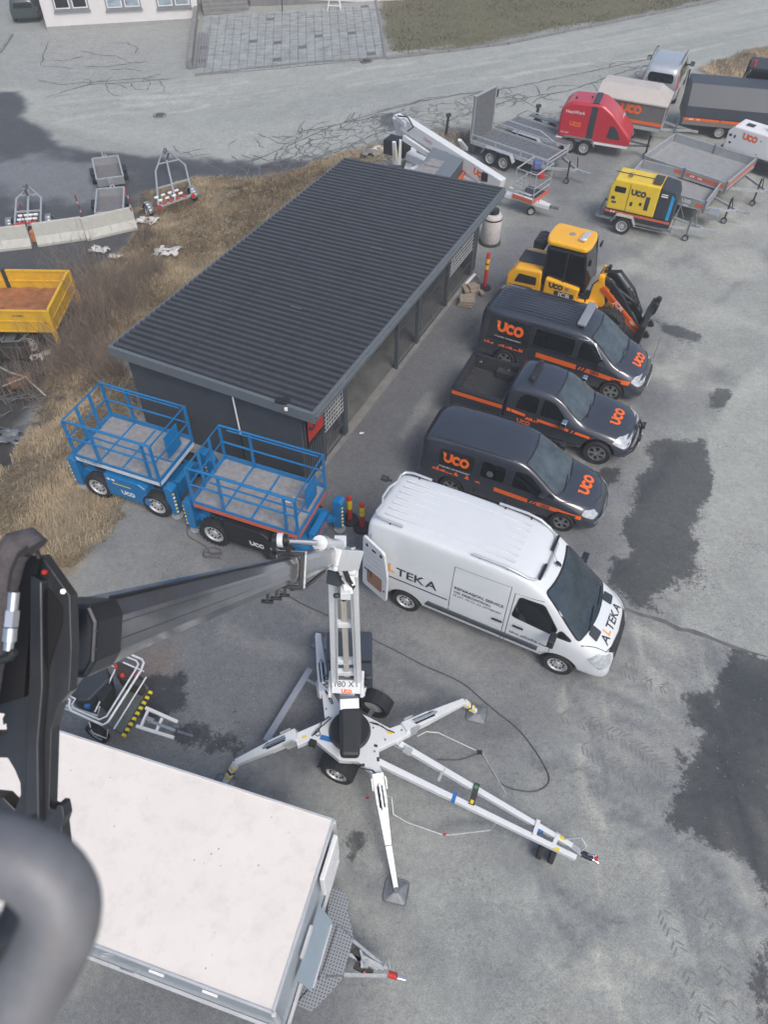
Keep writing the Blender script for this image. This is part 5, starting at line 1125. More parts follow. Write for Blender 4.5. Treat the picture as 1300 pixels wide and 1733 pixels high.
def ostripe(t, L0, L1, y, z, txt=True, h=.12, m=orangef, split=None):
    s = -1 if y < 0 else 1
    for a, c in ([(L0, L1)] if not split else [(L0, split-.1), (split+.1, L1)]):
        f = flat('side_film', [[(0, -h/2), (c-a, -h/2), (c-a, h/2), (0, h/2)]], (a, y, z), (1, 0, 0), (0, 0, 1), m, t)
        if txt: flat('lettering', xf(logo2d(h*.55), .62, 0), (a, y-.004, z), (1, 0, 0), (0, 0, 1), textw, f)
        if txt:
            for s0 in (.2, .3): flat('slash_mark', [[(s0, -.04), (s0+.06, -.04), (s0+.10, .04), (s0+.04, .04)]], (a, y-.004, z), (1, 0, 0), (0, 0, 1), textw, f)
# ---- yellow generator on a trailer
def rect(nl, nr, z): a, c = W(*nl, z), W(*nr, z); return a, c, yaw(a, c), (c-a).length
o, c, yw, L = rect((1025, 352), (1128, 375), .72)
gn = thing('generator_trailer', 'yellow generator with a grey and blue end on a single-axle trailer', 'generator', (o.x, o.y, 0), yw)
HB_ = 1.15; Lb = 1.84; LT = 2.52; b = MB(); b.prism([(0, .72), (0, 1.55), (.12, 1.90), (Lb, 1.90), (Lb, .72)], .02, HB_, 'Y'); gb = b.build('canopy', yellowb, gn, bevel=.05)
b = MB(); b.prism([(Lb+.01, .72), (Lb+.01, 1.90), (LT-.12, 1.82), (LT, 1.5), (LT, .72)], .02, HB_, 'Y'); ge = b.build('grey_end', textd, gn, bevel=.04)
flat('blue_stripe', [[(2.30, .74), (2.42, .74), (2.42, 1.62), (2.30, 1.72)]], (0, .012, 0), (1, 0, 0), (0, 0, 1), blue_g, ge); flat('lettering', [[(0, 0), (.24, 0), (.24, .05), (0, .05)], [(0, .08), (.24, .08), (.24, .12), (0, .12)]], (1.92, .010, 1.58), (1, 0, 0), (0, 0, 1), textw, ge)
flat('lettering', logo2d(.24), (1.06, .012, 1.52), (1, 0, 0), (0, 0, 1), textd, gb)
flat('lettering', xf(logo2d(.17), 0, 0, 0), (.60, .50, 1.957), (0, -1, 0), (1, 0, 0), textd, gb)
flat('door_window', [rrect(0, 0, .42, .22, .04)], (.18, .012, 1.42), (1, 0, 0), (0, 0, 1), glass, gb)
flat('vent_grille', [rrect(0, 0, .16, .52, .02)], (1.40, .012, .95), (1, 0, 0), (0, 0, 1), rubbish, gb); flat('exhaust_grille', [rrect(0, 0, .34, .8, .02)], (1.48, .15, 1.957), (1, 0, 0), (0, 1, 0), rubbish, gb)
flat('label_plate', [rrect(.12, 1.12, .26, 1.24, .01), rrect(.16, .98, .34, 1.06, .01), rrect(.86, 1.0, .96, 1.16, .01), rrect(1.2, 1.08, 1.3, 1.2, .01)], (0, .012, 0), (1, 0, 0), (0, 0, 1), textd, gb)
b = MB(); b.bb(.74, .752, .005, .02, .74, 1.8); b.bb(.0, 1.7, .56, .575, 1.93, 1.955); b.build('panel_seam', seal, gb)
b = MB(); b.bb(-.02, LT, 0, HB_+.02, .44, .70); b.build('plinth', textd, gn); ostripe(gn, 0, LT-.03, -.006, .66, h=.10)
b = MB()
for y in (-.15, HB_+.15): b.bar((-.25, y, .45), (LT+.1, y, .45), .05, .07)
for x in (-.25, LT+.1): b.bar((x, -.2, .45), (x, HB_+.2, .45), .05, .07)
b.tube([(-.2, -.32, .5), (.35, -.32, .5)], .02); b.tube([(1.3, -.32, .42), (2.3, -.32, .42), (2.4, -.2, .42)], .02); b.build('chassis', galvd, gn)
w0 = MB(); 
for sg, y in ((-1, -.28), (1, HB_+.28)): wheel(gn, .82, y, .33, .2, 'steel', side=sg)
for y in (-.28, HB_+.28):
    b = MB(); P = [(.36, .42), (.52, .72), (1.12, .72), (1.28, .42)]
    for p, q in zip(P, P[1:]): b.bar((p[0], y, p[1]), (q[0], y, q[1]), .22, .02, up=(0, 0, 1))
    b.build('mudguard', galv, gn)
e = MB(); e.bar((LT, .15, .48), (LT+1.2, .5, .48), .06, .08); e.bar((LT, .95, .48), (LT+1.2, .6, .48), .06, .08); e.bar((LT+1.1, .55, .48), (LT+1.7, .55, .5), .08, .08); d_ = e.build('drawbar', galv, gn)
e = MB(); e.cyl((LT+.7, .3, .2), (LT+.7, .3, .95), .035); e.bar((LT+.9, .6, .5), (LT+.8, .7, .9), .03); e.tube([(LT+.1, .2, .9), (LT+.15, .5, 1.2), (LT+.4, .6, .7)], .02); e.build('jockey_stand', galvd, gn); wheel(gn, LT+.7, .3, .12, .08, 'steel', side=-1, name='jockey_wheel')
# ---- open flat trailers with drop sides
def open_trailer(label, nl, nr, fr, zt, h, film=True, xh=1.5):
    a, c, e = W(*nl, zt), W(*nr, zt), W(*fr, zt); yw = yaw(a, c); L = (c-a).length; B = (e-c).length; t = thing('flatbed_trailer', label, 'trailer', (a.x, a.y, 0), yw, 'open aluminium trailers in the yard')
    z0 = zt-h; b = MB(); b.bb(0, L, 0, B, z0, z0+.04); b.build('floor', decka, t)
    th = .035
    for (x0, y0, x1, y1) in ((0, 0, L/2-.05, 0), (L/2+.05, 0, L, 0), (0, B, L/2-.05, B), (L/2+.05, B, L, B), (0, 0, 0, B), (L, 0, L, B)):
        b = MB(); b.bar((x0, y0, zt-h/2), (x1, y1, zt-h/2), th, h-.01, up=(0, 0, 1)); p = b.build('side_board', alu, t)
        b = MB(); b.bar((x0, y0, zt), (x1, y1, zt), .05, .03, up=(0, 0, 1)); b.bar((x0, y0, z0+.03), (x1, y1, z0+.03), .05, .03, up=(0, 0, 1)); b.build('board_edge', galv, p)
    for (x, y) in ((0, 0), (L, 0), (L, B), (0, B), (L/2, 0), (L/2, B)): b = MB(); b.bb(x-.04, x+.04, y-.04, y+.04, z0-.05, zt+.03); b.build('stake', galvd, t)
    if film:
        ostripe(t, .08, L-.08, -.026, zt-h*.5, h=.15, split=L/2)
        flat('side_film', [[(0, -.07), (B-.2, -.07), (B-.2, .07), (0, .07)]], (L+.026, .1, zt-h*.5), (0, 1, 0), (0, 0, 1), orangef, t)
    b = MB(); 
    for y in (B*.25, B*.75): b.bar((0, y, z0-.06), (L, y, z0-.06), .08, .10)
    for k in range(4): b.bar((L*k/3, .02, z0-.05), (L*k/3, B-.02, z0-.05), .06, .08)
    b.build('chassis', galvd, t)
    for x in (L*.42, L*.62):
        for y, s in ((.22, -1), (B-.22, 1)): wheel(t, x, y, .28, .19, 'steel', side=s)
    b = MB(); b.bar((L-.2, B*.2, z0-.1), (L+xh-.3, B/2-.05, z0-.12), .07, .09); b.bar((L-.2, B*.8, z0-.1), (L+xh-.3, B/2+.05, z0-.12), .07, .09); b.bar((L+xh-.4, B/2, z0-.12), (L+xh, B/2, z0-.12), .08, .08); b.build('drawbar', galv, t)
    b = MB(); b.bar((L+xh, B/2, z0-.12), (L+xh+.22, B/2, z0-.1), .09, .08); b.build('coupling', chrome, t)
    b = MB(); b.cyl((L+xh-.6, B/2-.15, .2), (L+xh-.6, B/2-.15, z0+.35), .035); b.bar((L+xh-.5, B/2+.05, z0-.05), (L+xh-.62, B/2+.15, z0+.3), .03); b.build('jockey_stand', blackp, t); wheel(t, L+xh-.6, B/2-.15, .12, .08, 'steel', side=-1, name='jockey_wheel')
    return t, L, B, z0
open_trailer('wide open aluminium trailer with two orange side strips behind the smaller grey one', (1091, 263), (1232, 309), (1276, 266), 1.15, .38)
tb_, Lb_, Bb_, zb_ = open_trailer('open grey trailer standing right behind the yellow generator', (1058, 304), (1196, 342), (1231, 308), 1.05, .38, film=False, xh=1.35)
flat('side_film', [[(0, -.07), (.28, -.07), (.28, .07), (0, .07)]], (Lb_-.35, -.026, .84), (1, 0, 0), (0, 0, 1), orangef, tb_); flat('lettering', logo2d(.15), (Lb_-.75, -.030, .90), (1, 0, 0), (0, 0, 1), textw, tb_); flat('lettering', logo2d(.10), (Lb_-.75, -.030, .73), (1, 0, 0), (0, 0, 1), textw, tb_)
b = MB(); b.bb(Lb_+.15, Lb_+.55, .1, .6, .5, .62); b.build('tool_box', alu, tb_, bevel=.02)
# ---- car transport trailer with raised ramp
a, c = W(797, 240, .6), W(878, 268, .6); e = W(955, 238, .6); yw = yaw(a, c); 
ct = thing('car_trailer', 'galvanised plant trailer with its big ramp folded straight up', 'trailer', (a.x, a.y, 0), yw); L, B = 3.9, 1.75
b = MB(); b.bb(0, L, 0, B, .58, .62)
for k in range(14): b.bb(.05+k*L/14, .08+k*L/14, .02, B-.02, .62, .64)
b.build('floor', galvd, ct)
b = MB()
for y in (0, B): b.bar((0, y, .62), (L, y, .62), .06, .16); b.bar((0, y, .92), (L, y, .92), .05, .05)
for x in (0, L*.33, L*.66, L):
    for y in (0, B): b.bar((x, y, .6), (x, y, .92), .05, .05)
b.bar((L, 0, .92), (L, B, .92), .05, .05); b.bar((L, 0, .75), (L, B, .75), .05, .05); b.build('side_rail', galv, ct)
rm = MB(); rm.bb(-.06, -.02, .05, B-.05, .65, 2.42)
for k in range(12): rm.bb(-.09, -.06, .07, B-.07, .72+k*.14, .74+k*.14)
rmo = rm.build('ramp', galvd, ct); rm = MB()
for y in (.05, B-.08): rm.bb(-.10, .02, y, y+.04, .62, 2.45)
rm.bb(-.10, .02, .05, B-.05, 2.42, 2.46); rm.build('ramp_frame', galv, rmo)
b = MB(); b.bb(-.3, -.1, B+.02, B+.30, 1.9, 2.2); b.build('ramp_flag', blackp, rmo)
for x in (1.25, 1.95):
    for y, s in ((-.22, -1), (B+.22, 1)): wheel(ct, x, y, .33, .2, 'steel', side=s)
for y in (-.22, B+.22):
    b = MB(); P = [(.78, .45), (.95, .74), (2.25, .74), (2.42, .45)]
    for p, q in zip(P, P[1:]): b.bar((p[0], y, p[1]), (q[0], y, q[1]), .24, .02, up=(0, 0, 1))
    b.build('mudguard', galv, ct)
e = MB(); e.bar((L-.1, .2, .5), (L+1.0, B/2-.05, .5), .07, .10); e.bar((L-.1, B-.2, .5), (L+1.0, B/2+.05, .5), .07, .1); e.bar((L+.9, B/2, .5), (L+1.4, B/2, .52), .09, .09); e.bar((L+1.4, B/2, .52), (L+1.65, B/2, .53), .1, .08); e.build('drawbar', galv, ct)
e = MB(); e.cyl((L+.8, .5, .2), (L+.8, .5, .95), .035); e.bar((L+.95, 1., .55), (L+.85, 1.05, .95), .03); e.build('jockey_stand', blackp, ct); wheel(ct, L+.8, .5, .12, .08, 'steel', side=-1, name='jockey_wheel')
# second low trailer behind it
a = W(905, 243, .5); c2 = thing('low_trailer', 'low galvanised trailer with white floor partly hidden behind the plant trailer', 'trailer', (a.x-1.5, a.y+1.6, 0), yw)
b = MB(); b.bb(0, 3.2, 0, 1.6, .5, .54); b.build('floor', galvd, c2); b = MB()
for y in (0, 1.6): b.bar((0, y, .55), (3.2, y, .55), .06, .12); b.tube([(.0, y, .6), (.5, y, .95), (2.2, y, .95), (3.2, y, .6)], .03)
b.build('side_rail', galv, c2)
for x in (1.0, 1.75):
    for y, s in ((-.2, -1), (1.8, 1)): wheel(c2, x, y, .32, .2, 'steel', side=s)
b = MB()
for y in (-.2, 1.8): b.bb(.6, 2.15, y-.13, y+.13, .70, .73)
b.build('mudguard', galvd, c2)
# ---- red enclosed trailer
o, c, yw, L = rect((943, 230), (1048, 247), .58)
rt = thing('heating_trailer', 'red enclosed twin-axle trailer with rounded roof and grey vent strip', 'trailer', (o.x, o.y, 0), yw); L = 3.0; B = 1.45
pr = [(-.02, .56), (-.02, 1.75), (.35, 2.08), (1.75, 2.12), (2.30, 1.78), (L+.15, 1.0), (L+.22, .72), (L+.15, .56)]
b = MB(); b.prism(rpoly(pr, .16), 0, B, 'Y'); rb_ = b.build('body', red, rt, smooth=35, bevel=.10)
flat('side_vent', [[(1.26, .62), (1.56, .62), (1.56, 2.02), (1.30, 2.02)]], (0, -.008, 0), (1, 0, 0), (0, 0, 1), textd, rb_); b = MB(); b.bb(1.28, 1.55, .06, B-.06, 2.12, 2.14); b.build('side_vent', textd, rb_)
flat('lettering', text2d('HeatWork', .19, .006, 1.), (.62, -.008, 1.68), (1, 0, 0), (0, 0, 1), textw, rb_); flat('lettering', logo2d(.22), (.68, -.008, 1.20), (1, 0, 0), (0, 0, 1), orange, rb_)
flat('lettering', text2d('HW 3600', .09, .004), (.30, -.008, .80), (1, 0, 0), (0, 0, 1), textw, rb_)
flat('side_window', [rpoly([(2.16, .82), (2.78, .82), (2.62, 1.12), (2.38, 1.36), (2.22, 1.32)], .08)], (0, -.008, 0), (1, 0, 0), (0, 0, 1), textd, rb_)
flat('lettering', text2d('HeatWork', .14, .004), (2.66, .75, 1.60), (0, -1, 0), (-.73, 0, .68), textw, rb_)
b = MB(); b.bb(-.05, L+.15, -.02, B+.02, .49, .57); b.build('chassis', textw, rt)
b = MB(); b.box((.5, .5, 2.11), (.08, .08, .05)); b.box((1.15, .75, 2.14), (.07, .07, .05)); b.build('roof_fitting', blackp, rb_)
for x in (.62, 1.30):
    for y, s in ((-.10, -1), (B+.10, 1)): wheel(rt, x, y, .31, .2, 'steel', side=s)
b = MB()
for y in (-.10, B+.10):
    P = [(.20, .40), (.32, .68), (1.58, .68), (1.74, .40)]
    for p, q in zip(P, P[1:]): b.bar((p[0], y, p[1]), (q[0], y, q[1]), .22, .02, up=(0, 0, 1))
b.build('mudguard', galvd, rt)
e = MB(); e.bar((L+.1, B*.3, .48), (L+1.1, B/2, .5), .06, .08); e.bar((L+.1, B*.7, .48), (L+1.1, B/2, .5), .06, .08); e.build('drawbar', galvd, rt); e = MB(); e.cyl((L+1.0, B/2-.1, .2), (L+1.0, B/2-.1, 1.0), .04); e.bar((L+1.0, B/2, .5), (L+1.05, B/2+.1, .9), .03); e.build('jockey_stand', blackp, rt); wheel(rt, L+1.0, B/2-.1, .12, .08, 'steel', side=-1, name='jockey_wheel')
b = MB(); b.bb(-.30, -.02, .75, .95, .9, 1.02); b.build('rear_hose', textw, rt, bevel=.03)
# ---- box trailer with tan lid
a, c, e = W(1011, 162, 1.62), W(1130, 182, 1.62), W(1160, 162, 1.62); yw = yaw(a, c); L = (c-a).length; B = (e-c).length
bt = thing('covered_trailer', 'grey box trailer with sloped tan lid standing behind the red trailer', 'trailer', (a.x, a.y, 0), yw)
b = MB(); b.bb(.02, L-.02, .02, B-.02, .62, 1.60); bb_ = b.build('box_body', mat('grey_side_panel', (.20, .20, .205), .45, metal=.4, var=.08), bt)
b = MB(); b.add([(-.03, -.03, 1.60), (L+.03, -.03, 1.60), (L+.03, B+.03, 1.60), (-.03, B+.03, 1.60), (.02, .55, 2.08), (L-.55, .45, 2.12), (L-.55, B-.5, 2.12), (.15, B-.5, 2.12), (-.03, -.03, 1.66), (L+.03, -.03, 1.66), (L+.03, B+.03, 1.66), (-.03, B+.03, 1.66)],
      [(0, 1, 9, 8), (1, 2, 10, 9), (2, 3, 11, 10), (3, 0, 8, 11), (8, 9, 5, 4), (9, 10, 6, 5), (10, 11, 7, 6), (11, 8, 4, 7), (4, 5, 6, 7)]); b.build('lid', tan, bt, bevel=.01)
ostripe(bt, .1, L-.05, .012, .82, txt=False, h=.14, m=orange); flat('side_film', [[(0, -.05), (B-.1, -.05), (B-.1, .05), (0, .05)]], (L-.012, .05, .95), (0, 1, 0), (0, 0, 1), redp, bb_)
flat('lettering', logo2d(.40), (L*.50, .010, 1.32), (1, 0, 0), (0, 0, 1), orange, bb_)
b = MB()
for x in (0, L-.04):
    for y in (0, B-.04): b.bb(x, x+.05, y, y+.05, .55, 1.60)
b.bb(0, L, 0, .05, .52, .66); b.bb(L-.04, L, 0, B, .55, .66); b.build('corner_frame', galv, bt)
for x in (L*.40, L*.58):
    for y, s in ((.10, -1), (B-.10, 1)): wheel(bt, x, y, .30, .2, 'steel', side=s)
e = MB(); e.bar((L-.1, B*.25, .5), (L+1.3, B/2, .5), .06, .09); e.bar((L-.1, B*.75, .5), (L+1.3, B/2, .5), .06, .09); e.bar((L+1.2, B/2, .5), (L+1.6, B/2, .5), .1, .08); e.build('drawbar', galv, bt)
e = MB(); e.cyl((L+.6, B*.3, .2), (L+.6, B*.3, 1.1), .04); e.build('jockey_stand', galvd, bt); wheel(bt, L+.6, B*.3, .12, .08, 'steel', side=-1, name='jockey_wheel')
# ---- dark covered trailer at the right
a = W(1155, 207, .62); c = W(1330, 224, .62); yw = yaw(a, c)+.0; db_ = thing('covered_trailer', 'long trailer with a dark slate lid and orange film beside the tan-lidded trailer', 'trailer', (a.x, a.y, 0), yw); L = 5.0; B = 2.0
b = MB(); b.prism([(.0, .85), (.0, 1.35), (.55, 2.15), (1.65, 2.2), (2.0, 1.35), (2.0, .85)], 0, L, 'X'); bl_ = b.build('lid', darkbox, db_, bevel=.05)
b = MB(); b.add([(1.0, .06, 1.42), (2.5, .06, 1.42), (2.45, .42, 1.97), (1.05, .42, 1.97)], [(0, 1, 2, 3)]); b.build('lid_panel', mat('lid_panel_grey', (.062, .072, .088), .45), bl_, fix=False)
b = MB(); b.bb(0, L, 0, B, .55, .84); b.build('box_body', mat('dull_side', (.20, .185, .165), .6, grime=.3), db_); ostripe(db_, .05, 1.6, -.006, .80, h=.12, m=orange); ostripe(db_, 1.7, 3.2, -.006, .80, txt=False, h=.12, m=orange)
for x in (1.8, 2.6):
    for y, s in ((.15, -1), (B-.15, 1)): wheel(db_, x, y, .30, .2, 'steel', side=s)
b = MB(); b.bar((.1, B+.1, .5), (.0, B+.1, 2.2), .06); b.build('lid_strut', blackp, db_)
# ---- white generator at right edge
o, c, yw, L = rect((1225, 243), (1291, 264), .80)
wg = thing('white_generator', 'white generator with orange lettering on a black base', 'generator', (o.x, o.y, 0), yw); L = 2.6
b = MB(); b.prism([(0, .62), (.02, 1.35), (.25, 1.62), (L, 1.62), (L, .62)], 0, 1.1, 'Y'); wb = b.build('canopy', textw, wg, bevel=.06); b = MB(); b.bb(-.15, L+.1, -.1, 1.2, .30, .62); b.build('base', blackp, wg, bevel=.02)
flat('lettering', logo2d(.28), (1.0, -.008, 1.32), (1, 0, 0), (0, 0, 1), orange, wb); flat('roof_hatch', [rrect(0, 0, .36, .36, .04)], (.55, .35, 1.70), (1, 0, 0), (0, 1, 0), textd, wb).location.z = -.07
flat('label_plate', [rrect(.12, 1.18, .24, 1.28, .01), rrect(.2, .9, .3, .98, .01), rrect(.34, 1.15, .42, 1.28, .01), rrect(1.5, 1.3, 1.55, 1.35, .01), rrect(1.5, .75, 1.55, .8, .01)], (0, -.008, 0), (1, 0, 0), (0, 0, 1), textd, wb)
b = MB(); b.cyl((1.7, .5, 1.6), (1.7, .5, 1.95), .12); b.cyl((2.0, .6, 1.6), (2.0, .6, 2.1), .05); b.build('exhaust', blackp, wg)
# ---- tractor cab at the far right edge
a = W(1268, 112, 2.45); tr = thing('tractor', 'dark tractor cab at the right edge behind the slate-lidded trailer', 'tractor', (a.x, a.y-.2, 0), -.35)
b = MB(); b.prism(rpoly([(-.2, 1.1), (1.3, 1.1), (1.15, 2.4), (.1, 2.4)], .1), 0, 1.4, 'Y'); b.build('cab', glass, tr, bevel=.04); b = MB(); b.bb(0, 1.25, -.05, 1.45, 2.4, 2.52); b.build('cab_roof', textd, tr, bevel=.04)
b = MB()
for x, y in ((-.1, 0), (1.25, 0), (-.1, 1.4), (1.25, 1.4)): b.bar((x, y, 1.1), (x*.85+.1, y, 2.4), .07)
b.build('cab_post', blackp, tr); b = MB(); b.bb(1.2, 2.8, .3, 1.1, .7, 1.5); b.build('bonnet', textd, tr, bevel=.08); b = MB(); b.cyl((.15, .1, 2.5), (.15, .1, 2.75), .07); b.build('beacon', redp, tr)
for x, y, r in ((.3, -.1, .75), (.3, 1.5, .75), (2.4, .1, .5), (2.4, 1.3, .5)): wheel(tr, x, y, r, .4, 'lug', side=-1 if y < .7 else 1)
# ================================================================ YELLOW LOADER
jl = thing('wheel_loader', 'yellow wheel loader with black cab glass and black lifting arm beyond the dark vans', 'loader', (5.75, 22.0, 0), math.radians(-25))
b = MB(); b.prism(rpoly([(-1.75, .95), (-1.75, 1.50), (-1.5, 1.78), (-.62, 1.86), (-.55, .95)], .08), -.72, .72, 'Y'); en = b.build('engine_cover', yellow, jl, bevel=.07)
b = MB(); b.prism([(-1.55, -.34), (-.62, -.36), (-.62, .36), (-1.55, .34)], 1.82, 1.90); b.build('cover_top', textd, en, bevel=.05)
flat('side_vent', [rpoly([(-1.48, 1.30), (-.74, 1.34), (-.76, 1.62), (-1.36, 1.62)], .05)], (0, -.73, 0), (1, 0, 0), (0, 0, 1), dark, en); flat('side_slot', [[(-1.5, 1.16), (-.85, 1.18), (-.85, 1.22), (-1.5, 1.20)]], (0, -.73, 0), (1, 0, 0), (0, 0, 1), dark, en)
b = MB(); b.prism(rpoly([(-.48, .90), (.62, .90), (.68, 1.62), (-.46, 1.74)], .08), -.80, .80, 'Y'); sp_ = b.build('side_panel', yellow, jl, bevel=.05)
flat('lettering', logo2d(.20), (-.10, -.81, 1.54), (1, 0, 0), (0, 0, 1), textd, sp_); flat('lettering_plate', [rrect(-.1, 0, .55, .20, .03)], (0, -.806, 1.20), (1, 0, 0), (0, 0, 1), textd, sp_); flat('lettering', text2d('JCB', .20, .02, 1.25), (.23, -.812, 1.30), (1, 0, 0), (0, 0, 1), textw, sp_)
flat('label', [rrect(0, 0, .10, .12, .02)], (.25, -.81, 1.48), (1, 0, 0), (0, 0, 1), alu, sp_)
b = MB(); b.prism(rpoly([(-.58, 1.5), (-.52, 1.45), (.78, 1.30), (.86, 1.6), (.62, 2.72), (-.60, 2.72)], .08), -.66, .66, 'Y'); b.build('cab_glass', glass, jl, bevel=.06)
b = MB()
for sg in (-1, 1):
    for p, q in (((-.58, sg*.66, 1.5), (-.58, sg*.66, 2.74)), ((.84, sg*.66, 1.5), (.62, sg*.66, 2.74)), ((.10, sg*.68, 1.4), (.08, sg*.68, 2.74)), ((-.58, sg*.68, 1.5), (.84, sg*.68, 1.42))): b.bar(p, q, .05)
b.build('cab_frame', blackp, jl)
b = MB(); b.prism(rpoly([(-.66, -.62), (.60, -.62), (.70, -.3), (.70, .3), (.60, .62), (-.66, .62), (-.74, .3), (-.74, -.3)], .16), 2.74, 2.92); rfj = b.build('cab_roof', yellow, jl, bevel=.06)
b = MB(); b.box((.36, .0, 2.98), (.18, .62, .08), rz=-.12); b.build('light_bar', solar, rfj, bevel=.02)
b = MB(); b.box((.40, -.28, 3.02), (.12, .12, .05)); b.build('beacon', textw, rfj, bevel=.02); b = MB(); b.cyl((-.05, .05, 2.92), (-.05, .05, 2.94), .10); b.build('roof_cap', alu, rfj)
b = MB(); b.box((-.98, .12, 2.45), (.38, .74, .26)); ac = b.build('fan_unit', blackp, jl, bevel=.03); b = MB()
for y in (-.06, .32): b.lathe([(.10, 0), (.15, 0), (.15, .02), (.10, .02)], c=(-.98, y, 2.585), axis='Z', n=20)
b.build('fan_ring', textd, ac); b = MB(); b.box((.82, .52, 2.60), (.06, .22, .14)); b.box((.78, -.6, 2.5), (.1, .1, .2)); b.build('side_mirror', blackp, jl, bevel=.01)
b = MB(); b.bb(-1.6, .6, -.55, .55, .55, .95); b.bb(.6, 1.5, -.32, .32, .55, 1.05); b.build('chassis', textd, jl, bevel=.03)
b = MB(); b.prism([(.75, .95), (1.35, .95), (1.5, .8), (2.0, .8), (2.0, .6), (.75, .6)], -.42, .42, 'Y'); b.box((.75, -.55, 1.1), (.25, .2, .08)); b.box((1.05, -.45, 1.06), (.3, .25, .1)); b.build('front_frame', yellow, jl, bevel=.03)
b = MB(); b.box((.9, -.2, 1.05), (.25, .2, .1)); b.cyl((.6, .1, 1.0), (1.3, .2, 1.08), .04); b.cyl((.6, -.2, 1.0), (1.2, -.15, 1.02), .03); b.build('hydraulics', textd, jl)
b = MB()
for y in (-.30, .30): b.prism([(.95, .95), (1.55, .85), (1.30, 2.0), (1.12, 2.05), (1.02, 1.7)], y-.04, y+.04, 'Y')
b.cyl((1.2, -.36, 1.9), (1.2, .36, 1.9), .09); b.build('arm_tower', yellow, jl, bevel=.01)
for y in (-.27, .27):
    b = MB(); P = [(1.15, 1.96), (1.55, 1.90), (2.05, 1.45), (2.62, .74), (2.88, .38), (2.74, .30), (2.46, .66), (1.95, 1.25), (1.5, 1.66), (1.2, 1.80)]; b.prism(P, y-.06, y+.06, 'Y'); la = b.build('lifting_arm', blackp, jl, bevel=.015)
    if y < 0: armo = la
d = Vector((1.62, 0, -1.38)).normalized()
flat('side_film', [[(0, -.065), (1.95, -.065), (1.95, .065), (0, .065)]], (1.33, -.37, 1.60), d, Vector((-d.z, 0, d.x)) if 0 else Vector((.65, 0, .76)), orange, armo)
b = MB(); b.bar((1.30, -.345, 1.66), (2.85, -.345, .42), .05, .16, up=(0, 0, 1)); b.build('arm_plate', orange, armo, bevel=.004)
flat('lettering', text2d('JCB', .20, .015, 1.2), (1.95, -.376, 1.17), (.78, 0, -.625), (.625, 0, .78), textw, armo); flat('lettering', logo2d(.09), (2.5, -.376, .72), (.78, 0, -.625), (.625, 0, .78), textw, armo)
b = MB(); b.cyl((1.25, 0, 1.2), (2.3, 0, 1.15), .07); b.cyl((1.25, 0, 1.75), (2.55, 0, 1.15), .06); b.build('lift_ram', blackp, jl)
b = MB()
for k in range(4): b.tube([(1.2, -.1+k*.05, 2.02), (1.7, -.1+k*.05, 2.16), (2.25, -.08+k*.05, 1.66), (2.7, -.05+k*.05, .9)], .016, 6)
b.build('hydraulic_hoses', blackp, jl); b = MB(); b.tube([(1.15, -.34, 1.9), (1.0, -.4, 1.7), (.95, -.36, 1.4)], .02); b.build('hose_loop', blackp, jl)
b = MB(); b.prism([(2.75, .15), (2.95, .15), (3.0, 1.0), (2.85, 1.05), (2.75, .6)], -.9, .9, 'Y'); 
for y in (-.8, .1, .8): b.prism([(2.9, .05), (3.12, .05), (3.15, .12), (3.0, .3)], y-.05, y+.05, 'Y')
b.build('quick_hitch', blackp, jl, bevel=.02)
b = MB()
for y in (.35, .75): b.prism([(2.85, .5), (3.08, .85), (3.12, 1.15), (3.0, 1.2), (2.85, 1.0)], y-.08, y+.08, 'Y')
b.build('grapple_tine', blackp, jl, bevel=.02)
for x in (-1.05, 1.75):
    for y in (-.72, .72): wheel(jl, x, y, .60, .42, 'lug')
b = MB(); b.box((1.32, .1, 2.12), (.1, .18, .12)); b.cyl((1.2, 0, 2.0), (1.25, .1, 2.15), .02); b.build('work_lamp', blackp, jl)
# ================================================================ SMALL TRAILERS AND BOAT TRAILERS ON THE LOWER LEVEL
LZ = -1.6
def small_trailer(label, nl, nr, fl, z):
    a, c, e = W(*nl, z), W(*nr, z), W(*fl, z); yw = yaw(a, c); L = (c-a).length; B = (e-a).length
    t = thing('small_trailer', label, 'trailer', (a.x, a.y, LZ), yw, 'small open box trailers behind the barriers'); zt = z-LZ
    b = MB(); b.bb(0, L, 0, B, zt-.36, zt-.33); b.build('floor', mat('grey_floor', (.17, .165, .175), .7, var=.15), t)
    for (x0, y0, x1, y1) in ((0, 0, L, 0), (L, 0, L, B), (L, B, 0, B), (0, B, 0, 0)):
        b = MB(); b.bar((x0, y0, zt-.17), (x1, y1, zt-.17), .03, .34, up=(0, 0, 1)); p = b.build('side_board', alu, t); b = MB(); b.bar((x0, y0, zt), (x1, y1, zt), .07, .05, up=(0, 0, 1)); b.build('board_edge', galv, p)
    for x, s in ((-.14, -1), (L+.14, 1)):
        w_ = wheel(t, 0, 0, .26, .16, 'steel', side=s); w_.location = (x, B*.5, .26); w_.rotation_euler = (0, 0, -math.pi/2)
        b = MB(); b.bb(x-.1, x+.1, B*.5-.34, B*.5+.34, .54, .56); b.build('mudguard', blackp, t)
    b = MB(); b.bar((L/2-.3, B, .4), (L/2, B+.9, .4), .05); b.bar((L/2+.3, B, .4), (L/2, B+.9, .4), .05); b.cyl((L/2-.1, B+.7, .1), (L/2-.1, B+.7, .8), .03); b.build('drawbar', galv, t)
small_trailer('small grey box trailer directly behind the right-hand barrier', (160, 361), (208, 357), (164, 320), -.95)
small_trailer('small grey box trailer parked in front of another, nearest the road', (163, 304), (208, 298), (162, 268), -.95)
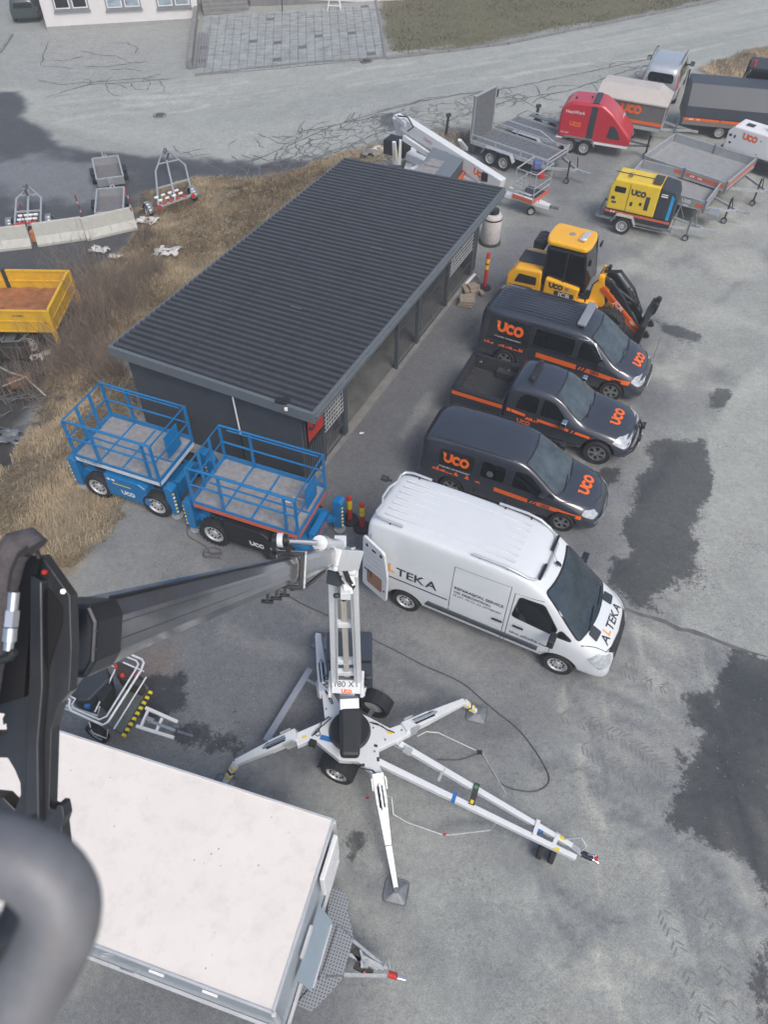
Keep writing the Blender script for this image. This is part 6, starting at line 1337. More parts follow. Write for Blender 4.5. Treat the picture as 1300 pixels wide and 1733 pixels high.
def boat_trailer(label, top, l2, r2, l, r, z, red_rollers=True):
    a = [W(*p, z) for p in (top, l2, r2, l, r)]; o = a[0]; t = thing('boat_trailer', label, 'boat trailer', (o.x, o.y, LZ), 0, 'boat trailers with A-shaped steel frames'); q = [Vector((p.x-o.x, p.y-o.y, z-LZ)) for p in a]
    b = MB(); b.tube([q[3], q[1], q[0], q[2], q[4]], .045, 8); b.bar(q[3], q[4], .09); b.bar(q[1]*.7+q[0]*.3, q[2]*.7+q[0]*.3, .05); m_ = (q[3]+q[4])/2; b.bar(q[0]*.9+m_*.1, m_, .08); b.bar(q[1]*.5+q[3]*.5, q[2]*.5+q[4]*.5, .06); b.build('frame', galv, t, bevel=.004)
    dx = (q[4]-q[3]).normalized(); dy = Vector((-dx.y, dx.x, 0)); b = MB(); p = q[0]*.75+m_*.25; b.cyl(p, p+dy*-.4+Vector((0, 0, .5)), .05); b.box(tuple(p+Vector((0, 0, .4))), (.12, .3, .2)); b.build('winch_post', galvd, t, bevel=.01)
    for s, p in ((-1, q[3]), (1, q[4])):
        c = p+dx*s*.28+dy*.5; w_ = wheel(t, 0, 0, .30, .18, 'steel', side=s); w_.location = (c.x, c.y, .30); ang_ = math.atan2(dx.y, dx.x); w_.rotation_euler = (0, 0, ang_-math.pi/2)
        b = MB(); 
        for k in range(6):
            a0, a1 = math.pi*k/6, math.pi*(k+1)/6; P0, P1 = [c+dy*math.cos(x_)*.36+Vector((0, 0, math.sin(x_)*.36+.30-c.z)) for x_ in (a0, a1)]
            b.add([P0-dx*.12, P1-dx*.12, P1+dx*.12, P0+dx*.12], [(0, 1, 2, 3)])
        mg = b.build('mudguard', alu, t, smooth=60, fix=False); s_ = mg.modifiers.new('s', 'SOLIDIFY'); s_.thickness = .01
        if red_rollers: b = MB(); b.cyl(p-dy*.05, p-dy*.12, .10, n=14); b.build('tail_lamp', redp, t)
    if red_rollers:
        for i in range(4):
            p = q[3].lerp(q[4], .18+i*.2)+dy*.25; b = MB(); b.bar(p-dy*.3, p+dy*.55, .035, .05); b.build('roller_arm', redp if i % 2 else galv, t)
            for k in (-.25, .1, .45): b = MB(); b.cyl(p+dy*k-dx*.09+Vector((0, 0, .06)), p+dy*k+dx*.09+Vector((0, 0, .06)), .05, n=10); b.build('keel_roller', textw if (k > 0) else redp, t)
boat_trailer('large boat trailer with red and white rollers standing on the grass edge', (277, 250), (263, 290), (313, 279), (268, 350), (325, 330), -1.05)
boat_trailer('smaller boat trailer behind the left barriers', (48, 316), (27, 337), (69, 335), (24, 382), (68, 378), -1.05)
# ================================================================ YELLOW TIPPER TRAILER
tp = thing('tipper_trailer', 'yellow tipping trailer with rusty brown load behind the bare bushes', 'tipping trailer', (-11.3, 21.0, -1.5), math.radians(1.0))
zt_ = .35+1.5; L, B = 4.4, 2.45; hh = .78
b = MB(); b.bb(-L, 0, 0, B, zt_-hh-.05, zt_-hh+.02); b.build('floor', yellowt, tp)
ld = MB(); n_ = 24; r = random.Random(3); V_ = [(-L+.06+(L-.12)*i/(n_-1), .06+(B-.12)*j/(n_-1), zt_-hh+.12+r.uniform(-.03, .05)) for i in range(n_) for j in range(n_)]; ld.add(V_, [(i*n_+j, (i+1)*n_+j, (i+1)*n_+j+1, i*n_+j+1) for i in range(n_-1) for j in range(n_-1)]); ld.build('load', rust, tp, smooth=180, fix=False)
for nm, p, q in (('side_board', (-L, 0), (0, 0)), ('side_board', (-L, B), (-2.35, B)), ('side_board', (-2.2, B), (0, B)), ('tail_board', (0, 0), (0, B))):
    b = MB(); b.bar((p[0], p[1], zt_-hh/2), (q[0], q[1], zt_-hh/2), .05, hh, up=(0, 0, 1)); o = b.build(nm, yellowt, tp); b = MB()
    for k in (.0, .5, 1.): b.bar((p[0], p[1], zt_-hh*k), (q[0], q[1], zt_-hh*k), .09, .05, up=(0, 0, 1))
    b.build('board_rib', yellowt, o)
b = MB(); b.bb(-2.34, -2.21, B-.05, B+.05, zt_-hh, zt_+.05); b.bb(-L, -.2, .5, .62, .75, zt_-hh-.05); b.bb(-L, -.2, B-.62, B-.5, .75, zt_-hh-.05); b.build('frame', textd, tp)
for k in (0, 1): b = MB(); b.bb(-.07, .07, -.06+k*B, .06+k*B, .6, zt_+.02); b.build('corner_post', yellowt, tp)
for x in (-1.1, -2.2):
    for y, s in ((.25, -1), (B-.25, 1)): wheel(tp, x, y, .42, .3, 'steel', side=s)
flat('lettering', text2d('KRAMPE', .10, .003), (-1.0, -.05, zt_-.16), (1, 0, 0), (0, 0, 1), textd, tp)
# scrap machine below it
g = G(22, 600); sm_ = thing('scrap_machine', 'old dark machine frame with a bent tube rail among scrap below the yellow tipper', 'scrap machine', g)
b = MB(); b.box((0, 0, .4), (1.5, .9, .5)); b.box((-.5, -.5, .5), (.8, .5, .7)); b.build('machine_body', rubbish, sm_, bevel=.04); b = MB(); b.tube([(.1, -.5, .9), (.7, -.5, .95), (1.05, .4, .95), (.0, .45, .9)], .035, 8, closed=True); b.build('tube_rail', galvd, sm_); b = MB(); b.box((.1, 0, .80), (.6, .6, .04)); b.build('cover_plate', galvd, sm_)
b = MB(); b.tube([(-.8, .2, .6), (-.4, .5, 1.1), (-.1, .6, 1.0)], .06, 8); b.build('exhaust_pipe', mat('orange_rust', (.4, .15, .06), .8), sm_)
g = G(38, 655); sr = thing('old_roller', 'rusty brown roller drum lying in the scrap at the left edge', 'roller', g, .6); b = MB(); b.cyl((-.35, 0, .25), (.35, 0, .25), .22, n=18); b.build('drum', mat('brown_rust', (.20, .11, .06), .85, grime=.3), sr); b = MB(); b.cyl((-.8, 0, .25), (.8, 0, .25), .06); b.build('axle', rubbish, sr)
g = G(30, 700); pk_ = thing('scrap_heap', 'heap of thin grey branches and scrap at the left edge above the dry grass', 'scrap heap', g); b = MB(); r = random.Random(8)
for i in range(60):
    p = Vector((r.uniform(-1.4, 1.2), r.uniform(-1.3, 1.3), r.uniform(.05, .3))); a = r.uniform(0, 6.28); b.cyl(p, p+Vector((math.cos(a), math.sin(a), r.uniform(-.1, .2)))*r.uniform(.3, 1.0), .018, .01, n=4, caps=False)
b.build('scrap_sticks', galvd, pk_, fix=False)
g = G(5, 640); fb = thing('fallen_branch', 'pale bare branch lying across the scrap at the left edge', 'branch', g); b = MB(); e_ = G(82, 682, .3)-g; b.tube([(0, 0, .5), e_*.3+Vector((0, 0, .45)), e_*.6+Vector((0, .1, .4)), e_], .03, 6); b.tube([e_*.6+Vector((0, .1, .4)), e_*.6+Vector((-.5, -.5, .5))], .02, 5); b.build('branch_wood', mat('pale_branch', (.36, .33, .29), .8), fb)
# ================================================================ HOUSE
def HG(px, py): return G(px, py)
h0, h1 = HG(80, 52), HG(337, 33); hd = (h1-h0); hd.z = 0; HL = hd.length; hd.normalize(); hn = Vector((-hd.y, hd.x, 0))
ho = thing('house', 'white rendered house with dark framed windows along the top edge', 'house', (h0.x, h0.y, h0.z), math.atan2(hd.y, hd.x))
b = MB(); b.bb(0, HL, 0, 7, -.3, 5.2); b.build('wall', housew, ho); b = MB(); b.prism([(-.5, 5.15), (3.5, 7.4), (7.5, 5.15)], -.3, HL+.3, 'X'); b.build('roof', mat('house_roof', (.10, .09, .09), .8), ho)
def loc_h(px, py, d=0.):     # pixel -> (x, z) on the facade plane
    rr = ray(px, py); o = Vector((0, 0, CH)); t = ((h0-o).dot(hn)-d)/rr.dot(hn); p = o+rr*t; return (p-h0).dot(hd), p.z-h0.z
frm = mat('window_frame_grey', (.22, .23, .25), .5); cur = mat('curtain_pane', (.30, .38, .42), .12, var=.45, vs=3)
for (x0, x1, yb) in ((93, 150, 17), (181, 238, 15), (267, 322, 12)):
    u0, z0 = loc_h(x0, yb); u1, z1 = loc_h(x1, yb); u0, u1 = min(u0, u1), max(u0, u1)
    b = MB(); b.bb(u0-.06, u1+.06, -.05, .0, z0-.08, z0+1.35); wf = b.build('window', frm, ho); mid = (u0+u1)/2
    for s0, s1_ in ((u0+.02, mid-.08), (mid+.08, u1-.02)): b = MB(); b.bb(s0, s1_, -.075, -.045, z0+.05, z0+1.3); b.build('window_sash', textw, wf); b = MB(); b.bb(s0+.07, s1_-.07, -.09, -.07, z0+.13, z0+1.22); b.build('pane', cur if x0 > 150 else glass, wf)
    b = MB(); b.bb(u0-.12, u1+.12, -.14, .0, z0-.13, z0-.08); b.build('window_sill', frm, wf)
b = MB(); b.bb(-.01, HL+.01, -.03, 0, -.3, .22); b.build('plinth', mat('plinth_grey', (.34, .34, .34), .85), ho)
# entrance steps, second house wall, A-board, lamp post base
s0 = HG(345, 28); st = thing('entrance_steps', 'grey concrete entrance steps against the white house', 'steps', s0, math.atan2(hd.y, hd.x))
for k in range(4): b = MB(); b.bb(0, 3.1, k*.35, 2.6, k*.17, (k+1)*.17-.003); b.build('step', concd, st, bevel=.01)
rl = thing('ramp_wall', 'low grey retaining edge with dark slats beside the entrance steps', 'low wall', HG(322, 118)); a0, a1 = Vector((0, 0, .25)), HG(336, 18)-HG(322, 118)+Vector((0, 0, .6)); b = MB(); b.bar(a0, a1, .25, .5); b.build('wall_block', concd, rl, bevel=.02)
b = MB(); d_ = (a1-a0).normalized(); q_ = Vector((d_.y, -d_.x, 0)).normalized()
for k in range(5): b.bar(a0+q_*(.28+k*.16)-Vector((0, 0, .1)), a0.lerp(a1, .55)+q_*(.28+k*.16)-Vector((0, 0, .3)), .07, .06)
b.build('slat', frm, rl)
w0, w1 = HG(424, 10), HG(588, 4); h2 = thing('house', 'lower white house wall behind the paved forecourt', 'house', w0, yaw(w0, w1)); LL_ = (w1-w0).length
b = MB(); b.bb(0, LL_+4, .0, 6, .5, 4.5); b.build('wall', housew, h2); b = MB(); b.bb(0, LL_+4, -.06, .1, -.2, .5); b.build('plinth', concd, h2); b = MB(); b.bb(-.3, LL_+4.3, -.4, 6.4, 4.5, 4.7); b.build('roof', frm, h2)
g = HG(566, 17); ab = thing('sign_board', 'white A-frame sign board standing on the paved forecourt', 'A-board', g); b = MB()
for sy in (-.25, .25):
    b.bar((-.45, sy, 0), (-.25, 0, .95), .06, .05); b.bar((.45, sy, 0), (.25, 0, .95), .06, .05)
b.bar((-.4, -.2, .3), (.4, -.2, .3), .05); b.bar((-.25, 0, .95), (.25, 0, .95), .06); b.build('frame', textw, ab); b = MB(); b.bar((-.3, -.03, .88), (.3, -.03, .88), .04, .16); b.build('board', textw, ab)
g = HG(478, 20); pp_ = thing('lamp_post', 'thin dark post standing on the paving by the second house', 'post', g); b = MB(); b.cyl((0, 0, 0), (0, 0, 3.5), .04); b.build('post_tube', textd, pp_); b = MB(); b.box((0, 0, .02), (.3, .3, .04)); b.build('base_plate', galvd, pp_)
for px, py, lb in ((755, 228, 'short weathered wooden stump post beside the plant trailer by the road'), (905, 212, 'short weathered wooden stump post left of the red trailer by the road')):
    g = G(px, py); t = thing('fence_stump', lb, 'post', g, 0, 'stumps of an old roadside fence'); b = MB(); b.bar((0, 0, -.1), (.05, .0, .85), .14, .12); b.box((.05, 0, .88), (.22, .14, .12), rz=.4); b.build('stump_post', rubbish, t, bevel=.01); b = MB(); b.cyl((.02, -.07, .5), (.02, -.1, .5), .02); b.build('bolt', galvd, t)
# ================================================================ SECOND BOOM LIFT AND DARK BOX BEHIND THE SHED
def Wt(name, label, cat, o, group=None):
    return thing(name, label, cat, o, 0, group)
d2 = Wt('boom_lift', 'folded white boom lift with grey basket standing behind the far end of the shed', 'boom lift', W(800, 300, 0)); O2 = d2.location
b = MB(); a, c = W(684, 208, 2.45), W(850, 314, 1.55); b.bar(a, c, .34, .50); bo_ = b.build('boom', white, d2, off=O2, bevel=.02)
b = MB(); a2, c2_ = W(684, 232, 2.0), W(805, 312, 1.2); b.bar(a2, c2_, .22, .22); b.build('lower_boom', white, d2, off=O2, bevel=.02)
b = MB(); b.bar(W(672, 198, 2.6), W(678, 224, 1.9), .34, .22); b.bar(W(672, 196, 2.6), W(690, 210, 2.5), .30, .2); b.build('knuckle', white, d2, off=O2, bevel=.03)
b = MB(); b.tube([W(673, 196, 2.75), W(690, 198, 2.8), W(700, 215, 2.6), W(690, 222, 2.4)], .03); b.build('boom_hose', blackp, d2, off=O2)
b = MB(); b.bar(W(655, 243, 1.2), W(690, 252, 1.2), .7, .6); b.build('battery_box', blackp, d2, off=O2, bevel=.05)
b = MB(); b.bar(W(795, 330, .7), W(700, 285, .9), .5, .2); b.bar(W(690, 290, .6), W(700, 255, .6), .3, .3); b.bar(W(690, 262, 1.0), W(720, 275, .9), .35, .3); b.build('chassis', white, d2, off=O2, bevel=.02)
for p, q in (((678, 237), (676, 285)), ((667, 240), (670, 285)), ((778, 237), (788, 260))): b = MB(); b.bar(W(*p, 1.9), W(q[0], q[1]-8, .9), .14, .10, w2=.22, h2=.14); o_ = b.build('outrigger', white, d2, off=O2, bevel=.008)
b = MB(); b.bar(W(669, 252, 1.62), W(670, 270, 1.2), .16, .02); b.build('hazard_strip', yel, d2, off=O2)
dirb = (c-a).normalized(); up_ = Vector((0, 0, 1)); sidev = dirb.cross(up_).normalized()
def onboom(name, F, t, m, sc=1., side=.172, dz=0): p = a.lerp(c, t)+sidev*side+Vector((0, 0, dz)); U = dirb; V = sidev.cross(dirb)*-1; V = V if V.z > 0 else -V; o = flat(name, F, p-Vector(O2), U, V, m, bo_); return o
onboom('lettering', logo2d(.26), .80, orange); onboom('lettering', text2d('DINO', .17, .006), .28, red); onboom('lettering', text2d('210 XT', .15, .006), .50, textd)
b = MB(); b.box(W(826, 298, 1.7), (.42, .34, .34), rz=-.5); b.build('control_box', blackp, d2, off=O2, bevel=.03)
# basket
ba, bc = W(868, 333, .62), W(897, 341, .62); bx = (bc-ba); bx.z = 0; bl__ = 1.0; bx.normalize(); bx = Vector((.80, -.60, 0)).normalized(); by = Vector((.60, .80, 0))
def BP(u, v, z): return ba+bx*u+by*v+Vector((0, 0, z-.62))
b = MB(); b.tube([BP(0, 0, 1.75), BP(.9, 0, 1.75), BP(.9, 1.3, 1.75), BP(0, 1.3, 1.75)], .03, 8, closed=True); b.tube([BP(0, 0, .95), BP(.9, 0, .95), BP(.9, 1.3, .95)], .02, 6); b.tube([BP(0, 0, 1.2), BP(.9, 0, 1.2), BP(.9, 1.3, 1.2), BP(0, 1.3, 1.2)], .018, 6, closed=True)
for u, v in ((0, 0), (.9, 0), (.9, 1.3), (0, 1.3), (.45, 0), (.45, 1.3)): b.cyl(BP(u, v, .6), BP(u, v, 1.75), .018, n=8)
for z in (.85, 1.05, 1.4): b.cyl(BP(.05, 0, z), BP(.45, 0, z), .014, n=6)
bk2 = b.build('basket', galv, d2, off=O2, smooth=50); b = MB(); b.add([BP(0, 0, .6), BP(.9, 0, .6), BP(.9, 1.3, .6), BP(0, 1.3, .6)], [(0, 1, 2, 3)]); b.build('basket_floor', textd, bk2, off=O2)
b = MB(); b.bar(BP(0, -.02, .68), BP(.9, -.02, .68), .02, .16); b.bar(BP(.92, 0, .68), BP(.92, 1.3, .68), .02, .16); b.build('basket_film', orangef, bk2, off=O2); b = MB(); b.box(BP(.3, 1.1, 1.6), (.3, .3, .3)); b.build('basket_controls', mat('blue_cover', (.10, .13, .30), .6), bk2, off=O2, bevel=.05)
b = MB(); b.box(BP(.6, 1.0, 1.3), (.25, .25, .2)); b.build('control_panel', redp, bk2, off=O2, bevel=.04)
b = MB(); b.bar(W(850, 326, .6), W(930, 350, .5), .26, .16); b.bar(W(862, 318, .6), W(925, 345, .5), .08, .12); b.build('drawbar', white, d2, off=O2, bevel=.01); b = MB(); b.bar(W(928, 349, .5), W(946, 353, .5), .1, .1); b.bar(W(912, 343, .55), W(913, 336, .8), .03); b.bar(W(906, 343, .55), W(904, 336, .8), .03); b.build('coupling', galvd, d2, off=O2)
p = W(899, 357, .17)-O2; wheel(d2, p.x, p.y, .17, .10, 'steel', side=-1, name='jockey_wheel', z=.17)
for px in ((760, 300), (730, 262)): p = W(*px, .33)-O2; w_ = wheel(d2, p.x, p.y, .33, .22, 'steel', side=-1, z=.33); w_.rotation_euler = (0, 0, -.5)
# dark box container
q = [W(*p, 2.05) for p in ((700, 299), (733, 249), (788, 265), (757, 305))]; cb = Wt('metal_container', 'slate grey metal box with old boards on its lid behind the shed', 'container', Vector((q[0].x, q[0].y, 0)))
b = MB(); b.prism([(p.x, p.y) for p in q], .1, 2.0); b.build('box_body', mat('container_dark', (.07, .08, .09), .6), cb, off=cb.location); b = MB(); b.prism([(p.x, p.y) for p in q], 2.0, 2.06); b.build('lid', mat('container_lid', (.16, .19, .21), .5, var=.06), cb, off=cb.location, bevel=.01)
b = MB(); e0 = [W(*p, 2.08) for p in ((697, 290), (722, 274), (752, 275), (735, 297))]; b.prism([(p.x, p.y) for p in e0], 2.065, 2.10); b.build('old_board', deckm, cb, off=cb.location)
e1 = [W(*p, 2.12) for p in ((718, 278), (730, 268), (752, 274), (744, 284))]; b = MB(); b.prism([(p.x, p.y) for p in e1], 2.105, 2.14); b.build('old_board', deckm, cb, off=cb.location)
p = W(740, 300, 1.4); b = MB(); b.bar(q[3]+Vector((.05, -.05, -.6)), q[2]+Vector((.05, -.05, -.6)), .05, .3); b.build('reflector_film', orangef, cb, off=cb.location)
# ================================================================ MAIN TRAILER BOOM LIFT, CARRYING THE CAMERA BASKET
ml = Wt('trailer_boom_lift', 'white boom lift on four outriggers with a long black boom rising to the viewer', 'boom lift', Vector((-.55, 6.5, 0))); OL = ml.location
def part(bb, name, m, parent=None, **k): return bb.build(name, m, parent or ml, off=OL, **k)
PLT = [(544, 1168), (560, 1168), (576, 1192), (624, 1213), (660, 1232), (688, 1222), (696, 1241), (678, 1250), (641, 1268), (643, 1298), (656, 1320), (630, 1326), (626, 1304), (604, 1288), (574, 1286), (530, 1250), (503, 1262), (497, 1242), (550, 1219)]
PP = [(W(*p, 1.0).x, W(*p, 1.0).y) for p in PLT]; b = MB(); b.prism(PP, .84, 1.0); chs = part(b, 'chassis', white, bevel=.012)
b = MB(); b.prism([(W(*p, .8).x, W(*p, .8).y) for p in ((560, 1225), (600, 1210), (640, 1250), (620, 1290), (575, 1285), (545, 1250))], .45, .83); part(b, 'under_frame', dark, bevel=.02)
def outrig(name, piv, knee, foot, pad, wv=.22, side=(0, 0, 1)):
    p, k, f = W(*piv), W(*knee), W(*foot); b = MB(); b.bar(p-(k-p).normalized()*.18, p.lerp(k, .35), wv, .20, w2=wv*.95, h2=.19); o = part(b, 'outrigger', white, bevel=.01)
    b = MB(); b.bar(p.lerp(k, .35), k, wv*.9, .17, w2=.12, h2=.12); part(b, 'outrigger_leg', white, o, bevel=.01)
    b = MB(); b.bar(k, f, .12, .12, w2=.08, h2=.08); part(b, 'outrigger_leg', white, o, bevel=.006)
    d = (k-p).normalized(); s = d.cross(Vector((0, 0, 1))).normalized(); u_ = s.cross(d)
    b = MB(); b.cyl(p.lerp(k, .02)+u_*.13, p.lerp(k, .42)+u_*.11, .035); b.cyl(p.lerp(k, .28)+u_*.12, p.lerp(k, .46)+u_*.10, .02); part(b, 'ram', chrome, o, smooth=50)
    b = MB(); q_ = p.lerp(k, .05)+u_*.105; b.bar(q_, p.lerp(k, .40)+u_*.100, .11, .012); part(b, 'ram_slot', dark, o)
    b = MB()
    for sg in (-1, 1): b.bar(p+s*sg*(wv/2+.02)-d*.10, p+s*sg*(wv/2+.02)+d*.12, .025, .26)
    part(b, 'pivot_bracket', galv, o)
    if pad:
        c = W(*foot); c.z = .0; b = MB(); Q = rpoly([(-.21, -.21), (.21, -.21), (.21, .21), (-.21, .21)], .07); rot = Matrix.Rotation(-.2, 3, 'Z'); Q2 = [(rot@Vector((x, y, 0)))+c for x, y in Q]
        b.add([(x.x, x.y, .02) for x in Q2]+[(c.x, c.y, .10)], [(i, (i+1) % len(Q2), len(Q2)) for i in range(len(Q2))]); b.add([(x.x, x.y, .0) for x in Q2]+[(x.x, x.y, .03) for x in Q2], [(i, (i+1) % len(Q2), len(Q2)+(i+1) % len(Q2), len(Q2)+i) for i in range(len(Q2))])
        pd = part(b, 'foot_pad', galvd, o); b = MB(); b.tube([(x.x, x.y, .03) for x in Q2], .012, 6, closed=True); b.cyl((c.x, c.y, .05), (c.x, c.y, .14), .05); part(b, 'pad_rim', galvd, o)
    return o, k, f
oA, kA, fA = outrig('a', (548, 1165, .92), (538, 1076, .42), (542, 1082, .08), True)
oB, kB, fB = outrig('b', (490, 1250, .92), (400, 1291, .52), (378, 1328, .06), True)
oC, kC, fC = outrig('c', (694, 1229, .92), (785, 1188, .45), (808, 1206, .06), True)
oD, kD, fD = outrig('d', (641, 1325, .92), (657, 1430, .5), (671, 1508, .06), True)
for k, f in ((kC, fC), (kB, fB)):
    for i in range(3):
        b = MB(); b.bar(k.lerp(f, .20+i*.18), k.lerp(f, .28+i*.18), .116, .116); part(b, 'hazard_band', yel if i % 2 == 0 else textd, oC if k is kC else oB)
# turntable, boom foot, base controls
b = MB(); c = W(592, 1234, 1.12); b.lathe([(.001, 1.0), (.40, 1.0), (.41, 1.04), (.38, 1.14), (.001, 1.16)], c=(c.x, c.y, 0), axis='Z', n=36, closed=False); tt_ = part(b, 'turntable', blackp, smooth=40)
a, e = W(594, 1200, 1.55), W(592, 1282, 1.40); b = MB(); b.bar(a, e, .44, .34, w2=.36, h2=.26); part(b, 'boom_foot_cover', blackp, bevel=.07)
a, e = W(591, 1180, 1.7), W(592, 1202, 1.55); b = MB(); b.bar(a, e, .36, .28); part(b, 'boom_foot', white, bevel=.01)
pc = W(586, 1161, 1.95); b = MB(); b.box(pc, (.54, .10, .26), M=Matrix.Rotation(math.radians(-42), 3, 'X')); pb_ = part(b, 'name_plate', white, bevel=.006)
rx = Matrix.Rotation(math.radians(-42), 3, 'X'); U = Vector((1, 0, 0)); V = rx@Vector((0, 0, 1)); Nn = rx@Vector((0, -1, 0))
flat('lettering', text2d('180 XT', .16, .002), pc+Nn*.054+V*.05-OL, U, V, textd, pb_); flat('lettering', xf(logo2d(.085), 0, 0), pc+Nn*.054-V*.085-OL, (1, 0, 0), V, orange, pb_)
r = random.Random(12)
for sx in (-1, 1):
    b = MB(); cc_ = W(586+sx*27, 1160, 1.8)
    for i in range(7): b.box(cc_+Vector((r.uniform(-.07, .07), r.uniform(-.2, .2), r.uniform(-.15, .15))), (r.uniform(.06, .13), r.uniform(.06, .14), r.uniform(.05, .16)), rz=r.uniform(-.4, .4))
    b.cyl(cc_+Vector((0, -.25, .0)), cc_+Vector((0, .25, .1)), .035); part(b, 'valve_block', white, bevel=.006)
    b = MB()
    for i in range(3): p = cc_+Vector((sx*.05, .1*i-.1, .1)); b.tube([p, p+Vector((sx*.08, .03, .06)), p+Vector((sx*.05, .12, -.1)), p+Vector((-sx*.05, .2, -.2))], .012, 6)
    part(b, 'hydraulic_hoses', blackp)
# counterweight / battery box beyond the mast
b = MB(); q = [W(*p, 1.25) for p in ((553, 1068), (630, 1068), (631, 1148), (553, 1148))]; b.prism(rpoly([(p.x, p.y) for p in q], .05), .80, 1.25); cwb = part(b, 'battery_box', mat('slate_box', (.045, .055, .068), .45, var=.06), bevel=.03); b = MB(); b.prism(rpoly([((p.x), (p.y)) for p in [W(*p, 1.26) for p in ((556, 1118), (628, 1118), (628, 1122), (556, 1122))]], .01), 1.25, 1.262); part(b, 'box_seam', dark, cwb)
b = MB(); b.bar(W(588, 1150, 1.0), W(588, 1180, 1.0), .3, .2); part(b, 'box_support', white)
# upright arm
zb, zt2 = 1.95, 6.45
arms = []
for (x0, y0, x1, y1) in ((567, 1152, 563, 968), (606, 1152, 599, 968)):
    b = MB(); b.bar(W(x0, y0, zb), W(x1, y1, zt2), .135, .17, up=(0, -1, .3), w2=.12, h2=.15); arms.append(part(b, 'upright_arm', white, bevel=.012))
    p0, p1 = W(x0, y0, zb), W(x1, y1, zt2); b = MB(); off = Vector((.045 if x0 < 580 else -.02, -.09, 0)); b.bar(p0+off, p1+off, .018, .02); part(b, 'arm_edge', galv, arms[-1])
for (y0, zz) in ((1055, 4.6), (1118, 2.9), (1137, 2.4)): b = MB(); b.bar(W(572, y0, zz), W(602, y0, zz), .10, .12); part(b, 'cross_bar', white, bevel=.008)
cream = mat('cream_ram', (.50, .48, .42), .4, var=.05); b = MB(); b.bar(W(587, 1142, 2.2), W(582, 1014, 5.4), .10, .10, up=(0, -1, .3)); part(b, 'lifting_ram', cream, bevel=.02); b = MB(); b.cyl(W(582, 1014, 5.4), W(581, 980, 6.3), .045); part(b, 'ram_rod', blackp, smooth=50)
b = MB(); b.box(W(582, 1136, 2.2), (.26, .18, .2)); b.cyl(W(570, 1140, 2.2), W(604, 1140, 2.2), .04); part(b, 'ram_mount', galvd, bevel=.01)
# elbow
Q0, Q1 = D(552, 943, 8.9), D(118, 1082, 2.0); bd_ = (Q1-Q0).normalized(); EL = D(578, 946, 10.2)
b = MB(); b.bar(D(597, 945, 10.3), D(557, 944, 9.1), .26, .28); part(b, 'elbow_head', white, bevel=.015)
b = MB(); b.bar(D(598, 926, 10.2), D(598, 966, 10.2), .035, .36, up=tuple(bd_)); part(b, 'elbow_plate', white, bevel=.004)
b = MB(); b.bar(D(575, 930, 9.75), D(575, 962, 9.75), .24, .012, up=tuple(bd_)); part(b, 'faded_label', mat('faded_label', (.50, .40, .35), .6), bevel=.002)
b = MB(); b.prism([(-.16, -.1), (.10, -.1), (.12, .15), (-.02, .35), (-.14, .2)], -.10, -.06, 'Y'); 
b = MB(); k1 = D(588, 972, 10.2); b.bar(D(580, 958, 10.2), D(590, 1005, 10.3), .12, .10); b.cyl(D(572, 968, 10.1), D(602, 968, 10.1), .05); b.bar(D(592, 962, 10.1), D(598, 990, 10.2), .06, .05); b.box(D(585, 1003, 10.3), (.14, .14, .16)); part(b, 'elbow_link', white, bevel=.01)
b = MB(); b.bar(D(570, 962, 10.2), D(567, 985, 10.3), .20, .22); b.cyl(D(570, 1004, 10.3), D(570, 1012, 10.3), .05); part(b, 'elbow_block', textd, bevel=.02)
b = MB(); r = random.Random(5)
for i in range(5): p = D(578+r.uniform(-8, 10), 965+r.uniform(-4, 4), 10.0); b.tube([p, p+Vector((.05, -.05, -.15)), p+Vector((.1, 0, -.35)), p+Vector((.02, .05, -.6))], .014, 6)
part(b, 'elbow_hoses', blackp)
b = MB(); b.cyl(D(484, 916, 5.75), D(548, 919, 8.3), .028); part(b, 'long_ram_rod', chrome, smooth=50)
b = MB(); b.cyl(D(545, 919, 8.2), D(578, 921, 10.3), .065); b.cyl(D(541, 919, 8.0), D(549, 919, 8.3), .085); b.box(D(576, 921, 10.2), (.16, .16, .18)); part(b, 'long_ram', white, smooth=40)
c = D(474, 914, 5.55); wdir = bd_.cross(CU).normalized(); b = MB(); b.cyl(c-CX*.022, c+CX*.022, .055, n=24); part(b, 'ram_end', white, smooth=40, bevel=.006)
b = MB(); b.cyl(c-CX*.055, c-CX*.028, .046, n=24); b.cyl(c+CX*.028, c+CX*.06, .046, n=24); b.bar(c-CX*.045, D(464, 936, 5.5), .03, .06); b.bar(c+CX*.045, D(488, 934, 5.6), .03, .06); part(b, 'ram_bracket', blackp, smooth=40)
# telescopic boom
def onl(x):     # point of the boom axis seen at photo column x
    lo, hi = -1.0, 1.3
    for _ in range(50):
        m_ = (lo+hi)/2; p = Q0.lerp(Q1, m_)-Vector((0, 0, CH)); z = p.dot(_f); X = 650+CF*p.dot(CX)/z
        if X > x: lo = m_
        else: hi = m_
    return Q0.lerp(Q1, lo)
A0, A1, A2 = onl(556), onl(487), onl(112)
b = MB(); b.octbar(A0, A1, .20, .225, .05); ob_ = part(b, 'boom_section', boomst, bevel=.012)
b = MB(); b.octbar(onl(490), A2, .155, .195, .045, .15, .19); ib_ = part(b, 'boom_section', boomst, bevel=.01)
s_ = bd_.cross(Vector((0, 0, 1))).normalized(); u_ = s_.cross(bd_)
for sg in (1, -1):
    b = MB()
    for h_ in (-.02, .03): b.bar(onl(486)+s_*sg*.0785+u_*h_, A2+s_*sg*.0765+u_*h_, .004, .004)
    part(b, 'boom_fold_line', boomst, ib_)
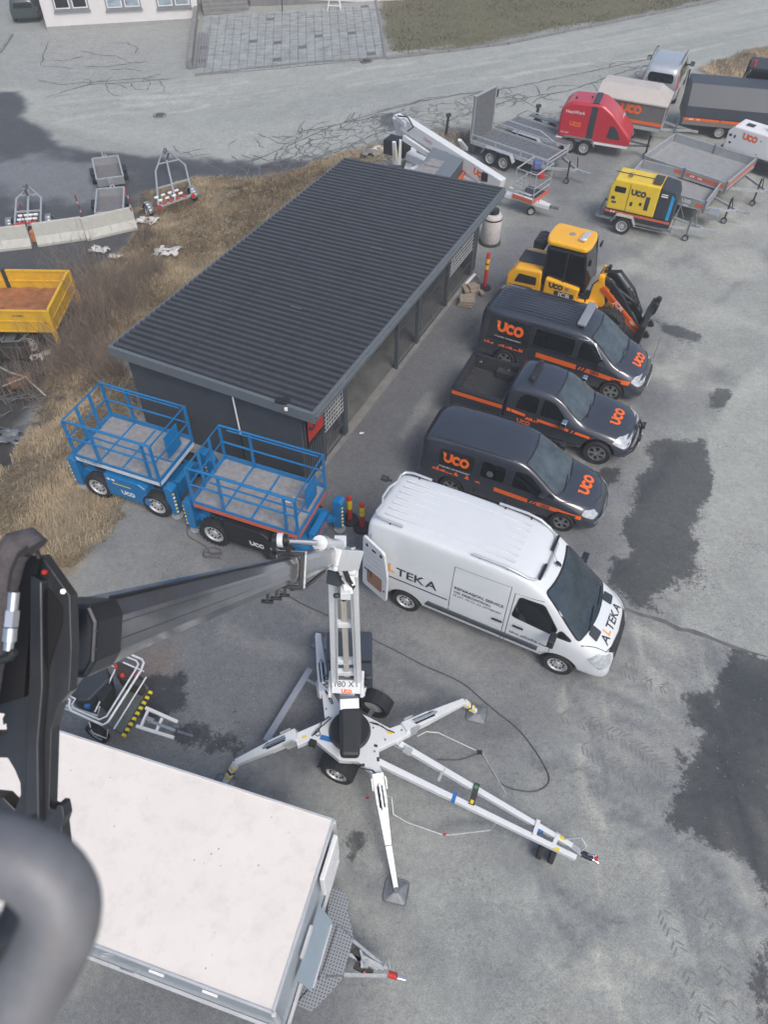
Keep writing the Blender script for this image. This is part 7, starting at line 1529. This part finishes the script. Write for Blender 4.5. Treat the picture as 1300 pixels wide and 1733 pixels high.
for xx in (491, 486):
    p = onl(xx); b = MB(); 
    for sg in (-1, 1): b.bar(p+s_*sg*.115-u_*.15, p+s_*sg*.115+u_*.14, .03, .05, up=tuple(bd_)); b.bar(p-s_*.13+u_*sg*.13, p+s_*.13+u_*sg*.13, .03, .05, up=tuple(bd_))
    part(b, 'boom_collar', galv if xx == 491 else blackp, ob_, bevel=.004)
b = MB()
for k in range(5): p = onl(488.5)+s_*.135+u_*(.10-.05*k); b.cyl(p, p+s_*.02, .012, n=8)
part(b, 'collar_bolts', textd, ob_)
for xx, dz in ((470, -.13), (484, -.14), (455, -.12)): b = MB(); p = onl(xx)+u_*dz; b.bar(p, p-u_*.05, .02, .03, up=tuple(bd_)); b.cyl(p-u_*.055-s_*.04, p-u_*.055+s_*.04, .014, n=10); part(b, 'slide_bracket', blackp, ob_)
b = MB(); b.tube([onl(550)-u_*.16, onl(520)-u_*.22, onl(495)-u_*.17], .02, 8); part(b, 'energy_chain', blackp, ob_)
b = MB(); p0 = onl(558); b.bar(p0-s_*.12-u_*.13+bd_*.0, p0-s_*.12-u_*.13+bd_*.45, .05, .05); part(b, 'boom_side_bar', white, ob_, bevel=.006)
b = MB(); P_ = onl(162); b.octbar(P_, A2, .158, .197, .045); part(b, 'boom_nose', mat('boom_nose', (.03, .034, .042), .35, metal=.4, var=.2), ib_, bevel=.01)
# ---- bracket that carries the basket, right in front of the viewer
BD = 1.72
def cplate(bb, poly, dep, th):
    n = len(poly); F = [D(x, y, dep) for x, y in poly]; Bk = [p+_f*th for p in F]; bb.add(F+Bk, [tuple(range(n)), tuple(range(2*n-1, n-1, -1))]+[(i, (i+1) % n, n+(i+1) % n, n+i) for i in range(n)])
PO = [(50, 952), (69, 939), (118, 1008), (121, 1100), (117, 1172), (101, 1191), (87, 1234), (83, 1368), (92, 1370), (96, 1362), (105, 1363), (109, 1384), (104, 1400), (112, 1470), (-60, 1470), (-60, 1343), (5, 1350), (24, 1369), (34, 1345), (33, 1325), (24, 1303), (12, 1283), (-60, 1280), (-60, 1246), (5, 1243), (11, 1240), (9, 1224), (4, 1228), (3, 1216), (7, 1208), (-60, 1203), (-60, 1120), (20, 1060), (36, 990)]
b = MB(); cplate(b, PO, BD, .045); bk_ = part(b, 'basket_bracket', brk, bevel=.004)
b = MB(); cplate(b, [(50, 972), (70, 984), (72, 1165), (64, 1260), (66, 1400), (38, 1400), (44, 1240), (48, 1180)], BD-.03, .03); part(b, 'bracket_rib', brk, bk_, bevel=.004)
b = MB(); cplate(b, [(81, 995), (105, 1029), (104, 1060), (92, 1096), (80, 1140), (72, 1160), (74, 1041)], BD-.004, .003); part(b, 'bracket_recess', dark, bk_)
b = MB(); c = D(77, 968, BD-.005); b.cyl(c, c-_f*.010, .0055, n=16); part(b, 'red_button', redp, bk_, smooth=50)
b = MB(); c = D(134, 1110, BD); b.cyl(D(106, 1001, BD-.002), D(106, 1001, BD-.006), .006); part(b, 'bracket_bolt', galv, bk_)
slv = mat('hose_sleeve', (.085, .075, .08), .8, var=.3, vs=30, bump=.5, bs=80)
b = MB(); P_ = [D(x, y, 1.55) for x, y in ((-60, 1300), (-32, 1180), (-12, 1060), (2, 990), (14, 945), (30, 922), (46, 918), (56, 930))]; b.tube(P_, .033, 14); part(b, 'hose_sleeve', slv, bk_, smooth=60)
b = MB(); b.tube([D(x, y, 1.50) for x, y in ((12, 1000), (18, 965), (30, 938), (46, 925))], .003, 6); b.tube([D(x, y, 1.6) for x, y in ((18, 1000), (26, 962), (40, 935), (60, 928), (66, 945))], .006, 8); part(b, 'thin_hose', blackp, bk_)
b = MB(); cplate(b, [(20, 985), (48, 940), (66, 945), (55, 1000), (46, 1100), (40, 1180), (-60, 1210), (-60, 1100), (8, 1090)], 1.70, .02); part(b, 'bracket_inner', dark, bk_)
b = MB(); b.cyl(D(23, 1002, 1.5), D(20, 1032, 1.5), .011, n=16); b.cyl(D(20, 1032, 1.5), D(17, 1060, 1.5), .015, n=6); b.cyl(D(17, 1062, 1.5), D(15, 1085, 1.5), .014, n=16); b.cyl(D(15, 1085, 1.5), D(13, 1100, 1.5), .010, n=16); part(b, 'hose_fitting', chrome, bk_, smooth=35)
b = MB(); b.tube([D(x, y, 1.5) for x, y in ((24, 1100), (16, 1112), (4, 1116), (-30, 1125))], .009, 10); part(b, 'hose_elbow', blackp, bk_, smooth=60)
# basket hand rail close to the lens
b = MB(); CP_ = [(-140, 1428), (-60, 1436), (0, 1446), (50, 1462), (86, 1492), (104, 1530), (100, 1572), (78, 1620), (44, 1680), (4, 1750), (-40, 1830), (-90, 1920)]
CPs = []
for i in range(len(CP_)-1):
    p0, p1, p2, p3 = [Vector(CP_[max(0, min(len(CP_)-1, i+k))]) for k in (-1, 0, 1, 2)]
    for t in (0, .33, .66): CPs.append(.5*((2*p1)+(p2-p0)*t+(2*p0-5*p1+4*p2-p3)*t*t+(3*p1-p0-3*p2+p3)*t**3))
b.tube([D(p[0], p[1], .42) for p in CPs], .0215, 24); part(b, 'basket_hand_rail', blankets, smooth=180)
b = MB(); b.tube([D(x, y, .62) for x, y in ((-200, 1560), (-20, 1610), (40, 1560), (60, 1480), (20, 1400))], .02, 16); part(b, 'basket_post', brk, smooth=180)
# ---- drawbar, wheels, lamp bar, rods of the lift
for (p, q, w1) in (((668, 1255, .78), (968, 1432, .55), .12), ((640, 1290, .78), (975, 1452, .55), .12)): b = MB(); b.bar(W(*p), W(*q), w1, .14, w2=.09, h2=.12); part(b, 'drawbar', white, bevel=.01)
b = MB(); b.box(W(690, 1271, .86), (.16, .14, .06), rz=-.5); b.box(W(670, 1254, .86), (.2, .14, .08), rz=-.5); part(b, 'drawbar_clamp', galv, bevel=.006)
for (p, q, m_, ww) in (((753, 1298, .76), (742, 1322, .76), galv, .05), ((808, 1326, .74), (798, 1362, .74), rubbish, .11), ((772, 1340, .74), (766, 1358, .74), signblue, .07), ((912, 1388, .66), (904, 1415, .66), white, .07), ((945, 1412, .62), (936, 1434, .62), white, .07)): b = MB(); b.bar(W(*p), W(*q), ww, .04); part(b, 'drawbar_cross_piece', m_)
b = MB(); b.box(W(806, 1332, .765), (.07, .07, .02), rz=1.1); part(b, 'green_part', mat('green_plastic', (.05, .25, .12), .5)); b = MB(); b.box(W(799, 1357, .765), (.07, .06, .02), rz=1.1); b.box(W(951, 1418, .63), (.12, .05, .012), rz=-.45); b.box(W(942, 1436, .63), (.12, .05, .012), rz=-.45); part(b, 'yellow_label', yel)
b = MB(); b.box(W(914, 1403, .62), (.16, .10, .02), rz=-.5); part(b, 'blue_label', signblue)
b = MB(); b.bar(W(940, 1412, .55), W(985, 1446, .55), .10, .10); b.tube([W(955, 1420, .62), W(985, 1418, .75), W(993, 1432, .7), W(985, 1440, .6)], .015); part(b, 'overrun_tube', galv)
b = MB(); b.bar(W(982, 1443, .55), W(1004, 1453, .55), .10, .11); part(b, 'hitch_rubber', blackp, bevel=.02); b = MB(); b.bar(W(1000, 1450, .56), W(1014, 1459, .52), .08, .08); b.bar(W(995, 1446, .62), W(1010, 1448, .66), .03); part(b, 'coupling', chrome, bevel=.01); b = MB(); b.box(W(1010, 1453, .58), (.05, .1, .04), rz=-.4); part(b, 'coupling_mark', redp)
for px in ((916, 1438), (936, 1446)): p = W(*px, .18)-OL; w_ = wheel(ml, p.x, p.y, .17, .10, 'steel', side=-1, name='jockey_wheel', z=.17); w_.rotation_euler = (0, 0, math.radians(65))
b = MB(); b.bar(W(926, 1420, .2), W(926, 1402, .6), .05); part(b, 'jockey_stand', galv)
for px, sd_ in (((572, 1305), -1), ((634, 1193), 1)):
    p = W(*px, .34)-OL; w_ = wheel(ml, p.x, p.y, .34, .22, 'steel', side=sd_, z=.34); w_.rotation_euler = (0, 0, math.radians(-22))
    dv = Vector((math.cos(math.radians(-22)), math.sin(math.radians(-22)), 0)); nv = Vector((-dv.y, dv.x, 0)); b = MB(); c = W(*px, .34)
    for i in range(8):
        t0, t1 = math.radians(20+140*i/8), math.radians(20+140*(i+1)/8); p0, p1 = [c+dv*math.cos(t)*.40+Vector((0, 0, math.sin(t)*.40)) for t in (t0, t1)]; b.bar(p0, p1, .015, .30, up=tuple(nv))
    mg = part(b, 'mudguard', blackp)
b = MB(); b.bar(W(572, 1300, .4), W(632, 1200, .4), .08, .08); part(b, 'axle', galvd)
b = MB(); b.bar(W(450, 1255, .35), W(525, 1133, .35), .14, .09); lb = part(b, 'lamp_beam', alu, bevel=.006); b = MB(); b.bar(W(460, 1252, .40), W(498, 1246, .6), .05); b.bar(W(519, 1150, .40), W(540, 1162, .7), .05); part(b, 'lamp_beam_arm', galv, lb)
b = MB(); b.box(W(548, 1258, .9), (.2, .1, .02), rz=-.25); b.box(W(553, 1250, 1.01), (.26, .10, .004), rz=-.25); part(b, 'blue_label', signblue); b = MB(); b.box(W(529, 1258, .95), (.14, .12, .12), rz=-.3); part(b, 'junction_box', blackp, bevel=.01)
b = MB(); b.lathe([(.04, 0), (.055, 0), (.055, .012), (.04, .012)], c=W(538, 1242, 1.01), axis='Z', n=16); part(b, 'lifting_eye', galvd)
b = MB(); b.tube([W(x, y, z) for x, y, z in ((706, 1246, .5), (722, 1238, .5), (742, 1240, .45), (806, 1270, .3), (815, 1272, .3), (858, 1345, .35), (852, 1348, .6))], .014, 6); part(b, 'brake_rod', galv)
b = MB(); b.tube([W(x, y, z) for x, y, z in ((654, 1345, .6), (663, 1350, .4), (666, 1378, .3), (690, 1392, .25), (750, 1413, .2), (760, 1413, .2), (830, 1405, .3), (840, 1393, .6))], .014, 6); part(b, 'brake_rod', galv)
for px in ((753, 1412, .24), (622, 1350, .3)): b = MB(); p = W(*px); b.box(p, (.08, .02, .02), rz=.4); b.box(p, (.02, .06, .02), rz=.4); part(b, 'red_clip', redp)
b = MB(); b.box(W(812, 1273, .34), (.10, .07, .05)); part(b, 'rod_joint', blackp)
b = MB(); b.cyl(W(652, 1285, .7), W(735, 1320, .66), .008, n=6); b.cyl(W(810, 1362, .66), W(905, 1400, .6), .008, n=6); part(b, 'brake_cable', galvd)
# hoses, stickers, bolts that a used lift carries
r = random.Random(21)
for k_, (p0, p1) in enumerate((((560, 1215, 1.03), (528, 1246, 1.05)), ((628, 1225, 1.03), (668, 1240, 1.05)), ((600, 1292, 1.0), (640, 1312, 1.04)), ((562, 1190, 1.03), (550, 1168, 1.05)))):
    a, c = W(*p0), W(*p1); b = MB()
    for j in range(2): q_ = Vector((r.uniform(-.04, .04), r.uniform(-.04, .04), .02)); b.tube([a+q_, a.lerp(c, .35)+q_*2, a.lerp(c, .7)-q_+Vector((0, 0, .05)), c], .011, 6)
    part(b, 'hydraulic_hoses', blackp)
for px, py, z, sx_, sy_, m_ in ((660, 1240, 1.004, .10, .05, yel), (636, 1262, 1.004, .07, .05, textd), (560, 1178, 1.004, .06, .08, yel), (612, 1295, 1.004, .12, .05, textd), (515, 1247, 1.004, .08, .05, yel), (640, 1285, 1.004, .05, .08, textd)):
    b = MB(); b.box(W(px, py, z), (sx_, sy_, .004), rz=r.uniform(-.4, .4)); part(b, 'sticker', m_, chs)
for px, py in ((552, 1200), (570, 1262), (632, 1232), (652, 1252), (634, 1272), (606, 1276), (540, 1238), (680, 1236), (648, 1310), (636, 1312)):
    b = MB(); c = W(px, py, 1.0); b.cyl(c, c+Vector((0, 0, .018)), .018, n=8); part(b, 'bolt', galvd, chs)
for k in range(7):
    t0 = .08+k*.12; P_ = Q0.lerp(Q1, t0); b = MB(); 
    if k in (1, 4): b.bar(P_+s_*.10+u_*.02, P_+bd_*.16+s_*.10+u_*.02, .004, .05); part(b, 'boom_sticker', yel if k == 1 else textw, ob_)
b = MB(); b.tube([onl(x)+u_*.105+s_*(.02*math.sin(x*.07)) for x in (552, 540, 525, 510, 500)], .012, 6); b.tube([onl(x)+u_*.10-s_*.04 for x in (480, 420, 340, 250, 190, 160)], .006, 6); part(b, 'boom_hose', blackp, ob_, smooth=60)
# ---- cables on the ground
cb_ = Wt('power_cable', 'long black cable snaking over the asphalt between white van and boom lift drawbar', 'cable', W(632, 1083, 0))
def smooth2(L, k=4):
    out = []
    for i in range(len(L)-1):
        p0, p1, p2, p3 = [Vector(L[max(0, min(len(L)-1, i+j))]) for j in (-1, 0, 1, 2)]
        for t in [j/k for j in range(k)]: out.append(.5*((2*p1)+(p2-p0)*t+(2*p0-5*p1+4*p2-p3)*t*t+(3*p1-p0-3*p2+p3)*t**3))
    return out+[Vector(L[-1])]
b = MB(); b.tube([G(p[0], p[1], .02) for p in smooth2([(470, 998), (510, 1022), (560, 1045), (632, 1083), (670, 1102), (720, 1128), (780, 1155), (822, 1190), (840, 1205), (880, 1238), (915, 1285), (930, 1320), (915, 1337), (890, 1340), (850, 1328), (825, 1290), (812, 1276), (780, 1286), (740, 1286)])], .014, 6); b.build('cable_run', tyregrey, cb_, off=cb_.location, smooth=60)
hc = Wt('coiled_cable', 'thin black cable lying in loops on the ground under the right scissor lift', 'cable', W(360, 935, 0))
pts = smooth2([(320, 880), (317, 905), (335, 918), (350, 928), (356, 938)]); lp = [(360+16*math.cos(t), 937-9*math.sin(t)) for t in [i*.5 for i in range(13)]]+[(350+7*math.cos(t), 941-5*math.sin(t)) for t in [i*.7 for i in range(9)]]+[(375, 948)]
b = MB(); b.tube([G(p[0], p[1], .02+.001*i) for i, p in enumerate(list(pts)+lp)], .012, 6); b.build('cable_run', tyregrey, hc, off=hc.location, smooth=60)
# ================================================================ BIG WHITE BOX TRAILER IN THE FOREGROUND
zr = 3.0; RT, RB = W(565, 1388, zr), W(467, 1716, zr); LF = W(85, 1233, zr); dl = (LF-RT); dl.z = 0; dl.normalize(); dn = (RB-RT); BW = dn.length; dn.normalize()
dn = Vector((dl.y, -dl.x, 0)) if Vector((dl.y, -dl.x, 0)).dot(dn) > 0 else Vector((-dl.y, dl.x, 0)); dn = (dn+(RB-RT).normalized()*1.5).normalized()
xt_ = Wt('box_trailer', 'large box trailer with a plain off-white roof and perforated front step', 'trailer', Vector((RT.x, RT.y, 0))); OX = xt_.location
def XP(l, n_, z): return RT+dl*l+dn*n_+Vector((0, 0, z-zr))
def xpart(bb, name, m, parent=None, **k): return bb.build(name, m, parent or xt_, off=OX, **k)
def quadprism(bb, P, z0, z1): bb.prism([(p.x, p.y) for p in P], z0, z1)
LX = 6.6; b = MB(); quadprism(b, [XP(0, 0, 0), XP(LX, 0, 0), XP(LX, BW, 0), XP(0, BW, 0)], zr-.05, zr); roof_ = xpart(b, 'roof', boxwhite, bevel=.01)
b = MB(); quadprism(b, [XP(.03, .03, 0), XP(LX-.03, .03, 0), XP(LX-.03, BW-.03, 0), XP(.03, BW-.03, 0)], .95, zr-.052); xb = xpart(b, 'box_wall', mat('trailer_wall', (.36, .42, .47), .35, coat=.3, var=.03, grime=.05))
edg = mat('edge_strip', (.62, .63, .64), .4, metal=.3); b = MB()
for (p, q) in ((XP(0, 0, zr-.03), XP(LX, 0, zr-.03)), (XP(0, 0, zr-.03), XP(0, BW, zr-.03)), (XP(0, BW, zr-.03), XP(LX, BW, zr-.03))): b.bar(p, q, .03, .10)
xpart(b, 'roof_edge', edg)
b = MB()
for n_ in (0, BW): b.bar(XP(0, n_, .95), XP(0, n_, zr-.08), .06, .06)
b.bar(XP(-.01, 0, 1.0), XP(-.01, BW, 1.0), .05, .12); b.bar(XP(0, BW, 1.0), XP(LX, BW, 1.0), .05, .12); xpart(b, 'corner_post', edg, bevel=.006)
# vent hatch near the front corner, open flap, latch rods
b = MB(); P = [XP(-.10, .12, 0), XP(-.02, .12, 0), XP(-.02, .80, 0), XP(-.10, .80, 0)]; quadprism(b, P, 1.9, 2.75); vh = xpart(b, 'vent_hatch', textw, bevel=.02)
b = MB()
for k in range(3): b.bar(XP(-.108, .2, 2.05+k*.2), XP(-.108, .72, 2.05+k*.2), .01, .02)
xpart(b, 'hatch_rib', edg, vh)
flp = mat('pale_blue_flap', (.27, .34, .40), .35, var=.05); b = MB(); a0, a1 = XP(-.03, .95, 1.95), XP(-.03, 2.0, 1.95); b0, b1 = XP(-.24, 1.0, 1.35), XP(-.24, 2.0, 1.35); off = Vector((0, 0, .02)); b.add([a0, a1, b1, b0, a0+off, a1+off, b1+off, b0+off], [(0, 1, 2, 3), (7, 6, 5, 4), (0, 4, 5, 1), (1, 5, 6, 2), (2, 6, 7, 3), (3, 7, 4, 0)]); xpart(b, 'front_flap', flp)
b = MB(); b.bar(XP(-.04, 1.3, 2.1), XP(-.04, 1.75, 2.1), .05, .12); b.bar(XP(-.25, 1.05, 1.36), XP(-.25, 1.95, 1.36), .03, .03); xpart(b, 'flap_edge', edg)
for l0 in (2.0, 3.1):
    b = MB(); b.tube([XP(l0, BW+.05, 2.7), XP(l0+.1, BW+.1, 2.6), XP(l0+.5, BW+.06, 2.0)], .012, 6); b.build('latch_rod', galv, xt_, off=OX)
b = MB(); b.lathe([(.09, 0), (.11, 0), (.11, .015), (.09, .015)], c=(0, 0, 0), axis='Y', n=20); o = b.build('ring_handle', galv, xt_); o.location = XP(2.6, BW+.03, 2.55)-OX
for l0 in (.8, 1.6): b = MB(); b.bar(XP(l0, BW+.04, zr-.12), XP(l0+.22, BW+.04, zr-.12), .03, .06); xpart(b, 'wall_hinge', textw)
b = MB(); b.bar(XP(.1, .3, .8), XP(LX, .3, .8), .12, .25); b.bar(XP(.1, BW-.3, .8), XP(LX, BW-.3, .8), .12, .25); xpart(b, 'chassis', rubbish)
for l0 in (2.8, 3.7):
    for n_, s in ((.2, 1), (BW-.2, -1)): p = XP(l0, n_, .38)-OX; w_ = wheel(xt_, p.x, p.y, .38, .25, 'steel', side=s, z=.38); w_.rotation_euler = (0, 0, math.atan2(dl.y, dl.x) if s > 0 else math.atan2(dl.y, dl.x)+math.pi)
# perforated steel platform and drawbar
pf = bpy.data.materials.new('perforated_plate'); pf.use_nodes = True; n = pf.node_tree; bs_ = n.nodes['Principled BSDF']; bs_.inputs['Metallic'].default_value = .5; bs_.inputs['Roughness'].default_value = .5
tc2 = n.nodes.new('ShaderNodeTexCoord'); mp = n.nodes.new('ShaderNodeMapping'); mp.inputs['Scale'].default_value = (20, 20, 20); mp.inputs['Rotation'].default_value = (0, 0, -math.atan2(dl.y, dl.x)); n.links.new(tc2.outputs['Object'], mp.inputs[0])
fr_ = n.nodes.new('ShaderNodeVectorMath'); fr_.operation = 'FRACTION'; n.links.new(mp.outputs[0], fr_.inputs[0]); sb = n.nodes.new('ShaderNodeVectorMath'); sb.operation = 'SUBTRACT'; sb.inputs[1].default_value = (.5, .5, 0); n.links.new(fr_.outputs[0], sb.inputs[0])
ml_ = n.nodes.new('ShaderNodeVectorMath'); ml_.operation = 'MULTIPLY'; ml_.inputs[1].default_value = (1, 1, 0); n.links.new(sb.outputs[0], ml_.inputs[0]); le = n.nodes.new('ShaderNodeVectorMath'); le.operation = 'LENGTH'; n.links.new(ml_.outputs[0], le.inputs[0])
lt = n.nodes.new('ShaderNodeMath'); lt.operation = 'LESS_THAN'; lt.inputs[1].default_value = .21; n.links.new(le.outputs['Value'], lt.inputs[0]); mx = n.nodes.new('ShaderNodeMixRGB'); mx.inputs[1].default_value = (.36, .38, .40, 1); mx.inputs[2].default_value = (.03, .035, .04, 1); n.links.new(lt.outputs[0], mx.inputs[0]); n.links.new(mx.outputs[0], bs_.inputs['Base Color'])
for zz, po in ((.66, [(560, 1500), (586, 1511), (590, 1530), (548, 1660), (540, 1660)]), (.62, [(586, 1530), (598, 1585), (597, 1592), (570, 1568)]), (.70, [(572, 1566), (598, 1590), (581, 1649), (545, 1649)]), (.64, [(540, 1655), (582, 1653), (555, 1685), (527, 1712), (500, 1700)]), (.60, [(500, 1600), (545, 1600), (540, 1655), (500, 1700), (490, 1700)])):
    b = MB(); b.prism([(W(*p, zz).x, W(*p, zz).y) for p in po], zz-.02, zz); xpart(b, 'step_plate', pf)
b = MB(); b.bar(W(597, 1592, .6), W(655, 1640, .6), .05, .08); b.bar(W(582, 1650, .6), W(655, 1652, .6), .05, .08); b.bar(W(560, 1600, .6), W(640, 1640, .6), .05, .06); xpart(b, 'drawbar', galv)
b = MB(); b.bar(W(598, 1606, .6), W(612, 1624, .6), .12, .06); b.bar(W(600, 1633, .55), W(630, 1648, .55), .10, .12); xpart(b, 'handbrake_box', rubbish); b = MB(); b.bar(W(612, 1620, .66), W(650, 1640, .64), .07, .07); b.bar(W(610, 1608, .7), W(618, 1636, .7), .04); b.tube([W(648, 1638, .64), W(658, 1622, .9), W(660, 1638, .7)], .012); b.box(W(617, 1632, .68), (.12, .1, .08)); xpart(b, 'overrun_tube', galv)
b = MB(); b.cyl(W(657, 1648, .62), W(672, 1653, .62), .055, n=14); b.bar(W(616, 1644, .64), W(620, 1654, .6), .03); xpart(b, 'red_bellows', redp)
b = MB(); b.bar(W(672, 1653, .62), W(687, 1657, .60), .06, .06); xpart(b, 'coupling', chrome, bevel=.01); b = MB(); b.tube([W(678+10*math.cos(t), 1650+9*math.sin(t), .6) for t in [i*.5 for i in range(13)]], .004, 5); xpart(b, 'breakaway_wire', galvd)
# ================================================================ SMALL PLATFORM TRAILER AT THE LEFT
pt = Wt('platform_trailer', 'small machine with white tube rails and yellow-black striped edge beside the big white roof', 'trailer machine', W(190, 1190, 0)); OP = pt.location
def ppart(bb, name, m, parent=None, **k): return bb.build(name, m, parent or pt, off=OP, **k)
HA, HBp = W(258, 1166, .55), W(208, 1247, .55); q = HBp-HA
for i in range(18): b = MB(); b.bar(HA.lerp(HBp, i/18), HA.lerp(HBp, (i+1)/18), .08, .05); ppart(b, 'hazard_stripe', yel if i % 2 else textd)
ch_ = mat('chequer_plate', (.16, .18, .17), .5, metal=.4, var=.2, vs=20, bump=.4, bs=60)
b = MB(); b.prism([(p.x, p.y) for p in (W(252, 1164, .5), W(207, 1242, .5), W(172, 1222, .5), W(225, 1135, .5))], .45, .52); ppart(b, 'deck_plate', ch_)
wtube = mat('white_tube', (.70, .72, .73), .35, coat=.3)
for pts, z, rr in ((((208, 1108), (218, 1106), (240, 1116), (243, 1122), (238, 1135), (182, 1222), (173, 1227), (120, 1203), (116, 1196), (118, 1185), (108, 1178)), 1.55, .024), (((210, 1110), (230, 1118), (234, 1124), (228, 1135), (180, 1212), (168, 1218), (125, 1200), (121, 1192), (127, 1183), (114, 1176)), 1.35, .02), (((247, 1146), (192, 1234)), .9, .018), (((208, 1121), (243, 1136)), 1.2, .018), (((183, 1124), (196, 1130), (160, 1205)), 1.1, .018), (((98, 1190), (165, 1212), (168, 1196)), .8, .03), (((96, 1195), (120, 1203)), .78, .02), (((150, 1222), (156, 1240), (180, 1250), (182, 1235)), .5, .014)):
    b = MB(); b.tube([W(x, y, z) for x, y in pts], rr, 8); ppart(b, 'tube_rail', wtube, smooth=60)
b = MB(); q = [W(*p, 1.2) for p in ((116, 1175), (140, 1146), (178, 1124), (184, 1150), (150, 1185), (128, 1186))]; b.prism([(p.x, p.y) for p in q], .6, 1.2); ppart(b, 'machine_cover', textd, bevel=.04)
b = MB(); q = [W(*p, 1.1) for p in ((158, 1172), (180, 1150), (190, 1165), (172, 1192))]; b.prism([(p.x, p.y) for p in q], .6, 1.15); ppart(b, 'display_box', blackp, bevel=.02)
b = MB(); q = [W(*p, 1.0) for p in ((196, 1118), (215, 1122), (240, 1150), (232, 1160), (205, 1150), (195, 1140))]; b.prism([(p.x, p.y) for p in q], .5, 1.0); ppart(b, 'engine_box', rubbish, bevel=.04)
b = MB(); b.box(W(207, 1143, 1.15), (.09, .09, .10), rz=.5); b.box(W(196, 1128, 1.2), (.06, .12, .1), rz=.3); b.box(W(232, 1140, 1.1), (.16, .04, .06), rz=.9); ppart(b, 'red_cap', redp, bevel=.03); b = MB(); b.box(W(148, 1194, 1.0), (.10, .12, .1)); ppart(b, 'blue_valve', signblue, bevel=.01)
for (p, q_) in (((246, 1198, .5), (300, 1222, .5)), ((230, 1229, .5), (294, 1249, .5))): b = MB(); b.bar(W(*p), W(*q_), .07, .06); ppart(b, 'drawbar', textw, bevel=.008)
for (p, q_) in (((250, 1203, .5), (238, 1230, .5)), ((274, 1216, .5), (264, 1238, .5))): b = MB(); b.bar(W(*p), W(*q_), .05, .05); ppart(b, 'drawbar_cross_piece', textw)
b = MB(); b.bar(W(250, 1220, .5), W(296, 1237, .5), .06, .06); b.box(W(254, 1218, .53), (.16, .08, .05), rz=-.4); ppart(b, 'centre_tube', alu); b = MB(); b.bar(W(300, 1238, .5), W(326, 1246, .5), .05, .05); b.box(W(298, 1230, .5), (.1, .05, .04)); ppart(b, 'coupling', galvd)
for px, s in (((165, 1240), -1), ((225, 1150), 1)): p = W(*px, .26)-OP; w_ = wheel(pt, p.x, p.y, .26, .16, 'steel', side=s, z=.26); w_.rotation_euler = (0, 0, -.45)
# ================================================================ thin air haze: one closed box round everything
hb = MB(); hb.bb(-561, 563, -522, 640, -3.2, 16.4)
hz = bpy.data.materials.new('haze_air'); hz.use_nodes = True; hn_ = hz.node_tree; hn_.nodes.remove(hn_.nodes['Principled BSDF']); pv_ = hn_.nodes.new('ShaderNodeVolumePrincipled'); pv_.inputs['Density'].default_value = .0022; pv_.inputs['Color'].default_value = (.92, .95, 1, 1)
hn_.links.new(pv_.outputs[0], hn_.nodes['Material Output'].inputs['Volume'])
hzo = hb.build('haze', hz); hzo['kind'] = 'stuff'
# ================================================================ every separate piece of a part becomes a part of its own
KEEP = ('roof_screws', 'sheet_lap', 'roof_specks', 'lettering', 'twigs', 'rim', 'rim_openings', 'tyre', 'wheel', 'roof_rib', 'pressed_rib', 'board_joint', 'gate', 'wire_mesh', 'deck_joint', 'guard_rail', 'scissor_arms', 'lid_pattern', 'slat', 'board_rib', 'scrap_sticks',
        'valve_block', 'hydraulic_hoses', 'elbow_hoses', 'collar_bolts', 'chassis', 'frame', 'side_rail', 'cab_frame', 'axle', 'floor', 'ramp', 'load', 'sheet', 'front_frame', 'bed_liner', 'basket', 'roof', 'roof_edge', 'corner_post', 'door_rib', 'fan_ring', 'jockey_wheel')
def islands(me):
    par = list(range(len(me.vertices)))
    def fd(i):
        while par[i] != i: par[i] = par[par[i]]; i = par[i]
        return i
    for e in me.edges:
        a, c = fd(e.vertices[0]), fd(e.vertices[1])
        if a != c: par[a] = c
    return [fd(i) for i in range(len(par))]
def split_pass():
    for o in [o for o in S.objects if o.type == 'MESH' and o.parent and o.data.users == 1]:
        st = o.name.split('.')[0]
        if st in KEEP or len(o.data.vertices) > 6000: continue
        me = o.data; r = islands(me); ks = sorted(set(r))
        if len(ks) < 2 or len(ks) > 40: continue
        co = [v.co for v in me.vertices]; bb = {}
        for i, k in enumerate(r):
            q = bb.setdefault(k, [co[i].copy(), co[i].copy()])
            for a in range(3): q[0][a] = min(q[0][a], co[i][a]); q[1][a] = max(q[1][a], co[i][a])
        grp = {k: k for k in ks}
        def fg(k):
            while grp[k] != k: k = grp[k]
            return k
        for i, a in enumerate(ks):
            for c in ks[i+1:]:
                A, B = bb[a], bb[c]
                if all(A[0][t]-.012 <= B[1][t] and B[0][t]-.012 <= A[1][t] for t in range(3)): grp[fg(a)] = fg(c)
        cl = sorted({fg(k) for k in ks})
        if len(cl) < 2 or len(cl) > 14: continue
        lab = [fg(k) for k in r]; ch0 = [c for c in o.children]
        if ch0: continue
        mi = [p.material_index for p in me.polygons]; sm_f = [p.use_smooth for p in me.polygons]
        for n_, k in enumerate(cl):
            idx = [i for i in range(len(lab)) if lab[i] == k]; mp = {i: j for j, i in enumerate(idx)}
            F = [(tuple(mp[v] for v in p.vertices), mi[p.index], sm_f[p.index]) for p in me.polygons if p.vertices[0] in mp]
            m2 = bpy.data.meshes.new(st); m2.from_pydata([tuple(co[i]) for i in idx], [], [f[0] for f in F])
            for m in me.materials: m2.materials.append(m)
            m2.polygons.foreach_set('material_index', [f[1] for f in F]); m2.polygons.foreach_set('use_smooth', [f[2] for f in F])
            if any(f[2] for f in F): m2.set_sharp_from_angle(angle=math.radians(45))
            if n_ == 0: o.data = m2
            else:
                c = o.copy(); c.data = m2; S.collection.objects.link(c); c.name = st
split_pass()
